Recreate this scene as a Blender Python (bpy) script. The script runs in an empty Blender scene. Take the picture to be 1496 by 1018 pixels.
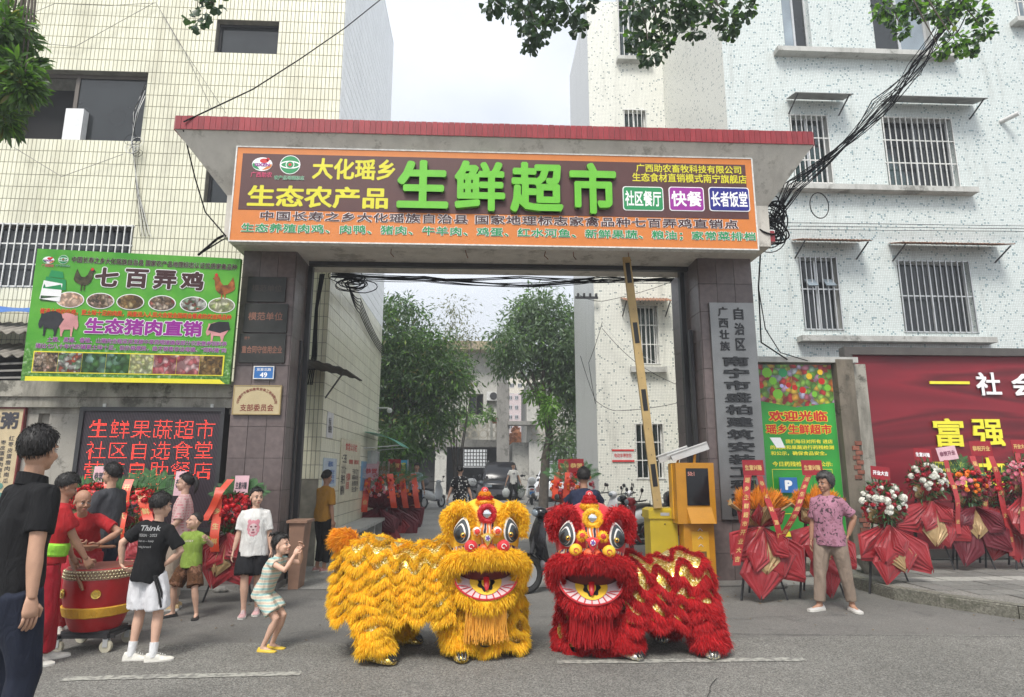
import bpy, bmesh, math, random
import numpy as np
from mathutils import Vector, Matrix, Euler, noise
from mathutils.bvhtree import BVHTree
from math import sin, cos, pi, radians, atan2, sqrt, tan
random.seed(7); rng = np.random.default_rng(7)
SC = bpy.context.scene
COL = SC.collection
# ------------------------------------------------------------------ camera
CAMH = 1.5; PITCH = radians(11); YAW = radians(2.75); FPX = 932.0
cd = bpy.data.cameras.new('camera'); cam = bpy.data.objects.new('camera', cd); COL.objects.link(cam)
cam.location = (0, 0, CAMH); cam.rotation_euler = (radians(90) + PITCH, 0, -YAW)
cd.sensor_fit = 'HORIZONTAL'; cd.sensor_width = 36; cd.lens = 36 * FPX / 1496
cd.clip_start = 0.05; cd.clip_end = 1500
SC.camera = cam
# ------------------------------------------------------------------ sky
world = bpy.data.worlds.new('World'); SC.world = world; world.use_nodes = True
wn = world.node_tree; wn.nodes.clear()
SUN_EL = radians(54); SUN_AZ = radians(-158)      # azimuth measured from +Y (beyond the gate) towards +X
def wnode(t, **k):
    n = wn.nodes.new(t)
    for a, b in k.items(): setattr(n, a, b)
    return n
sky = wnode('ShaderNodeTexSky', sky_type='NISHITA', sun_disc=False, sun_elevation=SUN_EL, sun_rotation=SUN_AZ,
            air_density=1.2, dust_density=5.0, ozone_density=1.0)
hsv = wnode('ShaderNodeHueSaturation'); hsv.inputs['Saturation'].default_value = 0.32
wn.links.new(sky.outputs[0], hsv.inputs['Color'])
tc = wnode('ShaderNodeTexCoord'); cn = wnode('ShaderNodeTexNoise'); cn.inputs['Scale'].default_value = 2.2; cn.inputs['Detail'].default_value = 5
mp = wnode('ShaderNodeMapping'); mp.inputs['Scale'].default_value = (1, 1, 2.2)
wn.links.new(tc.outputs['Generated'], mp.inputs[0]); wn.links.new(mp.outputs[0], cn.inputs['Vector'])
cr = wnode('ShaderNodeValToRGB'); cr.color_ramp.elements[0].position = .35; cr.color_ramp.elements[1].position = .7
cr.color_ramp.elements[0].color = (2.3, 2.5, 2.8, 1); cr.color_ramp.elements[1].color = (3.3, 3.45, 3.7, 1)
wn.links.new(cn.outputs['Fac'], cr.inputs[0])
mx = wnode('ShaderNodeMix', data_type='RGBA'); mx.inputs[0].default_value = 0.9      # thick overcast veil over the sky
wn.links.new(hsv.outputs[0], mx.inputs[6]); wn.links.new(cr.outputs[0], mx.inputs[7])
bg = wnode('ShaderNodeBackground'); bg.inputs['Strength'].default_value = 0.10
wn.links.new(mx.outputs[2], bg.inputs['Color'])
wo = wnode('ShaderNodeOutputWorld'); wn.links.new(bg.outputs[0], wo.inputs['Surface'])
# ------------------------------------------------------------------ sun behind thin cloud
sd = bpy.data.lights.new('sun', 'SUN'); sd.energy = 1.15; sd.angle = radians(20); sd.color = (1, .96, .9)
sun = bpy.data.objects.new('sun', sd); COL.objects.link(sun)
sv = Vector((sin(SUN_AZ) * cos(SUN_EL), cos(SUN_AZ) * cos(SUN_EL), sin(SUN_EL)))
sun.rotation_euler = sv.to_track_quat('Z', 'Y').to_euler(); sun.location = (0, 0, 30)
SC.view_settings.view_transform = 'Standard'; SC.view_settings.look = 'None'
SC.view_settings.gamma = 1; SC.view_settings.use_curve_mapping = False
SC.view_settings.exposure = 1.84
# ------------------------------------------------------------------ measuring helpers (photo pixel -> place)
def ray(px, py):
    x = (px - 748) / FPX; u = -(py - 509) / FPX
    fy = cos(PITCH) - u * sin(PITCH); z = sin(PITCH) + u * cos(PITCH)
    return x * cos(YAW) + fy * sin(YAW), -x * sin(YAW) + fy * cos(YAW), z
def P(px, py, Y):
    X, y, z = ray(px, py); t = Y / y; return Vector((X * t, Y, CAMH + z * t))
def gz(y): return max(0.0, min(1.0, (y - 12) / 28)) * 0.3
def G(px, py):
    X, y, z = ray(px, py); t = -CAMH / z; return Vector((X * t, y * t, 0))
def lerp(a, b, t): return a + (b - a) * t
def rnd(a, b): return random.uniform(a, b)
# ------------------------------------------------------------------ materials
MATS = {}
def nodes_of(name):
    m = bpy.data.materials.new(name); m.use_nodes = True; nt = m.node_tree
    b = nt.nodes['Principled BSDF']; MATS[name] = m
    def N(t, **k):
        n = nt.nodes.new(t)
        for a, v in k.items():
            if a.startswith('i_'): n.inputs[a[2:].replace('_', ' ')].default_value = v
            else: setattr(n, a, v)
        return n
    def L(a, c): nt.links.new(a, c)
    return m, b, N, L
def mixc(N, L, fac, a, b, mode='MIX'):
    n = N('ShaderNodeMix', data_type='RGBA', blend_type=mode)
    for s, v in ((0, fac), (6, a), (7, b)):
        if isinstance(v, bpy.types.NodeSocket): L(v, n.inputs[s])
        elif s == 0: n.inputs[s].default_value = v
        else: n.inputs[s].default_value = (*v, 1)
    return n.outputs[2]
def ramp(N, L, src, stops):
    n = N('ShaderNodeValToRGB'); e = n.color_ramp.elements
    while len(e) < len(stops): e.new(.5)
    for i, (p, c) in enumerate(stops):
        e[i].position = p; e[i].color = (*c, 1) if not isinstance(c, (int, float)) else (c, c, c, 1)
    L(src, n.inputs[0]); return n.outputs[0]
def mat(name, col, rough=.6, var=.12, scale=6, bump=.15, bscale=60, metal=0, island=0, sheen=0, spec=None, emit=0, alpha=1, trans=0):
    if name in MATS: return MATS[name]
    m, b, N, L = nodes_of(name)
    tc = N('ShaderNodeTexCoord')
    n1 = N('ShaderNodeTexNoise', i_Scale=scale, i_Detail=6.0); L(tc.outputs['Object'], n1.inputs['Vector'])
    r = ramp(N, L, n1.outputs['Fac'], [(.3, 1 - var), (.7, 1 + var)])
    c = mixc(N, L, 1.0, col, r, 'MULTIPLY')
    if island:
        g = N('ShaderNodeNewGeometry'); o = N('ShaderNodeObjectInfo')
        a = N('ShaderNodeMath', operation='ADD'); L(g.outputs['Random Per Island'], a.inputs[0]); L(o.outputs['Random'], a.inputs[1])
        f = N('ShaderNodeMath', operation='FRACT'); L(a.outputs[0], f.inputs[0])
        r2 = ramp(N, L, f.outputs[0], [(0, 1 - island), (1, 1 + island)])
        c = mixc(N, L, 1.0, c, r2, 'MULTIPLY')
    L(c, b.inputs['Base Color'])
    b.inputs['Roughness'].default_value = rough; b.inputs['Metallic'].default_value = metal
    if spec is not None: b.inputs['Specular IOR Level'].default_value = spec
    if sheen: b.inputs['Sheen Weight'].default_value = sheen
    if trans: b.inputs['Transmission Weight'].default_value = trans
    if emit: b.inputs['Emission Color'].default_value = (*col, 1); b.inputs['Emission Strength'].default_value = emit
    if bump:
        n2 = N('ShaderNodeTexNoise', i_Scale=bscale, i_Detail=4.0); L(tc.outputs['Object'], n2.inputs['Vector'])
        bp = N('ShaderNodeBump', i_Strength=bump, i_Distance=.01); L(n2.outputs['Fac'], bp.inputs['Height']); L(bp.outputs[0], b.inputs['Normal'])
    return m
def S(c):                       # sRGB 0-255 -> linear
    return tuple(((v / 255 + .055) / 1.055) ** 2.4 if v > 10 else v / 255 / 12.92 for v in c)
def flat(name, c, rough=.5, **k): return mat(name, S(c), rough=rough, var=k.pop('var', .06), bump=k.pop('bump', .05), **k)
# ------------------------------------------------------------------ mesh builder
class MB:
    def __init__(s): s.v = []; s.f = []; s.m = []; s.cur = 0
    def add(s, vs, fs):
        o = len(s.v); s.v.extend([tuple(v) for v in vs]); s.f.extend([tuple(i + o for i in f) for f in fs]); s.m.extend([s.cur] * len(fs)); return s
    def box(s, a, b, M=None):
        x0, y0, z0 = a; x1, y1, z1 = b
        vs = [(x0, y0, z0), (x1, y0, z0), (x1, y1, z0), (x0, y1, z0), (x0, y0, z1), (x1, y0, z1), (x1, y1, z1), (x0, y1, z1)]
        if M is not None: vs = [M @ Vector(v) for v in vs]
        return s.add(vs, [(0, 3, 2, 1), (4, 5, 6, 7), (0, 1, 5, 4), (1, 2, 6, 5), (2, 3, 7, 6), (3, 0, 4, 7)])
    def cbox(s, c, d, rot=(0, 0, 0)):
        M = Matrix.Translation(c) @ Euler(rot).to_matrix().to_4x4()
        return s.box((-d[0] / 2, -d[1] / 2, -d[2] / 2), (d[0] / 2, d[1] / 2, d[2] / 2), M)
    def bar(s, a, b, w, h=None, up=(0, 0, 1)):
        a = Vector(a); b = Vector(b); d = (b - a); L = d.length; d.normalize(); u = Vector(up)
        if abs(d.dot(u)) > .98: u = Vector((0, 1, 0))
        x = d.cross(u).normalized(); z = x.cross(d).normalized(); h = h or w
        M = Matrix((( x.x, d.x, z.x, a.x), (x.y, d.y, z.y, a.y), (x.z, d.z, z.z, a.z), (0, 0, 0, 1)))
        return s.box((-w / 2, 0, -h / 2), (w / 2, L, h / 2), M)
    def rings(s, rs, cap=True, close=True):
        n = len(rs[0]); vs = [p for r in rs for p in r]; fs = []
        for i in range(len(rs) - 1):
            for j in range(n if close else n - 1):
                k = (j + 1) % n; fs.append((i * n + j, i * n + k, (i + 1) * n + k, (i + 1) * n + j))
        if cap: fs.append(tuple(range(n - 1, -1, -1))); fs.append(tuple((len(rs) - 1) * n + j for j in range(n)))
        return s.add(vs, fs)
    def tube(s, pts, rad, n=8, cap=True, flat=1.0, ref=(0, 0, 1)):
        pts = [Vector(p) for p in pts]
        if not hasattr(rad, '__len__'): rad = [rad] * len(pts)
        rs = []; x = None
        for i, p in enumerate(pts):
            d = (pts[min(i + 1, len(pts) - 1)] - pts[max(i - 1, 0)])
            if d.length < 1e-9: d = Vector((0, 0, 1))
            d.normalize()
            if x is None:
                r = Vector(ref)
                if abs(d.dot(r)) > .95: r = Vector((1, 0, 0)) if abs(d.x) < .9 else Vector((0, 1, 0))
                x = d.cross(r).normalized()
            else:
                x = (x - d * x.dot(d)); x = x.normalized() if x.length > 1e-6 else d.orthogonal().normalized()
            y = d.cross(x)
            rs.append([p + (x * cos(2 * pi * j / n) + y * sin(2 * pi * j / n) * flat) * rad[i] for j in range(n)])
        return s.rings(rs, cap)
    def ell(s, c, r, n=12, m=8, M=None):
        c = Vector(c); rs = []; R = M or Matrix.Identity(3)
        if not hasattr(r, '__len__'): r = (r, r, r)
        for i in range(m + 1):
            t = pi * i / m; st = max(sin(t), .01)
            rs.append([c + R @ Vector((r[0] * st * cos(2 * pi * j / n), r[1] * st * sin(2 * pi * j / n), -r[2] * cos(t))) for j in range(n)])
        return s.rings(rs)
    def lathe(s, prof, c=(0, 0, 0), n=24, R=None):
        c = Vector(c); R = R or Matrix.Identity(3)
        return s.rings([[c + R @ Vector((r * cos(2 * pi * j / n), r * sin(2 * pi * j / n), z)) for j in range(n)] for r, z in prof])
    def prism(s, poly, axis_d):     # poly: list of 3d points, extruded by vector
        n = len(poly); d = Vector(axis_d); vs = [Vector(p) for p in poly] + [Vector(p) + d for p in poly]
        fs = [tuple(range(n)), tuple(range(2 * n - 1, n - 1, -1))] + [(i, i + n, (i + 1) % n + n, (i + 1) % n) for i in range(n)]
        return s.add(vs, fs)
    def quad(s, a, b, c, d): return s.add([a, b, c, d], [(0, 1, 2, 3)])
    def grid(s, fn, nu, nv):
        vs = [fn(i / nu, j / nv) for i in range(nu + 1) for j in range(nv + 1)]
        fs = [(i * (nv + 1) + j, (i + 1) * (nv + 1) + j, (i + 1) * (nv + 1) + j + 1, i * (nv + 1) + j + 1) for i in range(nu) for j in range(nv)]
        return s.add(vs, fs)
    def sheet(s, fn, nu, nv, th=.002):   # a grid with thickness
        g = MB(); g.grid(fn, nu, nv); off = []
        vs = [Vector(v) for v in g.v]; nr = [Vector() for _ in vs]
        for f in g.f:
            q = (vs[f[1]] - vs[f[0]]).cross(vs[f[2]] - vs[f[0]])
            for i in f: nr[i] += q
        back = [v - (n.normalized() * th if n.length > 0 else Vector((0, th, 0))) for v, n in zip(vs, nr)]
        N = len(vs); fs = list(g.f) + [tuple(i + N for i in reversed(f)) for f in g.f]
        W = nv + 1
        edge = [i * W for i in range(nu + 1)] + [nu * W + j for j in range(1, W)] + [i * W + nv for i in range(nu - 1, -1, -1)] + [j for j in range(nv - 1, 0, -1)]
        for a, b in zip(edge, edge[1:] + edge[:1]): fs.append((a, b, b + N, a + N))
        return s.add(vs + back, fs)
    def mesh(s, name, mats, smooth=False, org=None):
        me = bpy.data.meshes.new(name)
        vs = s.v if org is None else [(v[0] - org[0], v[1] - org[1], v[2] - org[2]) for v in s.v]
        me.from_pydata(vs, [], s.f)
        for m in (mats if isinstance(mats, (list, tuple)) else [mats]): me.materials.append(m)
        if any(s.m): me.polygons.foreach_set('material_index', s.m)
        if smooth:
            me.polygons.foreach_set('use_smooth', [True] * len(s.f))
            if smooth != 2: 
                try: me.set_sharp_from_angle(angle=radians(40))
                except Exception: pass
        me.update(); return me
    def build(s, name, mats, parent=None, smooth=False, world=True):
        org = tuple(parent.matrix_world.translation) if (parent and world) else None
        if parent and world:
            root = parent; o = Vector((0, 0, 0))
            while root: o += Vector(root.location); root = root.parent
            org = tuple(o)
        ob = bpy.data.objects.new(name, s.mesh(name, mats, smooth, org)); COL.objects.link(ob)
        if parent: ob.parent = parent
        return ob
def tag(o, label=None, cat=None, group=None, kind=None):
    if label: o['label'] = label
    if cat: o['category'] = cat
    if group: o['group'] = group
    if kind: o['kind'] = kind
    return o
def thing(name, label, cat, loc=(0, 0, 0), rz=0, group=None):
    o = bpy.data.objects.new(name, None); COL.objects.link(o); o.location = loc; o.rotation_euler = (0, 0, rz)
    o.empty_display_size = .1
    return tag(o, label, cat, group)
def link(name, me, parent=None, loc=(0, 0, 0), rot=(0, 0, 0), sc=None):
    o = bpy.data.objects.new(name, me); COL.objects.link(o); o.parent = parent; o.location = loc; o.rotation_euler = rot
    if sc is not None: o.scale = sc if hasattr(sc, '__len__') else (sc, sc, sc)
    return o
def copy_tree(o, parent=None):
    c = o.copy(); COL.objects.link(c); c.parent = parent
    for ch in list(o.children): copy_tree(ch, c)
    return c
def npmesh(name, V, F, mats, smooth=False):   # V (n,3); F (m,k) constant size faces
    me = bpy.data.meshes.new(name); F = np.asarray(F, dtype=np.int32); k = F.shape[1]
    me.vertices.add(len(V)); me.vertices.foreach_set('co', np.asarray(V, dtype=np.float32).ravel())
    me.loops.add(F.size); me.loops.foreach_set('vertex_index', F.ravel())
    me.polygons.add(len(F)); me.polygons.foreach_set('loop_start', np.arange(0, F.size, k, dtype=np.int32))
    me.polygons.foreach_set('loop_total', np.full(len(F), k, dtype=np.int32))
    if smooth: me.polygons.foreach_set('use_smooth', np.ones(len(F), dtype=bool))
    for m in (mats if isinstance(mats, (list, tuple)) else [mats]): me.materials.append(m)
    me.update(calc_edges=True); me.validate(); return me
# ------------------------------------------------------------------ lettering
def text_mesh(body, bold=0.0, extrude=0.0, spacing=1.0, line=1.0, res=2, align='LEFT'):
    c = bpy.data.curves.new('lettering', 'FONT'); c.body = body; c.size = 1; c.offset = bold; c.extrude = extrude
    c.space_character = spacing; c.space_line = line; c.resolution_u = res; c.align_x = align
    o = bpy.data.objects.new('lettering', c); COL.objects.link(o)
    dg = bpy.context.evaluated_depsgraph_get()
    me = bpy.data.meshes.new_from_object(o.evaluated_get(dg)); bpy.data.objects.remove(o); bpy.data.curves.remove(c)
    return me
def letters(body, x0, x1, z0, z1, m, parent, place, bold=.02, extrude=0, name='lettering', outline=None, obold=.05, **k):
    """fit lettering in the box; place(x,z,d) maps board coordinates and height above the board to the world"""
    me = text_mesh(body, 0, extrude, **k); n = len(me.vertices)
    if n == 0: return None
    co = np.empty(n * 3, dtype=np.float32); me.vertices.foreach_get('co', co); co = co.reshape(-1, 3)
    faces = [tuple(p.vertices) for p in me.polygons]; bpy.data.meshes.remove(me)
    a, b, c, d = co[:, 0].min(), co[:, 0].max(), co[:, 1].min(), co[:, 1].max(); o0 = Vector((0, 0, 0)); r = parent
    while r: o0 += Vector(r.location); r = r.parent
    pad = bold; g = MB(); kk = 0; ze = max(float(co[:, 2].max()), 0)
    nc = max(1, len(body.replace('\n', '')))
    for mi, rad, dep in (([(0, obold, 0.0)] if outline else []) + [(1 if outline else 0, bold, .0022 if outline else 0.0)]):
        g.cur = mi; cnt = (8 if rad > .03 else 4) if rad > .008 else 1
        if nc > 22: cnt = min(cnt, 4)
        for q in range(cnt):
            an = 2 * pi * (q + .5) / cnt; dx = rad * cos(an) if cnt > 1 else 0; dy = rad * sin(an) if cnt > 1 else 0; kk += 1
            X = x0 + (co[:, 0] + dx - a + pad) / (b - a + 2 * pad) * (x1 - x0); Z = z0 + (co[:, 1] + dy - c + pad) / (d - c + 2 * pad) * (z1 - z0)
            g.add([Vector(place(float(x), float(z), float(e) + ze + dep + .00025 * q)) - o0 for x, z, e in zip(X, Z, co[:, 2])], faces)
    me = g.mesh('lettering', [outline, m] if outline else m)
    ob = bpy.data.objects.new(name, me); COL.objects.link(ob); ob.parent = parent; return ob
# ------------------------------------------------------------------ strands (fur, hair, needles)
def strands(name, Pt, D, L, w, mats, parent=None, droop=.5, curl=.15, clump=.22):
    Pt = np.asarray(Pt, dtype=float); D = np.asarray(D, dtype=float); n = len(Pt)
    L = np.broadcast_to(np.asarray(L, dtype=float), (n,))[:, None]; w = np.broadcast_to(np.asarray(w, dtype=float), (n,))[:, None]
    D = D / (np.linalg.norm(D, axis=1, keepdims=True) + 1e-9)
    if n > 600: q_ = Pt @ np.array([[31., 7., 19.], [11., 27., -17.], [-23., 13., 29.]]); D = D + clump * (np.sin(q_ * 1.3) + .6 * np.sin(q_[:, ::-1] * 2.7 + 1)); L = L * (1 + .35 * clump * np.sin(q_[:, :1] * .9 + 2))
    S_ = np.cross(D, rng.normal(size=(n, 3))); S_ /= (np.linalg.norm(S_, axis=1, keepdims=True) + 1e-9)
    g = np.array([0, 0, -1.0]); c = rng.normal(size=(n, 3)) * curl
    p1 = Pt + D * L * .38 + g * L * droop * .10; p2 = Pt + D * L * .70 + (g * droop * .38 + c * .4) * L; p3 = Pt + D * L * .92 + (g * droop * .72 + c) * L
    V = np.stack([Pt - S_ * w * .5, Pt + S_ * w * .5, p1 - S_ * w * .5, p1 + S_ * w * .5, p2 - S_ * w * .38, p2 + S_ * w * .38, p3 - S_ * w * .06, p3 + S_ * w * .06], axis=1).reshape(-1, 3)
    b = (np.arange(n) * 8)[:, None]
    F = np.concatenate([b + np.array([[0, 1, 3, 2]]), b + np.array([[2, 3, 5, 4]]), b + np.array([[4, 5, 7, 6]])])
    me = npmesh(name, V, F, mats, smooth=True)
    ob = bpy.data.objects.new(name, me); COL.objects.link(ob)
    if parent: ob.parent = parent
    return ob
# =================================================================== SETTING
def ground_mat(name, c1, c2, speck, sscale, stain, rough=.85, bump=.4):
    m, b, N, L = nodes_of(name)
    tc = N('ShaderNodeTexCoord'); co = tc.outputs['Object']
    big = N('ShaderNodeTexNoise', i_Scale=.7, i_Detail=7.0, i_Roughness=.65); L(co, big.inputs['Vector'])
    base = mixc(N, L, ramp(N, L, big.outputs['Fac'], [(.35, 0), (.68, 1)]), c1, c2)
    v = N('ShaderNodeTexVoronoi', i_Scale=sscale); L(co, v.inputs['Vector'])
    sp = N('ShaderNodeSeparateColor'); L(v.outputs['Color'], sp.inputs[0])
    r = ramp(N, L, sp.outputs[0], [(0, 1 - speck), (.5, 1), (1, 1 + speck * 1.5)])
    base = mixc(N, L, 1.0, base, r, 'MULTIPLY')
    st = N('ShaderNodeTexNoise', i_Scale=2.7, i_Detail=9.0, i_Roughness=.7, i_Distortion=.8); L(co, st.inputs['Vector'])
    base = mixc(N, L, ramp(N, L, st.outputs['Fac'], [(.56, 0), (.74, .75)]), base, stain)
    L(base, b.inputs['Base Color']); b.inputs['Roughness'].default_value = rough; b.inputs['Specular IOR Level'].default_value = .3
    n2 = N('ShaderNodeTexNoise', i_Scale=sscale * .8, i_Detail=3.0); L(co, n2.inputs['Vector'])
    bp = N('ShaderNodeBump', i_Strength=bump, i_Distance=.006); L(n2.outputs['Fac'], bp.inputs['Height']); L(bp.outputs[0], b.inputs['Normal'])
    return m
asphalt = ground_mat('asphalt', (.135, .131, .118), (.175, .170, .154), .5, 120, (.105, .102, .094), bump=.6)
concrete = ground_mat('apron_concrete', (.115, .111, .102), (.165, .158, .145), .22, 120, (.06, .058, .054))
yardc = ground_mat('yard_concrete', (.21, .205, .19), (.29, .28, .26), .15, 60, (.14, .135, .125))
earth = mat('far_ground', (.16, .15, .13), rough=.9)
paverm = ground_mat('pavement_slab', (.15, .145, .13), (.21, .2, .18), .3, 90, (.07, .075, .05))
kerbm = ground_mat('kerb_stone', (.11, .11, .085), (.18, .17, .14), .3, 60, (.05, .055, .03))
def struct(name, mb, m, parent=None, smooth=False):
    o = mb.build(name, m, parent, smooth)
    if not parent: o['kind'] = 'structure'
    return o
b = MB(); b.quad((-400, -60, -.06), (400, -60, -.06), (400, 700, -.06), (-400, 700, -.06)); struct('ground', b, earth)
def seam(x): return 6.18 + .035 * sin(x * 2.1) + .02 * sin(x * 7.3 + 1)
b = MB(); b.grid(lambda u, v: (lerp(-30, 30, u), lerp(-20, seam(lerp(-30, 30, u)), v), .008), 300, 1); struct('road', b, asphalt)
b = MB(); b.quad((-30, 6.0, 0), (30, 6.0, 0), (30, 12, 0), (-30, 12, 0)); struct('driveway', b, concrete)
b = MB(); b.grid(lambda u, v: (lerp(-12, 14, u), lerp(8.9, 60, v), gz(lerp(8.9, 60, v)) + .004), 4, 51); struct('yard_paving', b, yardc)
# joints and cracks
jm = mat('joint_tar', (.03, .03, .028), rough=.95)
b = MB()
def crack(pts, w, z):
    for i in range(len(pts) - 1):
        a = Vector((*pts[i], 0)); c = Vector((*pts[i + 1], 0)); d = (c - a).normalized(); n = Vector((-d.y, d.x, 0)) * w * rnd(.5, 1.2)
        b.add([a - n + Vector((0, 0, z)), a + n + Vector((0, 0, z)), c + n + Vector((0, 0, z)), c - n + Vector((0, 0, z))], [(0, 1, 2, 3)])
crack([(x, 8.86 + .01 * sin(x * 3)) for x in np.arange(-3, 4, .5)], .012, .0085)
crack([(1.9 + i * .13, 6.35 - i * .012 + rnd(-.015, .015)) for i in range(38)], .005, .009)
for k, (x0, y0, dx, dy) in enumerate([(1.75, 5.0, -.05, -.11), (-.5, 7.1, .16, .02), (-2.2, 8.3, .12, -.05), (2.3, 6.9, .13, .01), (-4.2, 6.6, .1, .04)]):
    pts = [(x0, y0)]
    for i in range(11): pts.append((pts[-1][0] + dx + rnd(-.03, .03), pts[-1][1] + dy + rnd(-.03, .03)))
    crack(pts, .003, .0125)
for y in (14.2, 18.5, 23, 27.5): crack([(x, y) for x in (-2.6, 0, 3)], .012, gz(y) + .009)
struct('ground_joints', b, jm)
# worn painted lane dashes (each one a thing)
m, bb, N, L = nodes_of('worn_road_paint'); tc = N('ShaderNodeTexCoord'); n = N('ShaderNodeTexNoise', i_Scale=26.0, i_Detail=8.0); L(tc.outputs['Object'], n.inputs['Vector'])
L(mixc(N, L, ramp(N, L, n.outputs['Fac'], [(.42, 0), (.62, 1)]), (.36, .355, .31), (.17, .166, .152)), bb.inputs['Base Color']); bb.inputs['Roughness'].default_value = .8
for (x0, y0, x1, y1) in ((-3.05, 5.22, -1.34, 5.27), (.62, 5.47, 2.64, 5.45), (-6.9, 5.12, -5.1, 5.17), (4.6, 5.43, 6.5, 5.38)):
    b = MB(); n = 30
    b.grid(lambda u, v: (lerp(x0, x1, u) + rnd(-.012, .012) * (u in (0, 1)), lerp(y0, y1, u) + (v - .5) * .10 + rnd(-.008, .008), .0125), n, 1); struct('lane_marking', b, MATS['worn_road_paint'])
# kerb and raised pavement at the right
kp = [(4.99, 10.04), (4.95, 8.55), (4.97, 7.85), (5.22, 7.42), (5.62, 6.80), (6.1, 6.05), (6.6, 5.4), (8.5, 5.1), (14, 5.0)]
pv = MB(); top = [(x, y, .135) for x, y in kp] + [(14, 12, .135), (5.0, 12, .135)]
pv.add(top, [tuple(range(len(top)))]); pav = struct('pavement', pv, paverm)
krb = MB()
for i in range(len(kp) - 1):
    a = Vector((*kp[i], 0)); c = Vector((*kp[i + 1], 0)); L_ = (c - a).length; n = max(1, round(L_ / .55))
    for j in range(n):
        p = a.lerp(c, j / n + .006); q = a.lerp(c, (j + 1) / n - .006); k = MB(); d = (q - p).normalized(); nn = Vector((-d.y, d.x, 0))
        nn = nn if nn.dot(Vector((1, .6, 0))) > 0 else -nn
        zt = .142 + rnd(-.006, .006); sh = nn * rnd(-.008, .004)
        vs = [p - nn * .0 + sh, q + sh, q + nn * .14, p + nn * .14]; lo = [v + Vector((0, 0, -.05)) for v in vs]
        hi = [vs[0] + nn * .015 + Vector((0, 0, zt)), vs[1] + nn * .015 + Vector((0, 0, zt)), vs[2] + Vector((0, 0, zt)), vs[3] + Vector((0, 0, zt))]
        md = [vs[0] + Vector((0, 0, zt - .02)), vs[1] + Vector((0, 0, zt - .02)), vs[2] + Vector((0, 0, zt - .02)), vs[3] + Vector((0, 0, zt - .02))]
        k.rings([lo, md, hi]); k.build('kerb_stone', kerbm, pav)
lo = [(x, y, -.02) for x, y in kp]
slab = mat('grey_slab', (.17, .165, .15), rough=.85, var=.2, scale=30, island=.2); slabw = mat('pale_guide_slab', (.33, .32, .29), rough=.8, var=.2, scale=20)
def inpoly(x, y):
    c = False
    for i in range(len(top)):
        x1, y1, _ = top[i]; x2, y2, _ = top[i - 1]
        if (y1 > y) != (y2 > y) and x < (x2 - x1) * (y - y1) / (y2 - y1) + x1: c = not c
    return c
cnt = 0
for i in range(26):
    for j in range(14):
        x = 5.05 + i * .31; y = 5.5 + j * .31
        if all(inpoly(x + a - (.15 if a == 0 else 0), y + c - (.12 if c == 0 else 0)) for a in (0, .30) for c in (0, .30)) and x < 9.5:
            k = MB(); z = .14 + rnd(0, .006); k.box((x, y, .13), (x + .297, y + .297, z)); cnt += 1
            k.build('paving_slab', slabw if j == 9 else slab, pav)
# ------------------------------------------------------------------ wall materials
def stain_layer(N, L, co, base, dark=(.10, .10, .085), amt=.6, sx=3.0, sz=.35, lo=.55, hi=.8):
    mp = N('ShaderNodeMapping'); mp.inputs['Scale'].default_value = (sx, sx, sz); L(co, mp.inputs[0])
    n = N('ShaderNodeTexNoise', i_Scale=1.0, i_Detail=8.0, i_Roughness=.65); L(mp.outputs[0], n.inputs['Vector'])
    return mixc(N, L, ramp(N, L, n.outputs['Fac'], [(lo, 0), (hi, amt)]), base, dark)
def mosaic_mat(name, c, c2, dotc, frac=.88, pitch=.045):
    m, b, N, L = nodes_of(name); tc = N('ShaderNodeTexCoord'); co = tc.outputs['Object']
    ofs = N('ShaderNodeVectorMath', operation='ADD'); ofs.inputs[1].default_value = (.0107, .0107, .0107); L(co, ofs.inputs[0])
    v = N('ShaderNodeTexVoronoi', i_Scale=1 / pitch, i_Randomness=0.0, distance='CHEBYCHEV'); L(ofs.outputs[0], v.inputs['Vector'])
    sp = N('ShaderNodeSeparateColor'); L(v.outputs['Color'], sp.inputs[0])
    base = mixc(N, L, sp.outputs[1], c, c2)
    base = mixc(N, L, ramp(N, L, sp.outputs[0], [(frac - .005, 0), (frac + .005, 1)]), base, dotc)
    g = ramp(N, L, v.outputs['Distance'], [(.40, 0), (.46, 1)])
    base = mixc(N, L, g, base, (.38, .38, .36))
    base = stain_layer(N, L, co, base, (.22, .22, .19), .5)
    L(base, b.inputs['Base Color']); b.inputs['Roughness'].default_value = .35
    bp = N('ShaderNodeBump', i_Strength=.25, i_Distance=.004); inv = N('ShaderNodeMath', operation='SUBTRACT'); inv.inputs[0].default_value = 1; L(g, inv.inputs[1])
    L(inv.outputs[0], bp.inputs['Height']); L(bp.outputs[0], b.inputs['Normal']); return m
mosaic = mosaic_mat('white_blue_mosaic', (.60, .67, .65), (.70, .76, .74), (.25, .36, .38), .93, .036)
mosaic2 = mosaic_mat('cream_mosaic', (.76, .76, .68), (.82, .82, .74), (.30, .34, .32), .95, .04)
whitem = mosaic_mat('white_mosaic', (.80, .81, .80), (.85, .86, .85), (.68, .7, .68), .9, .025)
m, b, N, L = nodes_of('pale_yellow_tile'); tilem = m; g = N('ShaderNodeNewGeometry'); o = N('ShaderNodeObjectInfo'); a = N('ShaderNodeMath', operation='ADD'); L(g.outputs['Random Per Island'], a.inputs[0]); L(o.outputs['Random'], a.inputs[1])
f = N('ShaderNodeMath', operation='FRACT'); L(a.outputs[0], f.inputs[0]); c = mixc(N, L, 1.0, (.75, .735, .575), ramp(N, L, f.outputs[0], [(0, .90), (.06, .95), (1, 1.06)]), 'MULTIPLY')
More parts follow.
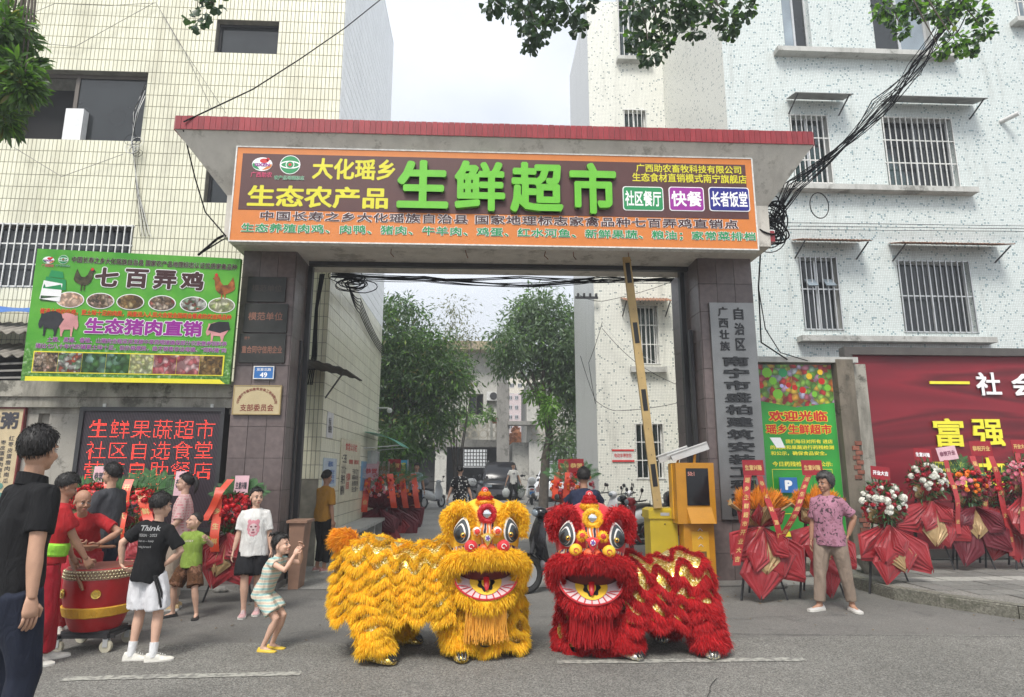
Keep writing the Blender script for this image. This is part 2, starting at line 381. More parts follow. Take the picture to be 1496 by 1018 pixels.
c = stain_layer(N, L, g.outputs['Position'], c, (.36, .33, .22), .55, 2.2, .16, .50, .80); c = stain_layer(N, L, g.outputs['Position'], c, (.30, .28, .22), .4, .8, .5, .55, .75); L(c, b.inputs['Base Color']); b.inputs['Roughness'].default_value = .28
tileg = mat('tile_grout', (.20, .19, .155), rough=.9, var=.3)
def plaster(name, c, dark, amt=.85, lo=.42, hi=.7):
    m, b, N, L = nodes_of(name); tc = N('ShaderNodeTexCoord'); co = tc.outputs['Object']
    n = N('ShaderNodeTexNoise', i_Scale=5.0, i_Detail=9.0, i_Roughness=.7); L(co, n.inputs['Vector'])
    base = mixc(N, L, n.outputs['Fac'], tuple(x * .75 for x in c), tuple(min(1, x * 1.2) for x in c))
    base = stain_layer(N, L, co, base, dark, amt, 4, .9, lo, hi)
    n3 = N('ShaderNodeTexNoise', i_Scale=2.2, i_Detail=10.0, i_Roughness=.75); L(co, n3.inputs['Vector'])
    base = mixc(N, L, ramp(N, L, n3.outputs['Fac'], [(.54, 0), (.62, .8)]), base, dark)
    L(base, b.inputs['Base Color']); b.inputs['Roughness'].default_value = .9
    bp = N('ShaderNodeBump', i_Strength=.5, i_Distance=.02); L(n.outputs['Fac'], bp.inputs['Height']); L(bp.outputs[0], b.inputs['Normal']); return m
oldwall = plaster('mouldy_plaster', (.36, .34, .29), (.055, .053, .042))
soffit = plaster('weathered_soffit', (.62, .59, .53), (.30, .28, .24), .6, .5, .85)
greyc = plaster('grey_concrete', (.26, .25, .23), (.08, .08, .07), .6, .5, .8)
bgwall = plaster('pale_render', (.52, .51, .47), (.2, .2, .18), .5, .5, .8)
glass_dark = mat('dark_glass', (.02, .024, .026), rough=.06, var=.2, scale=2, bump=0, spec=.6)
glass_pale = mat('bright_glass', (.25, .30, .34), rough=.05, var=.3, scale=1.2, bump=0, spec=.8)
m, b, N, L = nodes_of('clear_window_glass'); glass_clear = m; tr = N('ShaderNodeBsdfTransparent'); tr.inputs[0].default_value = (.62, .68, .68, 1); gl = N('ShaderNodeBsdfGlossy', i_Roughness=.04); fr = N('ShaderNodeFresnel', i_IOR=1.5); ms = N('ShaderNodeMixShader'); L(fr.outputs[0], ms.inputs[0]); L(tr.outputs[0], ms.inputs[1]); L(gl.outputs[0], ms.inputs[2]); L(ms.outputs[0], [x for x in m.node_tree.nodes if x.type == 'OUTPUT_MATERIAL'][0].inputs[0])
interior = mat('deep_shade', (.02, .02, .02), rough=.9)  # near-black colour stands in for the shade of unlit spaces
alu = mat('aluminium', (.55, .56, .56), rough=.4, metal=.6); bronze = mat('brown_window_frame', (.11, .095, .08), rough=.4, metal=.3)
whitemetal = mat('white_painted_steel', (.66, .66, .63), rough=.5, var=.2, scale=20)
blacksteel = mat('black_steel', (.03, .03, .032), rough=.5); rustm = mat('rusty_sheet', (.25, .13, .08), rough=.8, var=.45, scale=9)
greysheet = mat('grey_sheet', (.22, .22, .21), rough=.6, var=.3, scale=5); curtain = mat('pale_curtain', (.66, .66, .62), rough=.9); tealc = mat('teal_curtain', (.16, .50, .40), rough=.8)
black_rubber = mat('black_cable', (.006, .006, .007), rough=.8, spec=.1); offwhite = mat('offwhite_plastic', (.62, .62, .6), rough=.4)
# ------------------------------------------------------------------ walls with openings
def wall(name, x0, x1, z0, z1, Y, holes, m, parent, depth=.18, T=None):
    T = T or (lambda x, y, z: (x, y, z)); b = MB()
    xs = sorted({x0, x1, *[h[0] for h in holes], *[h[1] for h in holes]}); zs = sorted({z0, z1, *[h[2] for h in holes], *[h[3] for h in holes]})
    xs = [x for x in xs if x0 <= x <= x1]; zs = [z for z in zs if z0 <= z <= z1]
    for i in range(len(xs) - 1):
        for j in range(len(zs) - 1):
            cx = (xs[i] + xs[i + 1]) / 2; cz = (zs[j] + zs[j + 1]) / 2
            if any(h[0] < cx < h[1] and h[2] < cz < h[3] for h in holes): continue
            b.quad(T(xs[i], Y, zs[j]), T(xs[i + 1], Y, zs[j]), T(xs[i + 1], Y, zs[j + 1]), T(xs[i], Y, zs[j + 1]))
    for h in holes:
        a, c, d, e = h; y2 = Y + depth
        b.quad(T(a, Y, d), T(c, Y, d), T(c, y2, d), T(a, y2, d)); b.quad(T(a, Y, e), T(a, y2, e), T(c, y2, e), T(c, Y, e))
        b.quad(T(a, Y, d), T(a, y2, d), T(a, y2, e), T(a, Y, e)); b.quad(T(c, Y, d), T(c, Y, e), T(c, y2, e), T(c, y2, d))
    return b.build(name, m, parent)
def window(x0, x1, z0, z1, Y, parent, frame=alu, panes=2, glass=glass_dark, grille=None, depth=.18, T=None, curt=None, hbars=(.33, .66), fw=.045, nb=None, openp=None, stuff=False):
    T = T or (lambda x, y, z: (x, y, z)); y = Y + depth - .05
    def tb(mb, a, c):
        g = MB(); g.box(a, c); mb.add([T(*v) for v in g.v], g.f)
    b = MB(); tb(b, (x0, y, z0), (x0 + fw, y + .05, z1)); tb(b, (x1 - fw, y, z0), (x1, y + .05, z1)); tb(b, (x0 + fw, y, z0), (x1 - fw, y + .05, z0 + fw)); tb(b, (x0 + fw, y, z1 - fw), (x1 - fw, y + .05, z1))
    for i in range(1, panes): x = lerp(x0, x1, i / panes); tb(b, (x - fw / 2, y, z0 + fw), (x + fw / 2, y + .05, z1 - fw))
    w = b.build('window', frame, parent)
    for i in range(panes):
        a = lerp(x0, x1, i / panes) + fw / 2; c = lerp(x0, x1, (i + 1) / panes) - fw / 2
        g = MB(); yy = y + .02 if openp != i else y + .45
        tb(g, (a, yy, z0 + fw * .8), (c, yy + .006, z1 - fw * .8)); g.build('pane', (glass[i] if isinstance(glass, list) else glass) if openp != i else interior, w)  # an open pane becomes a set-back black sheet, the room's shade as colour
    g = MB(); tb(g, (x0 - .05, y + .9, z0 - .1), (x1 + .05, y + .95, z1 + .1)); g.build('room_back', interior, w)  # black sheet with the darkness of the room put into its colour
    if curt:
        g = MB(); g.grid(lambda u, v: T(lerp(x0 + .05, lerp(x0, x1, curt[1]), u), y + .10 + .02 * sin(u * 40), lerp(z0, z1, v * curt[2])), 40, 1); g.build('curtain', curt[0], w)
    if grille:
        n = nb or max(3, int((x1 - x0) / .13)); yb = Y - .04
        for i in range(n + 1):
            x = lerp(x0 + .01, x1 - .01, i / n); g = MB(); tb(g, (x - .009, yb, z0), (x + .009, yb + .018, z1)); g.build('grille_bar', grille, w)
        for h in (0, *hbars, 1):
            z = lerp(z0 + .012, z1 - .012, h); g = MB(); tb(g, (x0 - .02, yb + .02, z - .012), (x1 + .02, yb + .04, z + .012)); g.build('grille_rail', grille, w)
    return w
def px_rect(xa, xb, ya, yb, Y):
    p = P(xa, (ya + yb) / 2, Y); q = P(xb, (ya + yb) / 2, Y); c = (xa + xb) / 2
    return p.x, q.x, P(c, yb, Y).z, P(c, ya, Y).z
def tile_face(cells, name, parent, m, T, keep=300):
    """cells: (x0,x1,z0,z1,depth). The first `keep` become single parts, the rest one stuff part"""
    cache = {}
    for c in cells[:keep]:
        w = round(c[1] - c[0], 4); h = round(c[3] - c[2], 4); key = (w, h)
        if key not in cache:
            g = MB(); e = .003; d = .008; vs = [(0, 0, 0), (w, 0, 0), (w, 0, h), (0, 0, h), (e, -d, e), (w - e, -d, e), (w - e, -d, h - e), (e, -d, h - e)]
            t0 = Vector(T(0, 0, 0)); g.add([Vector(T(*v)) - t0 for v in vs], [(4, 5, 6, 7), (0, 1, 5, 4), (1, 2, 6, 5), (2, 3, 7, 6), (3, 0, 4, 7)]); cache[key] = g.mesh(name, m)
        o = Vector(T(c[0], 0, c[2])); r = parent
        while r: o -= Vector(r.location); r = r.parent
        link(name, cache[key], parent, o)
    if len(cells) > keep:
        g = MB(); e = .003; d = .008
        for c in cells[keep:]:
            a, b_, z0, z1 = c[:4]; g.add([T(*v) for v in [(a, 0, z0), (b_, 0, z0), (b_, 0, z1), (a, 0, z1), (a + e, -d, z0 + e), (b_ - e, -d, z0 + e), (b_ - e, -d, z1 - e), (a + e, -d, z1 - e)]],
                  [(4, 5, 6, 7), (0, 1, 5, 4), (1, 2, 6, 5), (2, 3, 7, 6), (3, 0, 4, 7)])
        o = g.build(name, m, parent); o['kind'] = 'stuff'
# ------------------------------------------------------------------ left building (pale yellow tile)
LX = -2.70; LY = 11.0; LTOP = 14.0
lb = thing('tiled_building', 'tall building clad in pale yellow vertical tiles behind the left pillar', 'building', (-7, LY, 0))
h1 = list(px_rect(-120, 210, 104, 203, LY)); h2 = list(px_rect(317, 404, 37, 85, LY)); h3 = list(px_rect(301, 360, 231, 289, LY)); h4 = list(px_rect(-130, 190, 318, 425, LY)); h5 = list(px_rect(60, 230, -140, -2, LY)); h5[3] = h5[2] + 1.3
TW = .0725; TH = .232
holes = [h1, h2, h3, h4, h5]
for h in holes:
    h[2] = round(h[2] / TH) * TH; h[3] = round(h[3] / TH) * TH; h[0] = LX + round((h[0] - LX) / TW) * TW; h[1] = LX + round((h[1] - LX) / TW) * TW
wall('facade_wall', -14, LX, 0, LTOP, LY, holes, tileg, lb)
cells = []; i = 0
for r in range(6, int(LTOP / TH)):
    for c in range(0, 118):
        x1 = LX - c * TW; x0 = x1 - TW; z0 = r * TH; z1 = z0 + TH
        if any(h[0] - .01 < x0 and x1 < h[1] + .01 and h[2] - .01 < z0 and z1 < h[3] + .01 for h in holes): continue
        if x0 < -7.2 and z0 > 11.2: continue
        cells.append((x0 + .004, x1 - .004, z0 + .004, z1 - .004))
cells.sort(key=lambda c: abs(c[0] + 4.2) + abs(c[2] - 7.8)); tile_face(cells, 'tile', lb, tilem, lambda x, y, z: (x, LY + y, z))
window(*h1, LY, lb, bronze, 3, glass_dark, openp=1, fw=.07); window(*h2, LY, lb, blacksteel, 1, glass_dark); window(*h3, LY, lb, blacksteel, 1, glass_dark); window(*h5, LY, lb, bronze, 2)
window(*h4, LY, lb, bronze, 3, glass_dark, grille=whitemetal, nb=30, hbars=(.35, .68))
b = MB(); a = P(90, 203, LY); b.box((a.x, LY + .0, h1[2]), (a.x + .32, LY + .5, h1[2] + .62)); b.build('white_carton', mat('white_foam', (.75, .76, .76), rough=.7), lb)
# side wall along the alley: lower part tile, upper part white
LE = 17.0
b = MB(); b.quad((LX, LY, 0), (LX, LE, 0), (LX, LE, 5.3), (LX, LY, 5.3)); b.build('side_wall', tileg, lb)
b = MB(); b.quad((LX, LY, 5.3), (LX, LE, 5.3), (LX, LE, LTOP), (LX, LY, LTOP)); b.build('upper_side_wall', greysheet, lb)
b = MB(); b.quad((LX, LE, 0), (-14, LE, 0), (-14, LE, LTOP), (LX, LE, LTOP)); b.quad((-14, LY, LTOP), (LX, LY, LTOP), (LX, LE, LTOP), (-14, LE, LTOP)); b.build('rear_wall', tileg, lb)
cells = []
for r in range(0, 23):
    for c in range(int((LE - LY) / .145)):
        y0 = LY + c * .145; cells.append((y0 + .002, y0 + .143, r * TH + .004, (r + 1) * TH - .004))
cells.sort(key=lambda c: c[0] + abs(c[2] - 3) * .5); tile_face(cells, 'wall_tile', lb, tilem, lambda x, y, z: (LX - y, x, z), keep=0)
wt = mat('white_wall_tile', (.84, .86, .86), rough=.25, var=.05, scale=2, island=.03, bump=0)
tile_face([(LY + c * .146 + .003, LY + c * .146 + .143, r * TH + .004, (r + 1) * TH - .004) for r in range(23, 60) for c in range(41)], 'white_tile', lb, wt, lambda x, y, z: (LX - y, x, z), keep=0)
# posters on the alley wall
def board_on_side(y0, y1, z0, z1, m, name, label, cat, lines=()):
    t = thing(name, label, cat, (LX + .02, (y0 + y1) / 2, z0)); g = MB(); g.box((LX + .010, y0, z0), (LX + .022, y1, z1)); g.build('sheet', m, t)
    for (body, a, c, d, e, mm) in lines:
        letters(body, lerp(y0, y1, a), lerp(y0, y1, c), lerp(z0, z1, d), lerp(z0, z1, e), mm, t, lambda x, z, dd: (LX + .024 + dd, x, z), bold=.02)
    return t
paper = mat('cream_paper', (.62, .58, .44), rough=.8, var=.1); redink = mat('red_ink', (.55, .03, .03), rough=.7); bluepaper = mat('pale_blue_paper', (.5, .58, .66), rough=.8); darkink = mat('dark_ink', (.05, .05, .06), rough=.7); blueink = mat('blue_ink', (.05, .15, .45), rough=.7)
board_on_side(12.5, 14.5, .95, 2.15, paper, 'notice_poster', 'large cream poster with red headings on the tiled alley wall', 'poster',
              [('食堂公示栏', .2, .8, .82, .95, redink), ('今日菜单\n价目表', .3, .5, .18, .45, redink), ('一二三四五\n六七八九十\n早餐午餐\n晚餐时间', .06, .28, .1, .75, darkink), ('管理制度', .4, .62, .6, .68, redink), ('服务承诺', .68, .92, .6, .68, redink), ('干净卫生\n明码标价\n热情周到\n安全第一', .6, .95, .12, .52, darkink)])
board_on_side(11.2, 12.2, 1.25, 1.75, bluepaper, 'notice_sheet', 'small pale blue notice sheet near the corner of the tiled alley wall', 'notice', [('通知', .3, .7, .7, .9, blueink), ('温馨提示\n请勿停车\n谢谢合作', .15, .85, .1, .6, blueink)])
board_on_side(11.3, 11.75, 2.1, 2.55, mat('white_board', (.68, .68, .7), rough=.5), 'wall_leaflet', 'white leaflet with small print high on the alley wall corner', 'notice', [('电话\n缴费处', .2, .8, .2, .8, darkink)])
board_on_side(14.75, 15.4, 1.1, 1.75, mat('glossy_blue', (.15, .4, .65), rough=.3), 'blue_notice', 'small blue notice beyond the cream poster on the alley wall', 'notice', [('公告', .2, .8, .4, .8, mat('white_ink', (.8, .8, .8), rough=.5))])
# small black canopy over the side door in the pillar gap and green canopy over the notice case
aw = thing('black_awning', 'dark weathered metal awning over the doorway beside the left pillar', 'awning', (-3.0, 10.2, 3.2))
b = MB(); b.sheet(lambda u, v: (lerp(-3.35, -2.05, u), lerp(9.7, 10.98, v), 3.26 + .02 * v - .22 * u * u + .01 * sin(u * 50)), 30, 2, .02); b.build('roof_sheet', mat('near_black_sheet', (.045, .04, .035), rough=.8, var=.4, scale=8), aw)  # near-black sheet with mottled tone
b = MB(); b.bar((-2.1, 9.8, 3.04), (-2.66, 10.98, 2.75), .02); b.bar((-3.3, 10.1, 3.25), (-3.3, 10.98, 2.9), .02); b.build('bracket', blacksteel, aw)
ga = thing('green_awning', 'small translucent green awning over the glass notice case in the alley', 'awning', (LX, 15.3, 2.2))
b = MB(); b.sheet(lambda u, v: (LX + .03 + .85 * u, lerp(14.9, 16.6, v), 2.42 - .32 * u * u), 8, 2, .01); b.build('roof_sheet', mat('green_plastic', (.12, .42, .32), rough=.3), ga)
b = MB(); [b.bar((LX + .01, y, 2.05), (LX + .85, y, 2.12), .02) for y in (14.95, 16.55)]; b.build('bracket', alu, ga)
nc = thing('notice_case', 'glass notice case under the green awning on the alley wall', 'notice case', (LX, 15.7, .9))
b = MB(); b.box((LX + .01, 15.5, .95), (LX + .09, 16.6, 2.0)); b.build('case_back', mat('pale_case', (.55, .62, .62), rough=.3), nc)
b = MB(); [b.box((LX + .09, y, .95), (LX + .12, y + .04, 2.0)) for y in (15.5, 16.56)]; [b.box((LX + .09, 15.5, z), (LX + .12, 16.6, z + .04)) for z in (.92, 1.98)]; b.build('case_frame', alu, nc)
cctv = thing('dome_camera', 'small white dome camera on an arm at the alley wall', 'camera', (LX, 16.7, 3.1)); b = MB(); b.bar((LX, 16.7, 3.15), (LX + .3, 16.7, 3.15), .03); b.build('arm', offwhite, cctv)
b = MB(); b.ell((LX + .32, 16.7, 3.08), .07, 12, 8); b.build('dome', offwhite, cctv, True)
# ------------------------------------------------------------------ right building (white and blue mosaic)
RX = 5.10; RY = 12.0; SX = 5.10; SY2 = 16.2
rb = thing('mosaic_building', 'apartment building clad in white mosaic with scattered blue tiles at the right', 'building', (9, RY, 0))
R = {}
for k, (xa, xb, ya, yb) in dict(w1=(1142, 1181, -45, 70), w2=(1273, 1355, -45, 76), w3=(1157, 1212, 168, 268), w4=(1293, 1395, 172, 273), w5=(1171, 1226, 375, 482), w6=(1316, 1421, 381, 486), w7=(1482, 1620, -40, 28), w8=(1560, 1680, 180, 285)).items():
    R[k] = px_rect(xa, xb, ya, yb, RY)
wall('facade_wall', RX, 16, 0, 15, RY, list(R.values()), mosaic, rb)
window(*R['w1'], RY, rb, alu, 2, [glass_pale, glass_dark]); window(*R['w2'], RY, rb, alu, 2, [glass_dark, glass_pale], fw=.06); window(*R['w7'], RY, rb, alu, 2, glass_pale, grille=whitemetal)
window(*R['w8'], RY, rb, alu, 2)
window(*R['w3'], RY, rb, alu, 2, [glass_clear, glass_clear], grille=whitemetal, nb=7, curt=(tealc, 1, .6)); window(*R['w4'], RY, rb, alu, 2, [glass_clear, glass_dark], grille=whitemetal, nb=12, curt=(tealc, .48, .62))
window(*R['w5'], RY, rb, alu, 2, [glass_dark, glass_dark], grille=alu, nb=7, hbars=(.55,)); window(*R['w6'], RY, rb, alu, 2, [glass_dark, glass_dark], grille=alu, nb=12, hbars=(.5,))
def sill(xa, xb, y, parent, Y, h=.11, d=.22):
    a = P(xa, y, Y); c = P(xb, y, Y); z = (a.z + c.z) / 2; b = MB(); b.box((a.x, Y - d, z - h), (c.x, Y - .001, z)); return b.build('window_sill', oldsill, parent)
oldsill = plaster('grimy_sill', (.5, .5, .47), (.16, .16, .14), .7, .5, .75)
sill(1130, 1392, 80, rb, RY); sill(1097, 1418, 276, rb, RY); sill(1164, 1444, 494, rb, RY); sill(1475, 1650, 36, rb, RY)
def awning(xa, xb, y, kind, label):
    a = P(xa, y, RY); c = P(xb, y, RY); t = thing('window_awning', label, 'awning', (a.x, RY, a.z), group='awnings over the mosaic building windows'); z = (a.z + c.z) / 2
    b = MB(); D = .45
    if kind == 'flat': b.sheet(lambda u, v: (lerp(a.x, c.x, u) + v * .04, RY - .02 - D * (1 - v), z - .10 + .14 * v), 10, 2, .012)
    else: b.sheet(lambda u, v: (lerp(a.x, c.x, u), RY - .02 - D * (1 - v), z - .08 + .14 * v + .012 * sin(u * (c.x - a.x) * 80)), 80, 2, .006)
    b.build('roof_sheet', greysheet if kind == 'flat' else rustm, t)
    for x in (a.x + .06, c.x - .08):
        g = MB(); g.bar((x, RY - D, z - .11), (x, RY - .01, z - .32), .022); g.build('bracket', blacksteel, t)
awning(1146, 1228, 148, 'flat', 'flat grey awning over the barred window just right of the canopy corner'); awning(1283, 1418, 153, 'flat', 'wide flat grey awning over the window with the teal curtain')
awning(1155, 1254, 356, 'rust', 'rusty corrugated awning over the narrow window with tilted panes'); awning(1297, 1455, 361, 'rust', 'wide rusty corrugated awning over the barred window above the red billboard')
for xx in (1185, 1211):
    a = P(xx, 413, RY); b = MB(); b.cbox((a.x, RY - .02, a.z), (.2, .22, .02), (radians(50), 0, 0)); b.build('tilted_pane', glass_pale, rb)
a = P(1462, 178, RY); b = MB(); b.tube([(a.x, RY, a.z), (a.x + .15, RY - .3, a.z + .03)], .05, 10); b.build('drain_pipe', offwhite, rb, True)
# alley flank and the set-back wing
b = MB(); b.quad((SX, SY2, 0), (SX, RY, 0), (SX, RY, 15), (SX, SY2, 15)); b.build('flank_wall', mosaic2, rb)
WX = 2.95
R2 = [px_rect(903, 936, -20, 84, SY2), px_rect(912, 945, 160, 240, SY2), px_rect(930, 962, 446, 532, SY2), px_rect(929, 970, 618, 700, SY2)]
wall('wing_wall', WX, SX, 0, 15, SY2, R2, mosaic2, rb)
for r in R2: window(*r, SY2, rb, whitemetal, 2, glass_clear, grille=whitemetal, nb=5, curt=(curtain, 1, 1))
sill(900, 950, 88, rb, SY2); sill(920, 972, 537, rb, SY2, .14, .18); sill(908, 950, 243, rb, SY2)
b = MB(); b.quad((WX, 19.8, 0), (WX, SY2, 0), (WX, SY2, 15), (WX, 19.8, 15)); b.build('wing_flank_wall', whitem, rb)
b = MB(); b.quad((16, RY, 0), (16, 19.8, 0), (16, 19.8, 15), (16, RY, 15)); b.quad((WX, 19.8, 0), (WX, 19.8, 15), (16, 19.8, 15), (16, 19.8, 0)); b.add([(RX, RY, 15), (16, RY, 15), (16, 19.8, 15), (WX, 19.8, 15), (WX, SY2, 15), (SX, SY2, 15)], [(0, 1, 2, 3, 4, 5)]); b.build('rear_wall', mosaic2, rb)
t = thing('window_awning', 'small rusty awning over the alley window behind the striped barrier arm', 'awning', (3.6, SY2, 5), group='awnings over the mosaic building windows')
a = P(906, 443, SY2); c = P(974, 449, SY2); b = MB(); b.sheet(lambda u, v: (lerp(a.x, c.x, u), SY2 - .02 - .5 * (1 - v), a.z - .05 + .2 * v + .014 * sin(u * 90)), 60, 2, .006); b.build('roof_sheet', rustm, t)
for x in (a.x + .05, c.x - .05): g = MB(); g.bar((x, SY2 - .5, a.z - .07), (x, SY2 - .01, a.z - .35), .025); g.build('bracket', blacksteel, t)
r = px_rect(895, 925, 656, 675, SY2); t = thing('charging_notice', 'small white wall plate with red bands beside the alley window', 'notice', (r[0], SY2, r[2])); b = MB(); b.box((r[0], SY2 - .02, r[2]), (r[1], SY2 - .002, r[3])); b.build('plate', offwhite, t)
letters('电动车停放处', r[0] + .04, r[1] - .04, lerp(r[2], r[3], .35), lerp(r[2], r[3], .68), redink, t, lambda x, z, d: (x, SY2 - .023 - d, z)); b = MB()
for f in (.02, .84): b.box((r[0] - .02, SY2 - .03, lerp(r[2], r[3], f)), (r[1] + .02, SY2 - .0215, lerp(r[2], r[3], f + .14)))
b.build('red_band', redink, t)
# =================================================================== GATE
gtile = mat('brown_granite_tile', (.135, .105, .100), rough=.35, var=.18, scale=14, island=.12, bump=.08)
redtile = mat('red_glazed_tile', (.27, .028, .034), rough=.3, var=.12, scale=5, island=.16)
mortar = mat('pale_mortar', (.42, .38, .34), rough=.9)
darkjoint = mat('dark_joint', (.06, .055, .05), rough=.9)
gate = thing('gatehouse', 'entrance gate with brown tiled pillars, sloping grey soffit and red tiled canopy edge', 'gate', (0, 9.3, 0))
def pillar(x0, x1):
    y0, y1 = 8.9, (9.5 if x0 < 0 else 10.2)
    b = MB(); b.box((x0, y0, -.02), (x1, y1, 4.66)); p = b.build('pillar', darkjoint, gate)
    faces = [((x0, y0), (1, 0), x1 - x0), ((x1, y0), (0, 1), y1 - y0)] if x0 < 0 else [((x0, y0), (1, 0), x1 - x0), ((x0, y1), (0, -1), y1 - y0)]
    for (ox, oy), (dx, dy), W in faces:
        n = 3; w = W / n; nz = 11; h = 4.65 / nz
        nx, ny = (0, -1) if dy == 0 else ((1, 0) if x0 < 0 else (-1, 0))
        for i in range(n):
            for j in range(nz):
                e = .003; d = .012 + rnd(0, .002); a = i * w + e; c = (i + 1) * w - e; z0 = j * h + e; z1 = (j + 1) * h - e
                q = [(a, z0), (c, z0), (c, z1), (a, z1)]; vs = [(ox + dx * u, oy + dy * u, z) for u, z in q] + [(ox + dx * u + nx * d, oy + dy * u + ny * d, z) for u, z in q]
                g = MB(); g.add(vs, [(4, 5, 6, 7), (0, 1, 5, 4), (1, 2, 6, 5), (2, 3, 7, 6), (3, 0, 4, 7)]); g.build('tile', gtile, p)
    return p
pillar(-3.42, -2.68); pillar(3.18, 3.98)
b = MB(); b.box((-3.5, 8.35, 4.62), (4.05, 9.85, 5.4)); b.build('beam', soffit, gate)
# canopy slab with sloping soffit
CX0, CX1, CY0, CY1, CZ0, CZ1 = -4.06, 4.54, 7.9, 10.9, 5.93, 6.115
lo = [(-3.45, 8.4, 5.15), (4.0, 8.4, 5.15), (4.0, 9.8, 5.15), (-3.45, 9.8, 5.15)]; mi = [(CX0, CY0, CZ0), (CX1, CY0, CZ0), (CX1, CY1, CZ0), (CX0, CY1, CZ0)]; hi = [(x, y, CZ1) for x, y, z in mi]
b = MB(); b.rings([lo, mi, hi]); b.build('canopy', soffit, gate)
b = MB(); b.box((CX0 - .008, CY0 - .008, CZ0 + .01), (CX1 + .008, CY1 + .008, CZ1 + .002)); rim = b.build('canopy_rim', mortar, gate)
w = .0745
def rimtile(x0, x1, y0, y1):
    g = MB(); g.box((x0, y0, CZ0 + .004 + rnd(-.002, .002)), (x1, y1, CZ1 + .012 + rnd(-.003, .003))); g.build('red_tile', redtile, rim)
n = int((CX1 - CX0) / w)
for i in range(n): x = CX0 + i * (CX1 - CX0) / n; rimtile(x + .002, x + w - .002, CY0 - .022, CY0 - .009)
n = int((CY1 - CY0) / w)
for i in range(n):
    y = CY0 + i * (CY1 - CY0) / n
    rimtile(CX0 - .022, CX0 - .009, y + .002, y + w - .002); rimtile(CX1 + .009, CX1 + .022, y + .002, y + w - .002)
b = MB(); b.box((4.0, 8.36, 4.70), (4.12, 9.8, 4.86)); b.build('red_ledge', redtile, gate)
b = MB(); b.box((-2.6, 9.28, 4.55), (3.16, 9.36, 4.615)); b.build('gate_rail', blacksteel, gate)
b = MB(); b.box((-2.675, 9.5, 0), (-2.60, 9.6, 4.61)); b.box((-2.675, 9.3, 0), (-2.64, 9.36, 3.4)); b.build('gate_post', blacksteel, gate)
b = MB(); b.box((3.08, 9.45, 0), (3.15, 9.55, 4.61)); b.box((3.10, 9.2, 0), (3.15, 9.27, 3.6)); b.build('gate_post', blacksteel, gate)
b = MB()
for x in (-1.3, -.25, .9, 2.1, 1.3): b = MB(); b.tube([(x, 8.7, 4.62), (x + rnd(-.02, .02), 8.7, 4.55), (x + .04, 8.7, 4.50)], .007, 5); b.build('rusty_hook', rustm, gate)
# plinth stones at pillar feet
for x0, x1 in ((-3.46, -2.64), (3.12, 4.0)):
    b = MB(); b.box((x0, 8.86, -.01), (x1, 9.82, .07)); b.build('plinth', greyc, gate)
# ------------------------------------------------------------------ shop sign on the beam
SY = 8.0
def brd(Y): return lambda x, z, d: (x, Y - d, z)
orange = flat('orange_vinyl', (206, 122, 54), rough=.45, var=.05); brownv = flat('brown_vinyl', (84, 50, 48), rough=.4); limeg = flat('lime_acrylic', (108, 188, 56), rough=.3)
yellowv = flat('yellow_vinyl', (215, 208, 48), rough=.4); greenv = flat('green_vinyl', (32, 140, 82), rough=.4); whitev = flat('white_vinyl', (240, 240, 240), rough=.4); purplev = flat('magenta_vinyl', (150, 40, 148), rough=.4); navyv = flat('navy_vinyl', (34, 34, 128), rough=.4)
dbrown = flat('dark_brown_vinyl', (66, 36, 36), rough=.4); pinkv = flat('pinkred_vinyl', (205, 70, 110), rough=.4)
sign = thing('shop_sign', 'long orange and brown shop sign with big raised green characters on the gate beam', 'sign', (0.25, SY, 4.5))
p0 = P(352, 215, SY); p1 = P(1108, 362, SY); sx0, sx1, sz0, sz1 = p0.x - .04, p1.x - .01, P(345, 351, SY).z, p0.z
b = MB(); b.box((sx0, SY, sz0), (sx1, SY + .1, sz1)); b.build('backing_board', orange, sign)
b = MB(); e = .018
for q in ((sx0 - e, sx1 + e, sz0 - e, sz0), (sx0 - e, sx1 + e, sz1, sz1 + e), (sx0 - e, sx0, sz0, sz1), (sx1, sx1 + e, sz0, sz1)): b.box((q[0], SY - .008, q[2]), (q[1], SY + .11, q[3]))
b.build('edge_trim', whitemetal, sign)
zb0 = P(356, 306, SY).z; zb1 = P(356, 224, SY).z
b = MB(); b.box((sx0 + .075, SY - .004, zb0), (sx1 - .09, SY - .0005, zb1)); b.build('brown_panel', brownv, sign)
def sx(px): return P(px, 270, SY).x
def szl(py, px): return P(px, py, SY).z
PLs = brd(SY - .006)
def stxt(body, xa, xb, ya, yb, m, **k):      # px box on the sign
    xm = (xa + xb) / 2; return letters(body, sx(xa), sx(xb), szl(yb, xm), szl(ya, xm), m, sign, PLs, **k)
stxt('大化瑶乡', 455, 577, 232, 263, yellowv, bold=.032, name='yellow_lettering'); stxt('生态农产品', 363, 568, 272, 304, yellowv, bold=.032, name='yellow_lettering')
for ch, xa, xb, ya, yb in (('生', 581, 656, 237, 307), ('鲜', 664, 738, 238, 311), ('超', 745, 822, 240, 313), ('市', 831, 899, 241, 315)):
    stxt(ch, xa, xb, ya, yb, limeg, bold=.035, extrude=.03, name='raised_character')
stxt('广西助农畜牧科技有限公司', 930, 1084, 241, 253, yellowv, bold=.025, name='yellow_lettering'); stxt('生态食材直销模式南宁旗舰店', 924, 1091, 254, 267, yellowv, bold=.025, name='yellow_lettering')
def rrect(xa, xb, za, zb, y0, y1, r, m, name, parent):
    pts = []
    for cx, cz, a0 in ((xb - r, zb - r, 0), (xa + r, zb - r, 90), (xa + r, za + r, 180), (xb - r, za + r, 270)):
        for k in range(5): a = radians(a0 + 22.5 * k); pts.append((cx + r * cos(a), y0, cz + r * sin(a)))
    g = MB(); g.prism(pts, (0, y1 - y0, 0)); return g.build(name, m, parent)
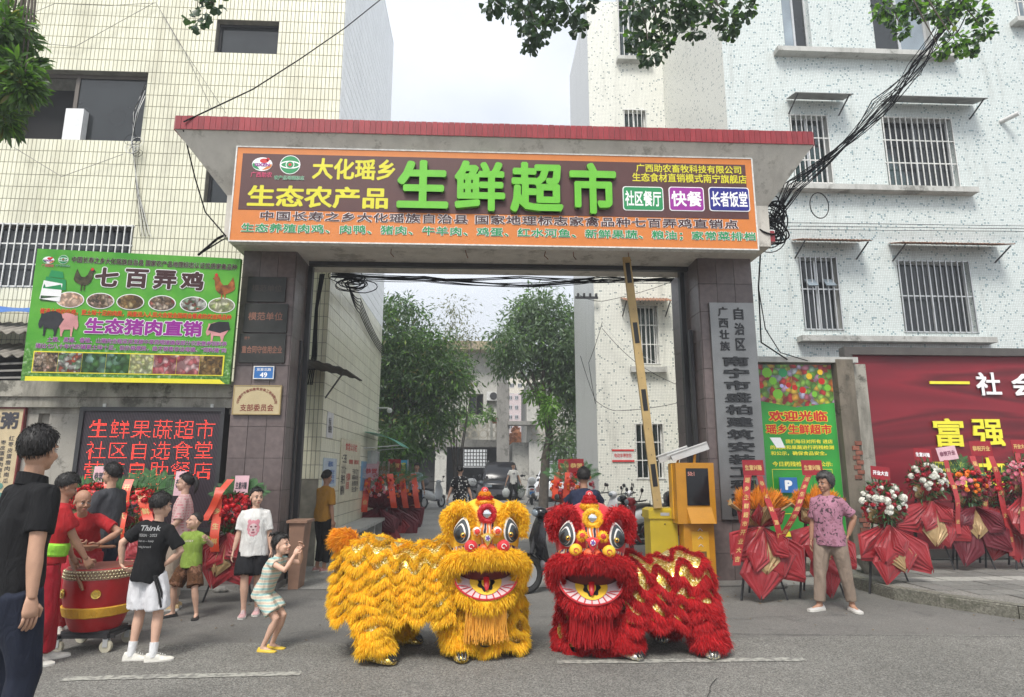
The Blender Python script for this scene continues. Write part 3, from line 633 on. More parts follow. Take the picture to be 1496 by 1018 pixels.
for t_, xa, xb, ya, yb, m in (('社区餐厅', 909, 968, 273, 308, greenv), ('快餐', 976, 1027, 273.5, 308.5, purplev), ('长者饭堂', 1034, 1093, 274, 309, navyv)):
    xm = (xa + xb) / 2; za, zb = szl(yb, xm), szl(ya, xm); xa, xb = sx(xa), sx(xb)
    rrect(xa, xb, za, zb, SY - .010, SY - .0045, .04, whitev, 'white_border', sign); rrect(xa + .012, xb - .012, za + .012, zb - .012, SY - .013, SY - .0105, .035, m, 'coloured_panel', sign)
    letters(t_, xa + .03, xb - .03, za + .06, zb - .06, whitev, sign, brd(SY - .0135), bold=.03)
stxt('中国长寿之乡大化瑶族自治县 国家地理标志家禽品种七百弄鸡直销点', 384, 1074, 314.5, 328, dbrown, bold=.03, outline=whitev, obold=.075, spacing=1.12)
stxt('生态养殖肉鸡、肉鸭、猪肉、牛羊肉、鸡蛋、红水河鱼、新鲜果蔬、粮油；家常菜排档', 358, 1098, 332.5, 346.5, greenv, bold=.03, outline=whitev, obold=.075, spacing=1.1)
def logo(cx, cz, r, Y, parent, kind, pl=None):
    pl = pl or (lambda x, z, d: (x, Y - d, z))
    def disc(rx, rz, m, d, ox=0, oz=0, a0=0, a1=360, n=24):
        pts = [pl(cx + ox + rx * cos(radians(lerp(a0, a1, k / n))), cz + oz + rz * sin(radians(lerp(a0, a1, k / n))), d) for k in range(n)]
        g = MB(); g.add(pts, [tuple(range(n))]); g.build('emblem_shape', m, parent)
    if kind == 0:
        disc(r * 1.15, r * .85, whitev, .002); disc(r * 1.1, r * .6, greenv, .003, 0, -r * .12, 150, 270, 12); disc(r * 1.1, r * .6, orange, .003, 0, -r * .12, 270, 390, 12)
        disc(r * .5, r * .28, redv, .0035, r * .2, r * .42); disc(r * .2, r * .2, redv, .0035, r * .62, r * .6)
        letters('GXZN', cx - r * .85, cx + r * .85, cz - r * .28, cz + r * .12, purplev, parent, lambda x, z, d: pl(x, z, .005 + d), bold=.05)
        letters('广西助农', cx - r * 1.2, cx + r * 1.2, cz - r * 1.65, cz - r * .95, pinkv, parent, lambda x, z, d: pl(x, z, .003 + d), bold=.02)
    else:
        disc(r, r, whitev, .002); disc(r * .93, r * .93, greenv, .003); disc(r * 1.0, r * .42, whitev, .004); disc(r * .85, r * .28, greenv, .005); disc(r * .42, r * .42, whitev, .006); disc(r * .34, r * .34, greenv, .007); disc(r * .16, r * .16, redv, .008)
        letters('农产品地理标志', cx - r * 1.45, cx + r * 1.45, cz - r * 1.6, cz - r * 1.15, greenv, parent, lambda x, z, d: pl(x, z, .003 + d), bold=.02, outline=whitev, obold=.05)
redv = flat('red_vinyl', (200, 36, 40), rough=.4)
logo(sx(381), szl(240, 381), .115, SY - .006, sign, 0); logo(sx(422), szl(241, 422), .135, SY - .006, sign, 1)
# ------------------------------------------------------------------ plaques on the pillars
PY = 8.87
def plaque(xa, xb, ya, yb, m, name, label, cat, lines, Y=PY, th=.02, fr=None):
    x0, x1, z0, z1 = px_rect(xa, xb, ya, yb, Y); t = thing(name, label, cat, ((x0 + x1) / 2, Y, z0)); b = MB(); b.box((x0, Y - th, z0), (x1, Y + .013, z1)); b.build('plate', m, t)
    if fr:
        b = MB(); e = .012; [b.box(a, c) for a, c in (((x0, Y - th - .006, z0), (x0 + e, Y - th, z1)), ((x1 - e, Y - th - .006, z0), (x1, Y - th, z1)), ((x0 + e, Y - th - .006, z0), (x1 - e, Y - th, z0 + e)), ((x0 + e, Y - th - .006, z1 - e), (x1 - e, Y - th, z1)))]; b.build('frame', fr, t)
    for (body, u0, u1, v0, v1, mm, k) in lines: letters(body, lerp(x0, x1, u0), lerp(x0, x1, u1), lerp(z0, z1, v0), lerp(z0, z1, v1), mm, t, lambda x, z, d: (x, Y - th - .002 - d, z), **k)
    return t, (x0, x1, z0, z1)
bronzep = mat('blackened_bronze', (.035, .036, .033), rough=.45, metal=.4, var=.35, scale=4); coppert = mat('copper_letters', (.28, .13, .09), rough=.5, metal=.4); fadet = mat('faded_letters', (.09, .07, .06), rough=.6)
plaque(362, 418, 405, 441, bronzep, 'wall_plaque', 'topmost dark bronze plaque on the left pillar with nearly invisible lettering', 'plaque', [('模范单位', .12, .9, .4, .68, fadet, dict(bold=.01))])
plaque(357, 420, 444, 486, bronzep, 'wall_plaque', 'second dark plaque on the left pillar with four copper characters', 'plaque', [('模范单位', .1, .9, .42, .7, coppert, dict(bold=.012))])
plaque(350, 417, 488, 530, bronzep, 'wall_plaque', 'lowest dark plaque on the left pillar with a row of small copper characters', 'plaque', [('重合同守信用企业', .06, .94, .32, .58, coppert, dict(bold=.02)), ('授予', .1, .22, .8, .9, coppert, dict(bold=.01))])
bluee = mat('blue_enamel', (.03, .15, .42), rough=.3, var=.08)
plaque(371, 401, 535, 554, bluee, 'house_number', 'small blue house number plate with 49 on the left pillar', 'house number', [('友爱北路', .15, .85, .62, .85, whitev, dict(bold=.01)), ('49', .32, .68, .12, .52, whitev, dict(bold=.03))], fr=whitemetal)
gold = mat('brushed_gold_plate', (.50, .41, .24), rough=.4, metal=.25, var=.06)
t, (x0, x1, z0, z1) = plaque(341, 411, 563, 606, gold, 'gold_plaque', 'pale gold plaque with an arc of red characters on the left pillar', 'plaque', [('支部委员会', .16, .86, .12, .36, flat('dark_red_ink', (120, 40, 30)), dict(bold=.015))], fr=mat('brass_edge', (.4, .3, .14), rough=.3, metal=.6))
for k, ch in enumerate('中共南宁市盛柏建筑安装工程有限公司'):
    a = pi - (k + .5) / 17 * pi; cx = (x0 + x1) / 2 + .255 * cos(a); cz = lerp(z0, z1, .38) + .20 * sin(a); h = .02; ta = a - pi / 2
    letters(ch, -h, h, -h, h, MATS['dark_red_ink'], t, lambda x, z, d: (cx + x * cos(ta) - z * sin(ta), PY - .0225 - d, cz + x * sin(ta) + z * cos(ta)), bold=.02)
steel = mat('brushed_steel_plate', (.24, .24, .235), rough=.38, metal=.75, var=.12, scale=3)
X0, X1, Z0, Z1 = 3.30, 3.955, .87, 3.93
t = thing('vertical_nameplate', 'tall brushed steel company nameplate with black vertical characters on the right pillar', 'sign', (3.62, PY, Z0)); b = MB(); b.box((X0, PY - .03, Z0), (X1, PY + .013, Z1)); b.build('plate', steel, t)
blackch = mat('black_acrylic', (.012, .012, .013), rough=.3); pl = brd(PY - .032)
def vcol(body, x0, x1, z0, z1, m, parent, pl, bold, **k):
    n = len(body); h = (z1 - z0) / n
    for i, ch in enumerate(body): letters(ch, x0, x1, z1 - (i + .90) * h, z1 - (i + .10) * h, m, parent, pl, bold=bold, name='character', **k)
vcol('广西壮族', 3.42, 3.56, 3.20, 3.88, blackch, t, pl, .02, extrude=.006); vcol('自治区', 3.65, 3.79, 3.20, 3.88, blackch, t, pl, .02, extrude=.006)
vcol('南宁市盛柏建筑安装工程有限公司', 3.43, 3.83, -.35, 3.16, blackch, t, pl, .035, extrude=.008) if False else vcol('南宁市盛柏建筑安装工程有限', 3.44, 3.82, .90, 3.15, blackch, t, pl, .035, extrude=.008)
# ------------------------------------------------------------------ green welcome poster right of the pillar
GY = 10.0
tl = P(1106, 533, GY); br = P(1222, 735, GY)
grn = mat('green_print', (.03, .30, .04), rough=.35, var=.35, scale=1.2, bump=0); ylw = flat('yellow_print', (235, 225, 60)); redp = flat('red_print', (205, 40, 30))
fx0, fx1, fz0, fz1 = 4.42, 5.68, .55, 3.22
t = thing('welcome_poster', 'upright green welcome poster with vegetables on top, between the right pillar and the red billboard', 'poster', (5.05, GY, fz0)); b = MB(); b.box((fx0, GY, fz0), (fx1, GY + .04, fz1)); b.build('panel', grn, t)
def unit(x0, x1, z0, z1, Y): return lambda x, z, d: (lerp(x0, x1, x), Y - d, lerp(z0, z1, z))
U = unit(fx0, fx1, fz0, fz1, GY - .003)
def picture(name, stops, scale, rough=.4, detail='SMOOTH'):
    m, b, N, L = nodes_of(name); tc = N('ShaderNodeTexCoord'); mp = N('ShaderNodeMapping'); L(tc.outputs['Object'], mp.inputs[0]); wv = N('ShaderNodeTexNoise', i_Scale=scale * .6, i_Detail=3.0); L(mp.outputs[0], wv.inputs['Vector'])
    v = N('ShaderNodeTexVoronoi', i_Scale=scale); add = mixc(N, L, .12, mp.outputs[0], wv.outputs['Color'], 'ADD'); L(add, v.inputs['Vector'])
    sp = N('ShaderNodeSeparateColor'); L(v.outputs['Color'], sp.inputs[0]); c = ramp(N, L, sp.outputs[0], stops)
    d = ramp(N, L, v.outputs['Distance'], [(0, 1.25), (.6, .35)]); L(mixc(N, L, 1.0, c, d, 'MULTIPLY'), b.inputs['Base Color']); b.inputs['Roughness'].default_value = rough; return m
veg = picture('vegetable_print', [(0, (.06, .25, .03)), (.3, (.3, .55, .08)), (.45, (.75, .6, .05)), (.6, (.6, .04, .03)), (.75, (.5, .03, .03)), (.85, (.55, .5, .7)), (1, (.1, .35, .05))], 11)
g = MB(); g.add([U(.0, .78, .0), U(.5, .74, 0), U(1, .77, 0), U(1, 1, 0), U(0, 1, 0)], [(0, 1, 2, 3, 4)]); g.build('vegetable_picture', veg, t)
tomato = flat('tomato_print', (196, 30, 26)); lettuce = flat('lettuce_print', (120, 190, 50)); peppr = flat('pepper_print', (235, 190, 30)); lilac = flat('lilac_print', (185, 175, 225))
for (u, v, r, m) in ((.42, .875, .05, tomato), (.5, .86, .05, tomato), (.6, .845, .06, tomato), (.06, .87, .05, tomato), (.86, .9, .06, tomato), (.7, .93, .055, peppr), (.85, .955, .05, peppr), (.22, .9, .07, lettuce), (.15, .95, .09, lettuce), (.93, .86, .06, lettuce), (.36, .95, .08, MATS['green_vinyl']), (.33, .87, .035, lilac), (.40, .865, .035, lilac), (.27, .82, .09, lettuce), (.75, .82, .05, lettuce)):
    r *= .72; g = MB(); g.add([U(u + r * cos(k * pi / 8), v + r * .47 * sin(k * pi / 8) * (1 + .1 * sin(k * 3)), .001 + r * .01) for k in range(16)], [tuple(range(16))]); g.build('vegetable_print_shape', m, t)
letters('欢迎光临', .13, .89, .655, .72, redp, t, U, bold=.04, outline=ylw, obold=.09); letters('瑶乡生鲜超市', .08, .93, .58, .64, redp, t, U, bold=.035, outline=ylw, obold=.085)
letters('我们每日对所有 进店', .32, .93, .525, .55, ylw, t, U, bold=.03); letters('的肉类和果蔬进行药残检测', .12, .94, .49, .515, ylw, t, U, bold=.03); letters('和公示，确保食品安全。', .12, .84, .455, .48, ylw, t, U, bold=.03)
letters('今日药残检测报告公示:', .13, .90, .39, .42, ylw, t, U, bold=.03)
g = MB()
for a in ((.12, .125, .12, .375), (.885, .89, .12, .375), (.12, .89, .373, .376), (.12, .89, .119, .122)): g.quad(U(a[0], a[2], 0), U(a[1], a[2], 0), U(a[1], a[3], 0), U(a[0], a[3], 0))
g.build('yellow_outline', ylw, t)
g = MB(); g.quad(U(.2, .5, .001), U(.31, .5, .001), U(.26, .56, .001), U(.12, .56, .001)); g.build('paper_print', whitev, t)
g = MB(); g.quad(U(.04, -.008, .0), U(.98, -.008, 0), U(.98, .02, 0), U(.04, .02, 0)); g.build('yellow_band', ylw, t)
a = P(1140, 707, 9.9); t = thing('parking_sign', 'small blue and white parking sign leaning behind the orange flowers', 'sign', (a.x, 9.9, a.z - .1)); b = MB(); b.box((a.x - .02, 9.88, a.z - .13), (a.x + .26, 9.9, a.z + .1)); b.build('plate', bluee, t)
letters('P', a.x + .06, a.x + .18, a.z - .09, a.z + .06, whitev, t, brd(9.877), bold=.06)
a = P(1140, 760, 10)
# ------------------------------------------------------------------ low walls right of gate
rw = thing('boundary_wall', 'dirty low plaster wall with exposed brick between the right pillar and the red billboard', 'wall', (5.1, 10.2, 0)); b = MB(); b.box((3.98, 10.06, 0), (6.3, 10.3, 3.25)); b.build('wall_body', oldwall, rw); b = MB(); b.box((5.72, 9.9, 0), (6.0, 10.06, 3.3)); b.build('buttress', plaster('brown_grimy_plaster', (.20, .17, .13), (.05, .045, .035), .85), rw)
b = MB(); b.box((3.98, 9.92, 3.25), (6.1, 10.36, 3.34)); b.build('coping', oldsill, rw)
brk = mat('bare_red_brick', (.24, .09, .06), rough=.9, var=.3, scale=20, island=.2)
for k in range(16): g = MB(); z = .3 + k * .075 + (0 if k < 8 else .5); x = 5.84 + (k % 2) * .05; g.box((x, 9.885, z), (x + .11, 9.9, z + .062)); g.build('brick', brk, rw)
# ------------------------------------------------------------------ red billboard
BY = 10.3
m, bb, N, L = nodes_of('red_drapery_print'); tc = N('ShaderNodeTexCoord'); mp = N('ShaderNodeMapping'); mp.inputs['Rotation'].default_value = (0, radians(-14), 0); mp.inputs['Scale'].default_value = (.10, 1, .62); L(tc.outputs['Object'], mp.inputs[0])
n = N('ShaderNodeTexNoise', i_Scale=2.3, i_Detail=2.0, i_Distortion=.6); L(mp.outputs[0], n.inputs['Vector'])
L(ramp(N, L, n.outputs['Fac'], [(.3, (.06, .003, .008)), (.42, (.19, .008, .017)), (.5, (.10, .005, .010)), (.56, (.23, .011, .022)), (.7, (.14, .006, .014))]), bb.inputs['Base Color']); bb.inputs['Roughness'].default_value = .5
bbx0, bbx1, bbz0, bbz1 = 6.06, 13.4, .17, 3.57
t = thing('red_billboard', 'large red billboard in a steel frame with white and yellow characters at the right', 'billboard', (9, BY, bbz0)); b = MB(); b.box((bbx0 + .1, BY - .0, bbz0 + .1), (bbx1 - .1, BY + .06, bbz1 - .1)); b.build('printed_panel', m, t)
b = MB(); e = .13
for q in ((bbx0, bbx1, bbz1 - e, bbz1), (bbx0, bbx1, bbz0, bbz0 + e)): b.box((q[0], BY - .09, q[2]), (q[1], BY + .08, q[3]))
for q in ((bbx0, bbx0 + e), (bbx1 - e, bbx1)): b.box((q[0], BY - .088, bbz0 + e), (q[1], BY + .078, bbz1 - e))
b.build('steel_frame', mat('dull_steel_frame', (.11, .10, .09), rough=.4, metal=.5), t)
def bbtxt(body, xa, xb, ya, yb, m, w=None, **k):
    r = px_rect(xa, xb, ya, yb, BY - .01); return letters(body, r[0], r[1], r[2], r[3], m, t, brd(BY - .012), **k)
bbtxt('社', 1425, 1461, 544, 578, whitev, bold=.03, extrude=.01, name='white_character'); bbtxt('会', 1477, 1513, 546, 579, whitev, bold=.03, extrude=.01, name='white_character'); bbtxt('主', 1530, 1566, 548, 581, whitev, bold=.03, extrude=.01, name='white_character')
bbtxt('富', 1363, 1408, 611, 653, ylw, bold=.03, extrude=.01, name='yellow_character'); bbtxt('强', 1420, 1466, 612, 652, ylw, bold=.03, extrude=.01, name='yellow_character')
for k, ch in enumerate('民主'): bbtxt(ch, 1520 + k * 58, 1566 + k * 58, 613, 655, ylw, bold=.03, extrude=.01, name='yellow_character')
bbtxt('自', 1365, 1410, 668, 712, ylw, bold=.03, extrude=.01, name='yellow_character'); bbtxt('由', 1422, 1468, 668, 712, ylw, bold=.03, extrude=.01, name='yellow_character')
r = px_rect(1358, 1416, 557, 561, BY - .01); b = MB(); b.box((r[0], BY - .02, r[2]), (r[1], BY - .001, r[3])); b.build('dash', ylw, t)
# ------------------------------------------------------------------ old wall on the left
ow = thing('old_wall', 'mouldy plaster boundary wall with a stained cornice left of the gate', 'wall', (-7, 9.3, 0)); b = MB(); b.box((-13, 9.2, -.02), (-3.425, 9.5, 2.3)); b.build('wall_body', plaster('old_wall_plaster', (.34, .32, .28), (.07, .066, .055), .8, .5, .8), ow)
b = MB(); b.box((-13, 9.12, 2.3), (-3.43, 9.52, 2.38)); b.box((-13, 9.04, 2.38), (-3.43, 9.54, 2.52)); b.box((-13, 9.0, 2.522), (-3.43, 9.56, 2.74)); b.build('cornice', oldwall, ow)
for x in (-6.6, -5.95, -9.2): b = MB(); b.box((x, 9.12, -.01), (x + .5, 9.199, 2.298)); b.build('pilaster', MATS['old_wall_plaster'], ow)
# corrugated roofs and tarp peeping over it
cr_m = mat('asbestos_sheet', (.24, .22, .19), rough=.9, var=.35, scale=6)
t = thing('corrugated_roof', 'weathered grey corrugated roof sheets beside the green billboard', 'roof', (-8, 10, 3.2))
for z, y in ((3.62, 9.95), (3.22, 9.75)): b = MB(); b.sheet(lambda u, v: (lerp(-9.6, -5.9, u), lerp(y, y + .9, v), z + .35 * v + .025 * sin(u * 3.7 * 2 * pi / .09 * .5)), 160, 2, .012); b.build('corrugated_sheet', cr_m, t)
b = MB(); b.box((-9.6, 10.2, 0), (-5.8, 10.3, 3.3)); b.build('shade_backing', interior, t); b = MB(); [b.bar((-9.5, 9.8 + k * .05, 2.75 + k * .09), (-5.9, 9.8, 2.8 + k * .12), .03) for k in range(4)]; b.build('clutter_bars', greyc, t)  # backing sheet painted near-black for the shaded space under the roof
t = thing('blue_tarp', 'crumpled blue tarpaulin over the corrugated roof at the far left', 'tarp', (-8, 10.6, 4)); b = MB(); b.sheet(lambda u, v: (lerp(-9.8, -6.0, u), 10.3 + .5 * v, 4.02 + .22 * v + .02 * sin(u * 23 + v * 5)), 60, 4, .004); b.build('tarp_sheet', mat('blue_tarp_cloth', (.04, .14, .42), rough=.5), t)
# ------------------------------------------------------------------ green billboard
m, bb, N, L = nodes_of('green_board_print'); tc = N('ShaderNodeTexCoord'); n = N('ShaderNodeTexNoise', i_Scale=2.6, i_Detail=3.0); L(tc.outputs['Object'], n.inputs['Vector'])
c = ramp(N, L, n.outputs['Fac'], [(.3, (.05, .30, .02)), (.7, (.13, .44, .045))]); sx_ = N('ShaderNodeSeparateXYZ'); L(tc.outputs['Object'], sx_.inputs[0])
n2 = N('ShaderNodeTexNoise', i_Scale=24.0, i_Detail=4.0); L(tc.outputs['Object'], n2.inputs['Vector']); gr = ramp(N, L, n2.outputs['Fac'], [(.35, (.03, .12, .02)), (.55, (.12, .3, .05)), (.72, (.5, .6, .45))])
f = ramp(N, L, sx_.outputs[2], [(.30, 1), (.55, 0)]); L(mixc(N, L, f, c, gr), bb.inputs['Base Color']); bb.inputs['Roughness'].default_value = .4
O = P(30, 556, 8.62); BR_ = P(335, 561, 8.80); TL_ = P(55, 363, 8.40); TR_ = P(352, 378, 8.60)
n_ = (BR_ - O).cross(TL_ - O).normalized()
def GB(x, z, d): return O * (1 - x) * (1 - z) + BR_ * x * (1 - z) + TL_ * (1 - x) * z + TR_ * x * z + n_ * (d + .002)
gb = thing('green_billboard', 'tilted bright green food billboard with poultry and pig pictures left of the gate', 'billboard', tuple(O)); b = MB()
b.add([GB(0, 0, 0), GB(1, 0, 0), GB(1, 1, 0), GB(0, 1, 0), GB(0, 0, -.08), GB(1, 0, -.08), GB(1, 1, -.08), GB(0, 1, -.08)], [(0, 1, 2, 3), (7, 6, 5, 4), (0, 4, 5, 1), (1, 5, 6, 2), (2, 6, 7, 3), (3, 7, 4, 0)]); b.build('printed_board', m, gb)
pl = lambda x, z, d: GB(x, z, d + .003)
letters('中国长寿之乡大化瑶族自治县 国家农产品地理标志认证优质家禽品种', .17, .985, .905, .955, dbrown, gb, pl, bold=.03, outline=whitev, obold=.05)
for ch, u in zip('七百弄鸡', (.29, .435, .575, .71)): letters(ch, u, u + .115, .73, .88, dbrown, gb, pl, bold=.045, outline=whitev, obold=.085)
letters('普通土鸡的价格，更土味十足的肉质，两度进入人民大会堂全国两会餐桌的优选鸡品种', .05, .98, .505, .55, redp, gb, pl, bold=.03, outline=ylw, obold=.06)
letters('生态猪肉直销', .27, .84, .365, .49, purplev, gb, pl, bold=.04, outline=whitev, obold=.08)
letters('土猪、黑猪、香猪、山猪肉全程采用发酵中草药喂猪确保部分农家散养饲料养', .1, .97, .295, .335, purplev, gb, pl, bold=.015, outline=whitev, obold=.05); letters('猪比七八十年代的猪更土味十足，但价格便民，绝不销售非法母猪、“饲料猪”肉', .05, .97, .245, .285, purplev, gb, pl, bold=.015, outline=whitev, obold=.05)
logo(0, 0, 1, 0, gb, 0, lambda x, z, d: GB(.06 + x * .024, .915 + z * .032, d + .003)); logo(0, 0, 1, 0, gb, 1, lambda x, z, d: GB(.13 + x * .024, .925 + z * .034, d + .003))
def gshape(name, pts, m, d=.001): g = MB(); g.add([pl(u, v, d) for u, v in pts], [tuple(range(len(pts)))]); g.build(name, m, gb)
def ellp(u, v, a, c, n=24): return [(u + a * cos(2 * pi * k / n), v + c * sin(2 * pi * k / n)) for k in range(n)]
eggs = picture('egg_print', [(0, (.75, .45, .3)), (1, (.85, .6, .45))], 16); hens = picture('hen_print', [(0, (.05, .04, .03)), (.5, (.3, .2, .12)), (.8, (.6, .5, .4)), (1, (.4, .05, .03))], 22); brownp = picture('roast_print', [(0, (.06, .04, .02)), (.6, (.35, .2, .06)), (1, (.5, .4, .2))], 18); palep = picture('fish_print', [(0, (.5, .5, .2)), (.6, (.7, .7, .5)), (1, (.3, .4, .1))], 18); mixp = picture('flock_print', [(0, (.1, .25, .1)), (.4, (.7, .7, .65)), (.7, (.1, .08, .06)), (1, (.5, .1, .05))], 20)
forest = picture('hillside_print', [(0, (.02, .08, .02)), (.6, (.08, .22, .05)), (1, (.2, .35, .3))], 12); meat = picture('meat_print', [(0, (.4, .06, .08)), (.5, (.6, .2, .2)), (1, (.7, .5, .5))], 14)
for u, mm in zip((.185, .33, .475, .63, .785, .925), (eggs, hens, brownp, hens, mixp, palep)):
    gshape('picture_rim', ellp(u, .62, .068, .062), whitev); gshape('oval_picture', ellp(u, .62, .063, .056), mm, .003)
gshape('yellow_bar', [(.02, .0), (.98, 0), (.95, .035), (.02, .035)], ylw); gshape('strip_frame', [(.045, .062), (.965, .062), (.965, .225), (.045, .225)], ylw)
for k, mm in enumerate((hens, mixp, forest, forest, palep, meat, meat, brownp)): u = .05 + k * .1137; gshape('strip_picture', [(u, .07), (u + .112, .07), (u + .112, .217), (u, .217)], mm, .003)
# animals printed on the board
hen = [(0, .5), (.05, .75), (.12, .95), (.2, .8), (.32, .62), (.5, .6), (.62, .72), (.7, .92), (.8, 1), (.9, .93), (.98, .85), (.88, .8), (.86, .6), (.8, .4), (.66, .28), (.56, .25), (.56, .02), (.5, .02), (.5, .24), (.42, .22), (.41, 0), (.36, 0), (.37, .25), (.2, .32), (.06, .4)]
pig = [(0, .45), (.05, .3), (.14, .32), (.2, .45), (.24, .1), (.22, 0), (.3, 0), (.33, .3), (.6, .28), (.66, .1), (.64, 0), (.73, 0), (.77, .3), (.86, .45), (.95, .62), (1, .7), (.93, .72), (.86, .9), (.6, 1), (.3, .95), (.16, .88), (.08, .9), (.07, .75), (.02, .6)]
dk = mat('black_hog_print', (.025, .025, .03), rough=.4, var=.5, scale=9); pk = mat('pink_pig_print', (.65, .3, .3), rough=.4, var=.2); rst = mat('rooster_print', (.30, .09, .02), rough=.4, var=.7, scale=14); hn = mat('dark_hen_print', (.05, .045, .02), rough=.4, var=.8, scale=20)
for s, m_, x, w, z, h, fl in ((hen, hn, .19, .105, .69, .18, 0), (hen, rst, .865, .12, .66, .20, 1), (pig, pk, .13, .11, .34, .18, 1), (pig, dk, .05, .12, .34, .19, 0), (pig, pk, .86, .12, .33, .16, 0)):
    gshape('animal_print', [(x + w * (1 - a if fl else a), z + h * c) for a, c in s], m_, .0045 if m_ is dk else .003)
gshape('animal_print', [(.87, .42), (.88, .47), (.92, .49), (.97, .49), (.98, .43), (.93, .40)], dk, .005); gshape('comb_print', ellp(.275, .86, .008, .012, 8), redv, .005); gshape('comb_print', ellp(.885, .86, .008, .014, 8), redv, .005)
for pts, mm in (([(.04, .62), (.14, .60), (.14, .74), (.05, .76)], whitev), ([(.05, .70), (.16, .69), (.155, .77), (.06, .79)], greenv), ([(.07, .79), (.145, .78), (.135, .83), (.08, .84)], greenv), ([(.045, .605), (.14, .60), (.14, .64), (.045, .645)], forest)): gshape('carton_print', pts, mm, .004)
# ------------------------------------------------------------------ LED board
LYb = 9.0
m, bb, N, L = nodes_of('led_face'); tc = N('ShaderNodeTexCoord'); w_ = N('ShaderNodeTexWave', i_Scale=9.0, i_Distortion=1.5, i_Detail=2.0); mp = N('ShaderNodeMapping'); mp.inputs['Rotation'].default_value = (0, radians(25), 0); L(tc.outputs['Object'], mp.inputs[0]); L(mp.outputs[0], w_.inputs['Vector'])
L(ramp(N, L, w_.outputs['Fac'], [(0, (.018, .012, .016)), (1, (.045, .030, .040))]), bb.inputs['Base Color']); bb.inputs['Roughness'].default_value = .45
t = thing('led_display', 'black framed LED board with glowing red dot matrix characters on the old wall', 'display', (-4.5, LYb, .7)); lx0, lx1, lz0, lz1 = -5.47, -3.53, .72, 2.38
b = MB(); b.box((lx0 + .05, LYb, lz0 + .05), (lx1 - .05, LYb + .19, lz1 - .05)); b.build('screen', m, t)
b = MB(); e = .055
for q in ((lx0, lx1, lz1 - e, lz1), (lx0, lx1, lz0, lz0 + e)): b.box((q[0], LYb - .03, q[2]), (q[1], LYb + .18, q[3]))
for q in ((lx0, lx0 + e), (lx1 - e, lx1)): b.box((q[0], LYb - .028, lz0 + e), (q[1], LYb + .178, lz1 - e))
b.build('frame', blacksteel, t); b = MB(); [b.box((x, LYb + .02, lz1), (x + .04, LYb + .1, lz1 + .05)) for x in (-5.2, -3.75)]; b.build('hanging_lug', whitemetal, t)
m, bb, N, L = nodes_of('lit_red_diode'); bb.inputs['Base Color'].default_value = (.3, .01, .01, 1); bb.inputs['Emission Color'].default_value = (1, .065, .035, 1); bb.inputs['Emission Strength'].default_value = .7
V = []; Fq = []
for body, xa, xb, ya, yb in (('生鲜果蔬超市', 130, 314, 613, 641), ('社区自选食堂', 126, 311, 644, 671), ('营养自助餐店', 122, 309, 674, 700), ('　　招　', 150, 245, 704, 728), ('　　租　', 150, 245, 733, 757)):
    body = body.replace('　', ''); r = px_rect(xa if len(body) > 1 else 203, xb if len(body) > 1 else 232, ya, yb, LYb)
    me = text_mesh(body, 0, spacing=1.05 if len(body) > 1 else 1); co = [(v.co.x, v.co.y) for v in me.vertices]; xs = [c[0] for c in co]; ys = [c[1] for c in co]; a_, b_, c_, d_ = min(xs), max(xs), min(ys), max(ys)
    bv = BVHTree.FromPolygons([((x - a_) / (b_ - a_) * (r[1] - r[0]) + r[0], (y - c_) / (d_ - c_) * (r[3] - r[2]) + r[2], 0) for x, y in co], [tuple(p.vertices) for p in me.polygons])
    pt = .0175; x = math.floor(r[0] / pt) * pt
    while x < r[1]:
        z = math.floor(r[2] / pt) * pt
        while z < r[3]:
            if bv.ray_cast((x, z, 1), (0, 0, -1))[0] is not None:
                o = len(V); e = .0058; V += [(x - e, LYb - .004, z - e * .8), (x + e, LYb - .004, z - e * .8), (x + e, LYb - .004, z + e * .8), (x - e, LYb - .004, z + e * .8)]; Fq.append((o, o + 1, o + 2, o + 3))
            z += pt
        x += pt
g = MB(); g.add(V, Fq); o = g.build('lit_diodes', m, t); o['kind'] = 'stuff'
# menu board at the far left edge
t = thing('menu_board', 'cream menu board with brush lettering for congee at the left edge', 'sign', (-6.6, 9.1, 1)); b = MB(); b.box((-8.2, 9.08, .9), (-6.27, 9.119, 2.36)); b.build('board', mat('cream_board', (.52, .42, .26), rough=.5), t)
b = MB(); b.box((-8.22, 9.06, 2.36), (-6.25, 9.12, 2.40)); b.box((-6.27, 9.06, .9), (-6.25, 9.12, 2.36)); b.build('red_edge', mat('dark_red_edge', (.16, .02, .02), rough=.5), t)
letters('养生粥', -7.05, -6.33, 2.08, 2.32, darkink, t, brd(9.077), bold=.04)
for k in range(7): vcol('红枣皮蛋瘦肉南瓜小米粥'[k % 4:][:8], -6.42 - k * .1, -6.35 - k * .1, 1.35, 2.0 - (k % 3) * .06, darkink, t, brd(9.077), .01) if k < 4 else None
b = MB()
for k in range(14): b.ell((-6.45 - rnd(0, .5), 9.075, 1.15 + rnd(0, .28)), (rnd(.03, .08), .002, rnd(.02, .05)), 8, 4)
b.build('leaf_print', mat('teal_print', (.10, .24, .2), rough=.6), t)
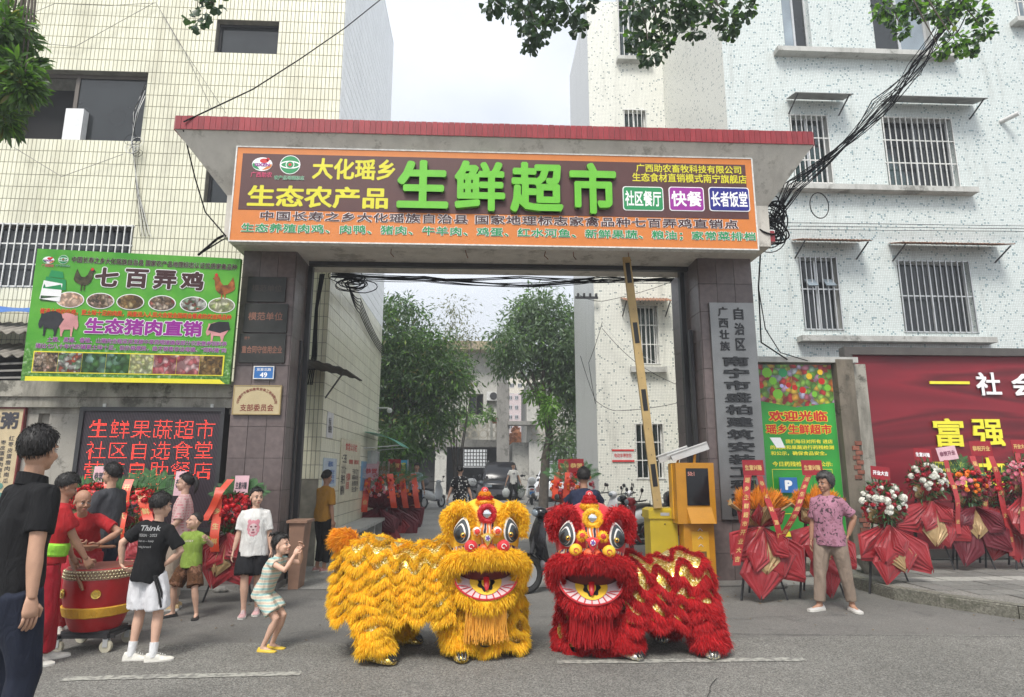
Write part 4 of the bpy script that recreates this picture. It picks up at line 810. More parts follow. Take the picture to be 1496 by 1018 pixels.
# ------------------------------------------------------------------ buildings beyond the yard
BYd = 38.0
bw = thing('courtyard_building', 'two storey concrete building with a balcony at the end of the yard', 'building', (0, BYd, .3))
bx = lambda px, y=600: P(px, y, BYd).x
bzz = lambda py, px=680: P(px, py, BYd).z
zr, zc, zbal, zfl = bzz(503), bzz(515), bzz(612), bzz(645)
xL, xR = bx(575), bx(741)
UZ0 = bzz(700)
wall('upper_wall', xL, xR, zfl, zc, BYd, [(bx(685), bx(706), bzz(606), bzz(575))], bgwall, bw); window(bx(685), bx(706), bzz(606), bzz(575), BYd, bw, bronze, 2, glass_dark, openp=1)
b = MB(); b.box((xL - .6, BYd - 1.1, zc), (xR + .2, BYd + 5, zr)); b.build('roof_slab', plaster('ochre_slab', (.42, .34, .22), (.1, .09, .08), .6), bw)
b = MB(); b.box((xL, BYd - 1.2, zfl - .35), (xR, BYd, zfl + .05)); b.build('balcony_slab', greyc, bw)
b = MB(); zt = bzz(614); b.box((xL, BYd - 1.2, zt - .08), (xR, BYd - 1.05, zt)); rs = 0
for x in np.arange(xL, xR, 1.9): b.box((x, BYd - 1.19, zfl + .05), (x + .14, BYd - 1.06, zt - .08))
b.build('balustrade_rail', bgwall, bw)
pd = mat('beige_lattice', (.42, .38, .31), rough=.8); x = xL + .2; kk = 0
rg = MB(); zc_ = (zfl + zt) / 2; rr = (zt - zfl) / 4 * .8
def ringm(cx, cz, y, r, w):
    q = MB(); n = 10; [q.add([(cx + a * cos(2 * pi * k / n), y, cz + a * sin(2 * pi * k / n)) for a in (r, r - w) for k in range(n)], [(k, (k + 1) % n, (k + 1) % n + n, k + n) for k in range(n)])]; rg.add(q.v, q.f)
while x < xR - .2:
    for dz in (-rr, rr): ringm(x, zc_ + dz, BYd - 1.12, rr, .05)
    rg.box((x + rr - .02, BYd - 1.12, zfl + .05), (x + rr + .02, BYd - 1.06, zt - .08)); x += rr * 2.05
o = rg.build('balustrade_lattice', pd, bw)
for xa, xb in ((639, 655), (731, 741), (575, 598)): b = MB(); b.box((bx(xa), BYd - 1.0, .2), (bx(xb), BYd - .6, zfl - .35)); b.build('column', bgwall, bw)
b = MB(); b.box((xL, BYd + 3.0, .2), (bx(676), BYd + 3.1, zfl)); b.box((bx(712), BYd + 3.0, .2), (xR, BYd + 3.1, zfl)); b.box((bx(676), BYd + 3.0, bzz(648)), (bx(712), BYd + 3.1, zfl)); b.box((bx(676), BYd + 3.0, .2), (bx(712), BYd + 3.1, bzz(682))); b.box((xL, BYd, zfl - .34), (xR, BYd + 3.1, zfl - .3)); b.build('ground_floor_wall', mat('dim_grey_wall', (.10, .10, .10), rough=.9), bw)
for xa, xb, ya, yb in ((599, 634, 650, 684), (678, 714, 651, 681)):
    r = px_rect(xa, xb, ya, yb, BYd + (2.9 if xa > 650 else -.2)); Yw = BYd + (2.9 if xa > 650 else -.2); g = MB(); n = 8
    for k in range(n + 1): x = lerp(r[0], r[1], k / n); g.box((x - .025, Yw, r[2]), (x + .025, Yw + .05, r[3]))
    for k in range(7): z = lerp(r[2], r[3], k / 6); g.box((r[0], Yw - .01, z - .025), (r[1], Yw + .04, z + .025))
    g.build('window_lattice', blacksteel, bw)
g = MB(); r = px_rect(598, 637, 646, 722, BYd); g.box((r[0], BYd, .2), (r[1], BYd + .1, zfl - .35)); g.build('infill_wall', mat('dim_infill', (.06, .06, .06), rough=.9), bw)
ac = thing('air_conditioner', 'white outdoor air conditioner unit on the balcony wall', 'air conditioner', (bx(721), BYd - .2, bzz(584))); r = px_rect(711, 730, 572, 585, BYd - .3); b = MB(); b.box((r[0], BYd - .32, r[2]), (r[1], BYd - .02, r[3])); b.build('casing', offwhite, ac)
b = MB(); b.lathe([(.01, 0), (.22, 0), (.22, .02), (.19, .02)], ((r[0] + .4), BYd - .325, (r[2] + r[3]) / 2), 16, Matrix.Rotation(pi / 2, 3, 'X')); b.build('fan_grille', blacksteel, ac); b = MB(); b.box((r[0] + .05, BYd - .3, r[2] - .25), (r[0] + .1, BYd, r[2])); b.box((r[1] - .1, BYd - .3, r[2] - .25), (r[1] - .05, BYd, r[2])); b.build('bracket', blacksteel, ac)
# right part with the roller shutter
sb = thing('shutter_building', 'low building with a grey roller shutter behind the right hand courtyard tree', 'building', (bx(810), BYd - 2, .3)); Y2 = BYd - 2; x0 = P(775, 650, Y2).x; x1 = P(880, 650, Y2).x; z0_ = .2; zs = P(800, 646, Y2).z; zq = P(800, 560, Y2).z
b = MB(); b.box((x0 - .2, Y2, zs), (x1, Y2 + 5, zq)); b.box((x0 - 1.0, Y2 + .3, .2), (x0, Y2 + 5, zs)); b.build('upper_wall', bgwall, sb)
b = MB(); b.box((x0 - .1, Y2 - .2, .2), (x0 + .7, Y2 + .2, zs)); b.build('column', bgwall, sb); b = MB(); b.box((x0 - 1.9, Y2 - .3, .2), (x0 - 1.2, Y2, P(760, 560, Y2).z)); b.build('dark_post', greyc, sb)
zz = .25
while zz < zs: b = MB(); b.box((x0 + .7, Y2 + .05, zz), (x1, Y2 + .11, zz + .1)); b.build('shutter_slat', mat('shutter_grey', (.15, .15, .15), rough=.5, var=.1), sb); zz += .125
b = MB(); b.sheet(lambda u, v: (lerp(x0 - 2.0, x0 + 3.4, u), lerp(Y2 - 1.5, Y2 + 2.5, v), P(760, 512, Y2).z - .9 * u + .3 * v), 10, 3, .12); b.build('lean_roof', greysheet, sb)
b = MB(); r = P(741, 620, Y2); b.box((r.x, Y2 - 1, P(740, 617, Y2).z - .2), (x0 + .3, Y2, P(740, 617, Y2).z)); b.build('parapet', greyc, sb)
rg = MB(); zt2 = zs + .9; x = x0 + .2
while x < x1: [ringm(x, zs + .25 + dz, Y2 - .25, .2, .05) for dz in (0, .4)]; x += .42
rg.build('balustrade_lattice', pd, sb)
# apartment blocks far behind
def block(xa, xb, ytop, ybase, Y, m, floors, cols, label, dep=10, bal=False):
    a = P(xa, ytop, Y); c = P(xb, ytop, Y); t = thing('apartment_block', label, 'building', (a.x, Y, 0)); zb = P(xa, ybase, Y).z; b = MB(); b.box((a.x, Y, -.05), (c.x, Y + dep, a.z)); b.build('wall', m, t); fh = (a.z - zb) / floors; cw = (c.x - a.x) / cols
    for i in range(floors):
        if bal: g = MB(); g.box((a.x, Y - .8, zb + i * fh - .1), (c.x, Y - .004, zb + i * fh + fh * .33)); g.build('balcony', m, t)
        for j in range(cols):
            g = MB(); x = a.x + (j + .22) * cw; z = zb + (i + .38) * fh; g.box((x, Y - .06, z), (x + cw * .56, Y - .002, z + fh * .42)); w = g.build('window', alu, t)
            for s in (0, 1): g = MB(); g.box((x + .08 + s * cw * .27, Y - .09, z + .08), (x + cw * .26 + s * cw * .27, Y - .061, z + fh * .42 - .08)); g.build('pane', glass_dark, w)
paleb = mat('pale_block', (.60, .62, .62), rough=.8); creamb = mat('cream_block', (.58, .54, .44), rough=.8); pinkb = mat('pale_pink_block', (.55, .45, .44), rough=.8)
block(665, 741, 513, 600, 120, paleb, 4, 4, 'pale grey apartment block with balconies showing between the two courtyard trees', bal=True)
block(742, 800, 543, 600, 100, creamb, 4, 5, 'cream apartment block behind the right hand courtyard tree'); block(741, 768, 575, 690, 90, pinkb, 8, 3, 'narrow pinkish apartment block seen in the gap beside the balcony building', bal=False)
t = thing('earth_heap', 'heap of orange rubble in the gap between the yard buildings', 'rubble', (P(753, 700, 44).x, 44, .2)); c = P(754, 700, 44); g = MB()
for k in range(900):
    a = rnd(0, 2 * pi); rr = rnd(0, 1) ** .6; h = (1 - rr) * 4.4; x = c.x + rr * 2.6 * cos(a); y = 44 + rr * 2.6 * sin(a); s = rnd(.08, .25); g.cbox((x, y, .3 + h), (s, s * rnd(.5, 1), s * rnd(.3, 1)), (rnd(0, 3), rnd(0, 3), rnd(0, 3)))
g.lathe([(2.7, .2), (1.3, 2.2), (.2, 4.4)], (c.x, 44, 0), 14); o = g.build('rubble', mat('orange_earth', (.48, .2, .09), rough=.95, var=.35, scale=3, island=.2), t); o['kind'] = 'stuff'
# closing walls of the yard so nothing ends in the open
b = MB(); b.box((-14, 40, 0), (xL, 40.3, 8)); b.build('wall_body', greyc, tag(thing('yard_wall', 'plain grey wall behind the left courtyard tree', 'wall', (-10, 40, 0))))
# =================================================================== PEOPLE
def remesh(mb, vox, smooth=3, fac=.6):
    me = mb.mesh('tmp', []) if False else bpy.data.meshes.new('tmp')
    if not len(me.vertices): me.from_pydata(mb.v, [], mb.f); me.update()
    o = bpy.data.objects.new('tmp', me); COL.objects.link(o)
    r = o.modifiers.new('r', 'REMESH'); r.mode = 'VOXEL'; r.voxel_size = vox; r.adaptivity = 0
    s = o.modifiers.new('s', 'SMOOTH'); s.factor = fac; s.iterations = smooth
    e = o.evaluated_get(bpy.context.evaluated_depsgraph_get()); m2 = e.to_mesh()
    n = len(m2.vertices); co = np.empty(n * 3, dtype=np.float32); m2.vertices.foreach_get('co', co)
    fs = [tuple(p.vertices) for p in m2.polygons]; e.to_mesh_clear(); bpy.data.objects.remove(o); bpy.data.meshes.remove(me)
    return co.reshape(-1, 3), fs
def ik(a, c, l1, l2, pole):
    a = Vector(a); c = Vector(c); d = c - a; L = d.length
    if L > (l1 + l2) * .999: c = a + d * ((l1 + l2) * .999 / L); d = c - a; L = d.length
    x = (l1 * l1 - l2 * l2 + L * L) / (2 * L); h = sqrt(max(l1 * l1 - x * x, 0)); u = d / L; p = Vector(pole); p = p - u * p.dot(u)
    p = p.normalized() if p.length > 1e-5 else u.orthogonal().normalized()
    return a + u * x + p * h, c
skin = mat('warm_skin', (.46, .265, .175), rough=.62, var=.08, scale=20, bump=.05); skin_d = mat('tanned_skin', (.36, .19, .12), rough=.62, var=.1, scale=20, bump=.05); skin_l = mat('light_skin', (.58, .36, .26), rough=.62, var=.06, scale=20, bump=.05)
hairm = mat('black_hair', (.012, .010, .009), rough=.6, var=.3, scale=30, island=.4); hair_g = mat('greying_hair', (.055, .052, .05), rough=.5, var=.4, scale=40, island=.6)
eyew = mat('eye_white', (.6, .58, .55), rough=.25); iris = mat('dark_iris', (.012, .008, .006), rough=.15); lipm = mat('lip_skin', (.36, .11, .09), rough=.45)
def cloth(name, col=(0, 0, 0), rough=.85, fold=.8, **k):
    if name in MATS: return MATS[name]
    m, b, N, L = nodes_of(name); tc = N('ShaderNodeTexCoord'); mp = N('ShaderNodeMapping'); mp.inputs['Scale'].default_value = (1, 1, .45); L(tc.outputs['Object'], mp.inputs[0])
    n = N('ShaderNodeTexNoise', i_Scale=14.0, i_Detail=3.0, i_Distortion=1.2); L(mp.outputs[0], n.inputs['Vector']); c = col
    if 'pat' in k: c = k['pat'](N, L, tc.outputs['Object'])
    c = mixc(N, L, 1.0, c, ramp(N, L, n.outputs['Fac'], [(.3, .9), (.7, 1.08)]), 'MULTIPLY'); L(c, b.inputs['Base Color']); b.inputs['Roughness'].default_value = rough; b.inputs['Specular IOR Level'].default_value = .25
    n2 = N('ShaderNodeTexNoise', i_Scale=260.0); L(tc.outputs['Object'], n2.inputs['Vector']); ad = N('ShaderNodeMath', operation='MULTIPLY_ADD'); L(n2.outputs['Fac'], ad.inputs[0]); ad.inputs[1].default_value = .06; L(n.outputs['Fac'], ad.inputs[2])
    bp = N('ShaderNodeBump', i_Strength=fold, i_Distance=.02); L(ad.outputs[0], bp.inputs['Height']); L(bp.outputs[0], b.inputs['Normal']); return m
def spots(bg_, fg, scale, th, fg2=None):
    def f(N, L, co):
        v = N('ShaderNodeTexVoronoi', i_Scale=scale); L(co, v.inputs['Vector']); c = ramp(N, L, v.outputs['Distance'], [(th, 1), (th + .04, 0)]); return mixc(N, L, c, bg_, fg)
    return f
def checks(a, c, scale):
    def f(N, L, co):
        v = N('ShaderNodeTexWave', i_Scale=scale, bands_direction='X'); L(co, v.inputs['Vector']); w = N('ShaderNodeTexWave', i_Scale=scale, bands_direction='Z'); L(co, w.inputs['Vector'])
        s = N('ShaderNodeMath', operation='ADD'); L(v.outputs['Fac'], s.inputs[0]); L(w.outputs['Fac'], s.inputs[1]); return mixc(N, L, ramp(N, L, s.outputs[0], [(.35, 0), (.65, 1)]), a, c)
    return f
def blooms(a, c, d, scale):
    def f(N, L, co):
        n = N('ShaderNodeTexNoise', i_Scale=scale, i_Detail=4.0, i_Distortion=1.5); L(co, n.inputs['Vector']); x = mixc(N, L, ramp(N, L, n.outputs['Fac'], [(.56, 0), (.60, 1)]), a, c)
        n2 = N('ShaderNodeTexNoise', i_Scale=scale * 1.7, i_Detail=5.0, i_Distortion=2.0); L(co, n2.inputs['Vector']); return mixc(N, L, ramp(N, L, n2.outputs['Fac'], [(.57, 0), (.61, 1)]), x, d)
    return f
def bands(a, c, d, scale):
    def f(N, L, co):
        v = N('ShaderNodeTexWave', i_Scale=scale, bands_direction='Z', i_Distortion=1.0); L(co, v.inputs['Vector']); return ramp(N, L, v.outputs['Fac'], [(.2, a), (.4, c), (.65, c), (.8, d)])
    return f
FOLD = 0
def folds(co, fs, amp, freq=9.0, zf=.45, seed=0):
    me = bpy.data.meshes.new('t'); me.from_pydata([tuple(c) for c in co], [], fs); me.update(); nr = np.empty(len(co) * 3, dtype=np.float32); me.vertices.foreach_get('normal', nr); nr = nr.reshape(-1, 3); bpy.data.meshes.remove(me)
    d = np.array([noise.noise(Vector((c[0] * freq + seed, c[1] * freq, c[2] * freq * zf + c[0] * 4))) + .5 * noise.noise(Vector((c[0] * freq * 2.3, c[1] * freq * 2.3 + seed, c[2] * freq * zf * 1.6))) for c in co])
    return co + nr * (d * amp)[:, None]
def shoe(p, d, s, mt, sole, parent, style='sneaker', L_=1.0):
    """p: ankle point on the ground plane below the ankle, d: unit toe direction"""
    d = Vector(d).normalized(); x = d.cross(Vector((0, 0, 1))); b = MB()
    prof = [(-.072, .020, .055), (-.06, .032, .085), (-.02, .036, .095), (.03, .037, .085), (.07, .043, .062), (.12, .048, .05), (.165, .040, .042), (.19, .022, .03)]
    if style == 'slip': prof = [(a, w, h * (.75 if a < .04 else .8)) for a, w, h in prof]
    z0 = p.z
    def ring(a, w, h, lo=.018): return [p + d * a * s * L_ + x * (w * s * cos(t)) + Vector((0, 0, (lo + (h - lo) * max(sin(t), 0) if sin(t) > 0 else lo * (1 + .4 * sin(t))) * s)) for t in [2 * pi * k / 12 for k in range(12)]]
    b.rings([ring(*q) for q in prof])
    b.cur = 1; out = [(a, w * 1.08) for a, w, h in prof]; n = len(out)
    lo = [p + d * a * s * L_ + x * w * s for a, w in out] + [p + d * a * s * L_ - x * w * s for a, w in reversed(out)]
    b.prism([v + Vector((0, 0, .001)) for v in lo], (0, 0, .022 * s)); 
    o = b.build('shoe', [mt, sole], parent, smooth=True, world=False)
    if style == 'sneaker':
        g = MB()
        for k in range(4): a = .035 + k * .022; zz = lerp(.086, .06, k / 3) * s; g.bar(p + d * a * s - x * .018 * s + Vector((0, 0, zz)), p + d * (a + .012) * s + x * .018 * s + Vector((0, 0, zz)), .006 * s, .004 * s)
        g.build('lace', MATS.get('lace') or mat('lace', (.7, .7, .68), rough=.8), o, world=False)
    return o
def person(label, loc, rz, H=1.72, lean=0, side=0, twist=0, drop=0, feet=None, hands=None, head=(0, 0), sk=skin, hair='short', hm=hairm, top=None, bottom=None, shoes=None, socks=None,
           hs=1.0, fat=1.0, sleeve=.62, det=1.0, hem=.08, loose=1.0, pel=(0, 0), curl=.45, footyaw=(0, 0), elbow=None, group=None, handdir=(None, None), pole=None):
    s = H / 1.72; T = thing('person', label, 'person', loc, rz, group); T.empty_display_size = .2
    th = radians(lean); sd = radians(side); tw = radians(twist)
    lat0 = Vector((1, 0, 0)); u = Vector((sin(sd), -sin(th), cos(th) * cos(sd))).normalized(); lat = Vector((cos(tw), sin(tw), 0)); lat = (lat - u * lat.dot(u)).normalized(); fw = lat.cross(u).normalized() * -1
    if fw.y > 0 and abs(twist) < 90: fw = -fw
    p0 = Vector((pel[0], pel[1], .93 - drop)); sc_ = p0 + u * .49; nb = p0 + u * .53; kids = hs
    S_ = lambda v: Vector(v) * s
    shd = [sc_ - lat * .142 - u * .035, sc_ + lat * .142 - u * .035]           # right, left
    hip = [p0 - lat0 * .085 - Vector((0, 0, .03)), p0 + lat0 * .085 - Vector((0, 0, .03))]
    feet = feet or [(-.10, 0), (.10, 0)]; ank = [Vector((f[0], f[1], (f[2] if len(f) > 2 else 0) + .085)) for f in feet]
    hands = hands or [(-.22, -.02, .80), (.22, -.02, .80)]
    fd = [Vector((sin(radians(a)), -cos(radians(a)), 0)) for a in footyaw]
    kn = []; an2 = []
    for i in (0, 1): k, c = ik(hip[i], ank[i], .42, .405, (pole[i] if pole else fd[i] + Vector((0, 0, .1)))); kn.append(k); an2.append(c)
    el = []; wr = []
    for i in (0, 1):
        sg = -1 if i == 0 else 1; pl = Vector(elbow[i]) if elbow and elbow[i] else Vector((sg * .5, 1, -.2)); k, c = ik(shd[i], Vector(hands[i]), .275, .245, pl); el.append(k); wr.append(c)
    # body: one continuous skin
    b = MB(); f = fat
    b.tube([S_(p0 - u * .06), S_(p0 + u * .05), S_(p0 + u * .2), S_(p0 + u * .38), S_(p0 + u * .5)], [r * s * f for r in (.13, .135, .12, .14, .09)], 14, flat=.68, ref=fw)
    for i in (0, 1):
        b.tube([S_(hip[i]), S_(hip[i].lerp(kn[i], .3)), S_(kn[i]), S_(kn[i].lerp(an2[i], .3)), S_(kn[i].lerp(an2[i], .75)), S_(an2[i]), S_(an2[i] - Vector((0, 0, .03)))], [r * s * f ** .5 for r in (.085, .08, .054, .056, .037, .034, .034)], 12)
        b.tube([S_(an2[i] + Vector((0, 0, -.02)) - fd[i] * .035), S_(an2[i] + fd[i] * .05 - Vector((0, 0, .045))), S_(an2[i] + fd[i] * .14 - Vector((0, 0, .062)))], [.034 * s, .034 * s, .022 * s], 10)
        b.tube([S_(sc_ - u * .02), S_(shd[i]), S_(shd[i].lerp(el[i], .3)), S_(el[i]), S_(el[i].lerp(wr[i], .3)), S_(wr[i])], [r * s * f ** .5 for r in (.035, .046, .044, .037, .038, .024)], 12)
    hd_yaw, hd_pitch = radians(head[0]), radians(head[1]); RH = (Matrix.Rotation(hd_yaw, 3, 'Z') @ Matrix.Rotation(hd_pitch, 3, 'X'))
    hc = nb + u * .05 + Vector((0, 0, .10)) + Vector((0, -.012, 0)) + Vector((0, -sin(th) * .03, .03 * (kids - 1)))
    HS = s * hs * .96; HP = lambda x, y, z: S_(hc) + RH @ Vector((x, y, z)) * HS
    b.tube([S_(nb - u * .03), S_(nb + u * .06), HP(0, .015, -.03)], [.052 * s * f ** .5, .047 * s * f ** .5, .045 * HS], 12)
    co, fs = remesh(b, .0125 * s / det, 3)
    # head: finer
    h = MB(); M3 = RH * HS
    def E(c, r, n=14, m=10): h.ell(HP(*c), r, n, m, M3)
    E((0, .015, .04), (.076, .094, .088), 18, 12); E((0, -.018, -.03), (.063, .070, .075), 16, 12); E((0, -.055, -.085), (.028, .026, .022)); E((0, .02, -.03), (.058, .06, .06))
    for sg in (-1, 1): E((sg * .077, .015, -.008), (.009, .018, .030), 8, 8); E((sg * .034, -.062, -.028), (.026, .022, .026)); E((sg * .03, -.076, .026), (.026, .012, .009))
    h.tube([HP(0, -.078, .014), HP(0, -.096, -.012), HP(0, -.106, -.027)], [.009 * HS, .012 * HS, .015 * HS], 8); E((0, -.090, -.033), (.019, .013, .010)); E((0, -.076, -.062), (.028, .014, .016))
    h.tube([HP(0, .02, -.05), S_(nb + u * .03)], [.046 * HS, .047 * s], 12)
    co2, fs2 = remesh(h, .0055 * HS / det, 2, .5)
    bb = MB(); bb.add(co, fs); bb.add(co2, fs2)
    # hands with five fingers
    for i in (0, 1):
        sg = -1 if i == 0 else 1; d = (Vector(handdir[i]) if handdir[i] else (wr[i] - el[i])).normalized(); inn = Vector((-sg, 0, 0)); nrm = inn - d * inn.dot(d)
        nrm = nrm.normalized() if nrm.length > .15 else Vector((0, -1, 0)); wv = d.cross(nrm).normalized()
        if wv.y > 0: wv = -wv                                   # wv points to the thumb side (front)
        w0 = S_(wr[i])
        bb.tube([w0 - d * .02 * s, w0 + d * .02 * s, w0 + d * .055 * s, w0 + d * .085 * s], [.024 * s, .034 * s, .040 * s, .036 * s], 10, flat=.42, ref=nrm)
        for q in range(4):
            L_ = (.075, .082, .076, .058)[q] * s; o = w0 + d * .08 * s + wv * (.030 - q * .019) * s; c1 = curl * 1.0; pts = [o]; a = 0
            for k, fr in enumerate((.42, .32, .26)): a += c1 * (.6, .8, .6)[k]; pts.append(pts[-1] + (d * cos(a) + nrm * sin(a)) * L_ * fr)
            bb.tube(pts, [.0092 * s, .0086 * s, .008 * s, .0062 * s], 6)
        o = w0 + d * .03 * s + wv * .028 * s; bb.tube([o, o + (wv * .7 + d * .6 + nrm * .25).normalized() * .035 * s, o + (wv * .4 + d * .9 + nrm * .4).normalized() * .068 * s], [.012 * s, .0105 * s, .008 * s], 6)
    # face
    for sg in (-1, 1):
        bb.cur = 1; bb.ell(HP(sg * .030, -.0795, .004), (.0145, .007, .0065), 10, 6, M3); bb.cur = 2; bb.ell(HP(sg * .030, -.0838, .004), (.0068, .0045, .0062), 8, 6, M3)
        bb.tube([HP(sg * .014, -.0855, .0115), HP(sg * .03, -.088, .0135), HP(sg * .046, -.080, .009)], [.0014 * HS, .002 * HS, .0013 * HS], 5)
        bb.cur = 3; bb.tube([HP(sg * .012, -.088, .030), HP(sg * .03, -.090, .036), HP(sg * .050, -.078, .030)], [.0028 * HS, .0038 * HS, .002 * HS], 5)
        bb.cur = 2; bb.ell(HP(sg * .008, -.100, -.040), (.0035, .003, .0025), 6, 4, M3)
    bb.cur = 4; bb.ell(HP(0, -.0885, -.0585), (.021, .006, .0045), 10, 6, M3); bb.ell(HP(0, -.0875, -.067), (.018, .006, .0050), 10, 6, M3)
    bb.build('body', [sk, eyew, iris, hm, lipm], T, smooth=2, world=False)
    # hair
    if hair != 'bald':
        g = MB(); nu, nv = 40, 26; front = dict(short=.34, kid=.36, crop=.46, pony=.52, bob=.42, bun=.55, long=.5).get(hair, .4); nape = dict(short=-.75, kid=-.6, crop=-.45, pony=-.7, bob=-1.05, bun=-.7, long=-1.1).get(hair, -.7); thk = dict(short=.020, kid=.018, crop=.007, pony=.012, bob=.042, bun=.013, long=.018).get(hair, .018)
        thr = np.zeros((nu, nv)); pts = {}
        rs = []
        for j in range(nv + 1):
            el_ = lerp(-pi / 2, pi / 2, j / nv); r_ = []
            for k in range(nu):
                az = 2 * pi * k / nu     # 0 = front (-Y)
                fr = cos(az); lim = front if fr > .62 else (lerp(-.05 if hair != 'bob' else -.45, front, max(0, (fr - .15) / .47)) if fr > .15 else lerp(nape, -.12 if hair != 'bob' else -.6, max(0, (fr + .6) / .75)) if fr > -.6 else nape)
                lim += .06 * sin(az * 9 + hs * 7) * (fr > .3); mt_ = min(1, max(0, (el_ - lim) / .16 + .35)); t_ = lerp(-.016, thk * (.75 + .45 * max(sin(el_), 0)), mt_) + (.002 * noise.noise(Vector((az * 3, el_ * 5, H * 9))) if mt_ > .5 else 0)
                dv = Vector((sin(az) * cos(el_), -cos(az) * cos(el_), sin(el_))); r_.append(HP(0 + dv.x * (.076 + t_), .015 + dv.y * (.094 + t_), .04 + dv.z * (.088 + t_)))
            rs.append(r_)
        g.rings(rs)
        if hair == 'pony': g.tube([HP(0, .10, .07), HP(0, .135, .075), HP(.01, .165, .02), HP(.015, .16, -.08), HP(.01, .14, -.15)], [.016 * HS, .026 * HS, .034 * HS, .028 * HS, .006 * HS], 10)
        if hair == 'bun': g.ell(HP(0, .12, .02), (.045, .04, .045), 12, 8, M3)
        if hair == 'tuft':
            for k in range(5): a = k * 1.26; g.tube([HP(0, .05, .12), HP(.012 * cos(a), .07, .15), HP(.045 * cos(a), .09 + .03 * sin(a), .165), HP(.06 * cos(a), .115 + .03 * sin(a), .13)], [.012 * HS, .018 * HS, .018 * HS, .004 * HS], 7)
        ho = g.build('hair', hm, T, smooth=2, world=False)
        # loose strands over the hair mass
        vs = np.array([tuple(v) for r_ in rs for v in r_]); c0 = np.array(tuple(HP(0, .015, .04))); n = int(2600 * min(1, det)) if hair != 'crop' else 500
        idx = rng.integers(0, len(vs), n); base = vs[idx] + rng.normal(size=(n, 3)) * .003 * HS; nr = vs[idx] - c0; ln = np.linalg.norm(nr, axis=1, keepdims=True); nr /= ln
        up = np.array(tuple(RH @ Vector((0, 0, 1)))); el_s = nr @ up; ok = ln[:, 0] > .0915 * HS * (.98 if hair != 'crop' else .97); base = base[ok]; nr = nr[ok]
        dn = -up[None, :] + nr * (nr @ up)[:, None]; dn += rng.normal(size=dn.shape) * .2; dd = dn * 1.0 + nr * .12
        if len(base): strands('hair_strands', base, dd, (.021 if hair != 'crop' else .006) * HS, .0034 * HS, hm, ho, droop=.3, curl=.06, clump=0)
    # clothes
    def ringt(c, w, dpt, n=20, off=0): return [S_(c) + lat * (w * s * cos(2 * pi * k / n)) + fw * (dpt * s * sin(2 * pi * k / n) + off * s) for k in range(n)]
    if bottom:
        kind, bm_, ln = bottom; g = MB(); lo = loose; hipw = .140 * f
        if kind in ('trousers', 'shorts'):
            g.rings([ringt(p0 + u * .10, hipw * .93, .105 * f), ringt(p0 + u * .02, hipw * 1.03, .118 * f), ringt(p0 - Vector((0, 0, .09)), hipw * 1.08, .12 * f, off=.0)])
            for i in (0, 1):
                tot = ln; pts = [hip[i] + Vector((0, 0, .0)), hip[i].lerp(kn[i], .35), kn[i], kn[i].lerp(an2[i], .5), an2[i] + Vector((0, 0, .0))]; rad = [.100, .098, .074, .064, .058] if kind == 'trousers' else [.100, .105, .105, .09, .09]
                rad = [r * f ** .5 * (1 + (lo - 1) * (.3 + .7 * k / 4)) for k, r in enumerate(rad)]
                if kind == 'shorts':
                    k2 = ln; e = hip[i].lerp(kn[i], min(k2, 1)) if k2 <= 1 else kn[i].lerp(an2[i], k2 - 1); pts = [hip[i], hip[i].lerp(e, .5), e]; rad = [.100 * f, .105 * lo * f, .112 * lo * f]
                elif ln < 1: pts = pts[:-1] + [kn[i].lerp(an2[i], ln)]
                g.tube([S_(p) for p in pts], [r * s for r in rad], 16)
        else:
            zb = ln; n = 7; g.rings([ringt(Vector((p0.x, p0.y, lerp(p0.z + .12, zb, k / n))), lerp(hipw * .95, .24 * f, (k / n) ** .8), lerp(.105, .17, (k / n)) * f) for k in range(n + 1)])
        c1, f1 = remesh(g, .012 * s / min(det, 1), 3); c1 = folds(c1, f1, .016 * s * lo, 8.5 / s, .35, H * 10); q = MB(); q.add(c1, f1)
        q.build({'trousers': 'trousers', 'shorts': 'shorts'}.get(kind, 'skirt'), bm_, T, smooth=2, world=False)
    shirt = None
    if top:
        tm = top; g = MB(); ww = loose * f
        g.rings([ringt(p0 + u * z, w * ww, dd * ww, 22, o_) for z, w, dd, o_ in ((-hem, .158, .130, 0), (.05, .150, .122, 0), (.18, .138, .110, .006 * (f > 1.1)), (.32, .150, .114, 0), (.41, .146, .104, 0), (.46, .118, .086, 0), (.50, .090, .068, 0), (.535, .060, .056, 0))])
        for i in (0, 1):
            L_ = sleeve; e = shd[i].lerp(el[i], min(L_, 1)) if L_ <= 1 else el[i].lerp(wr[i], L_ - 1)
            pts = [sc_ + (shd[i] - sc_) * .35 - u * .02, shd[i], shd[i].lerp(e, .5), e] if L_ <= 1 else [sc_ + (shd[i] - sc_) * .35, shd[i], el[i], e]
            g.tube([S_(p) for p in pts], [r * s * f ** .4 * (1 + (loose - 1) * .5) for r in (.060, .066, .064, .068)], 16)
        c1, f1 = remesh(g, .0115 * s / min(det, 1), 3); c1 = folds(c1, f1, .017 * s, 8 / s, .5, H * 7 + 3); q = MB(); q.add(c1, f1); shirt = q.build('shirt', tm, T, smooth=2, world=False)
        cg = MB(); cg.tube([S_(nb) + (lat * cos(a) * .062 + fw * sin(a) * .058 + u * (-.012 + .012 * (-sin(a)))) * s for a in [2 * pi * k / 16 for k in range(17)]], .009 * s, 6); cg.build('collar', tm, shirt, world=False)
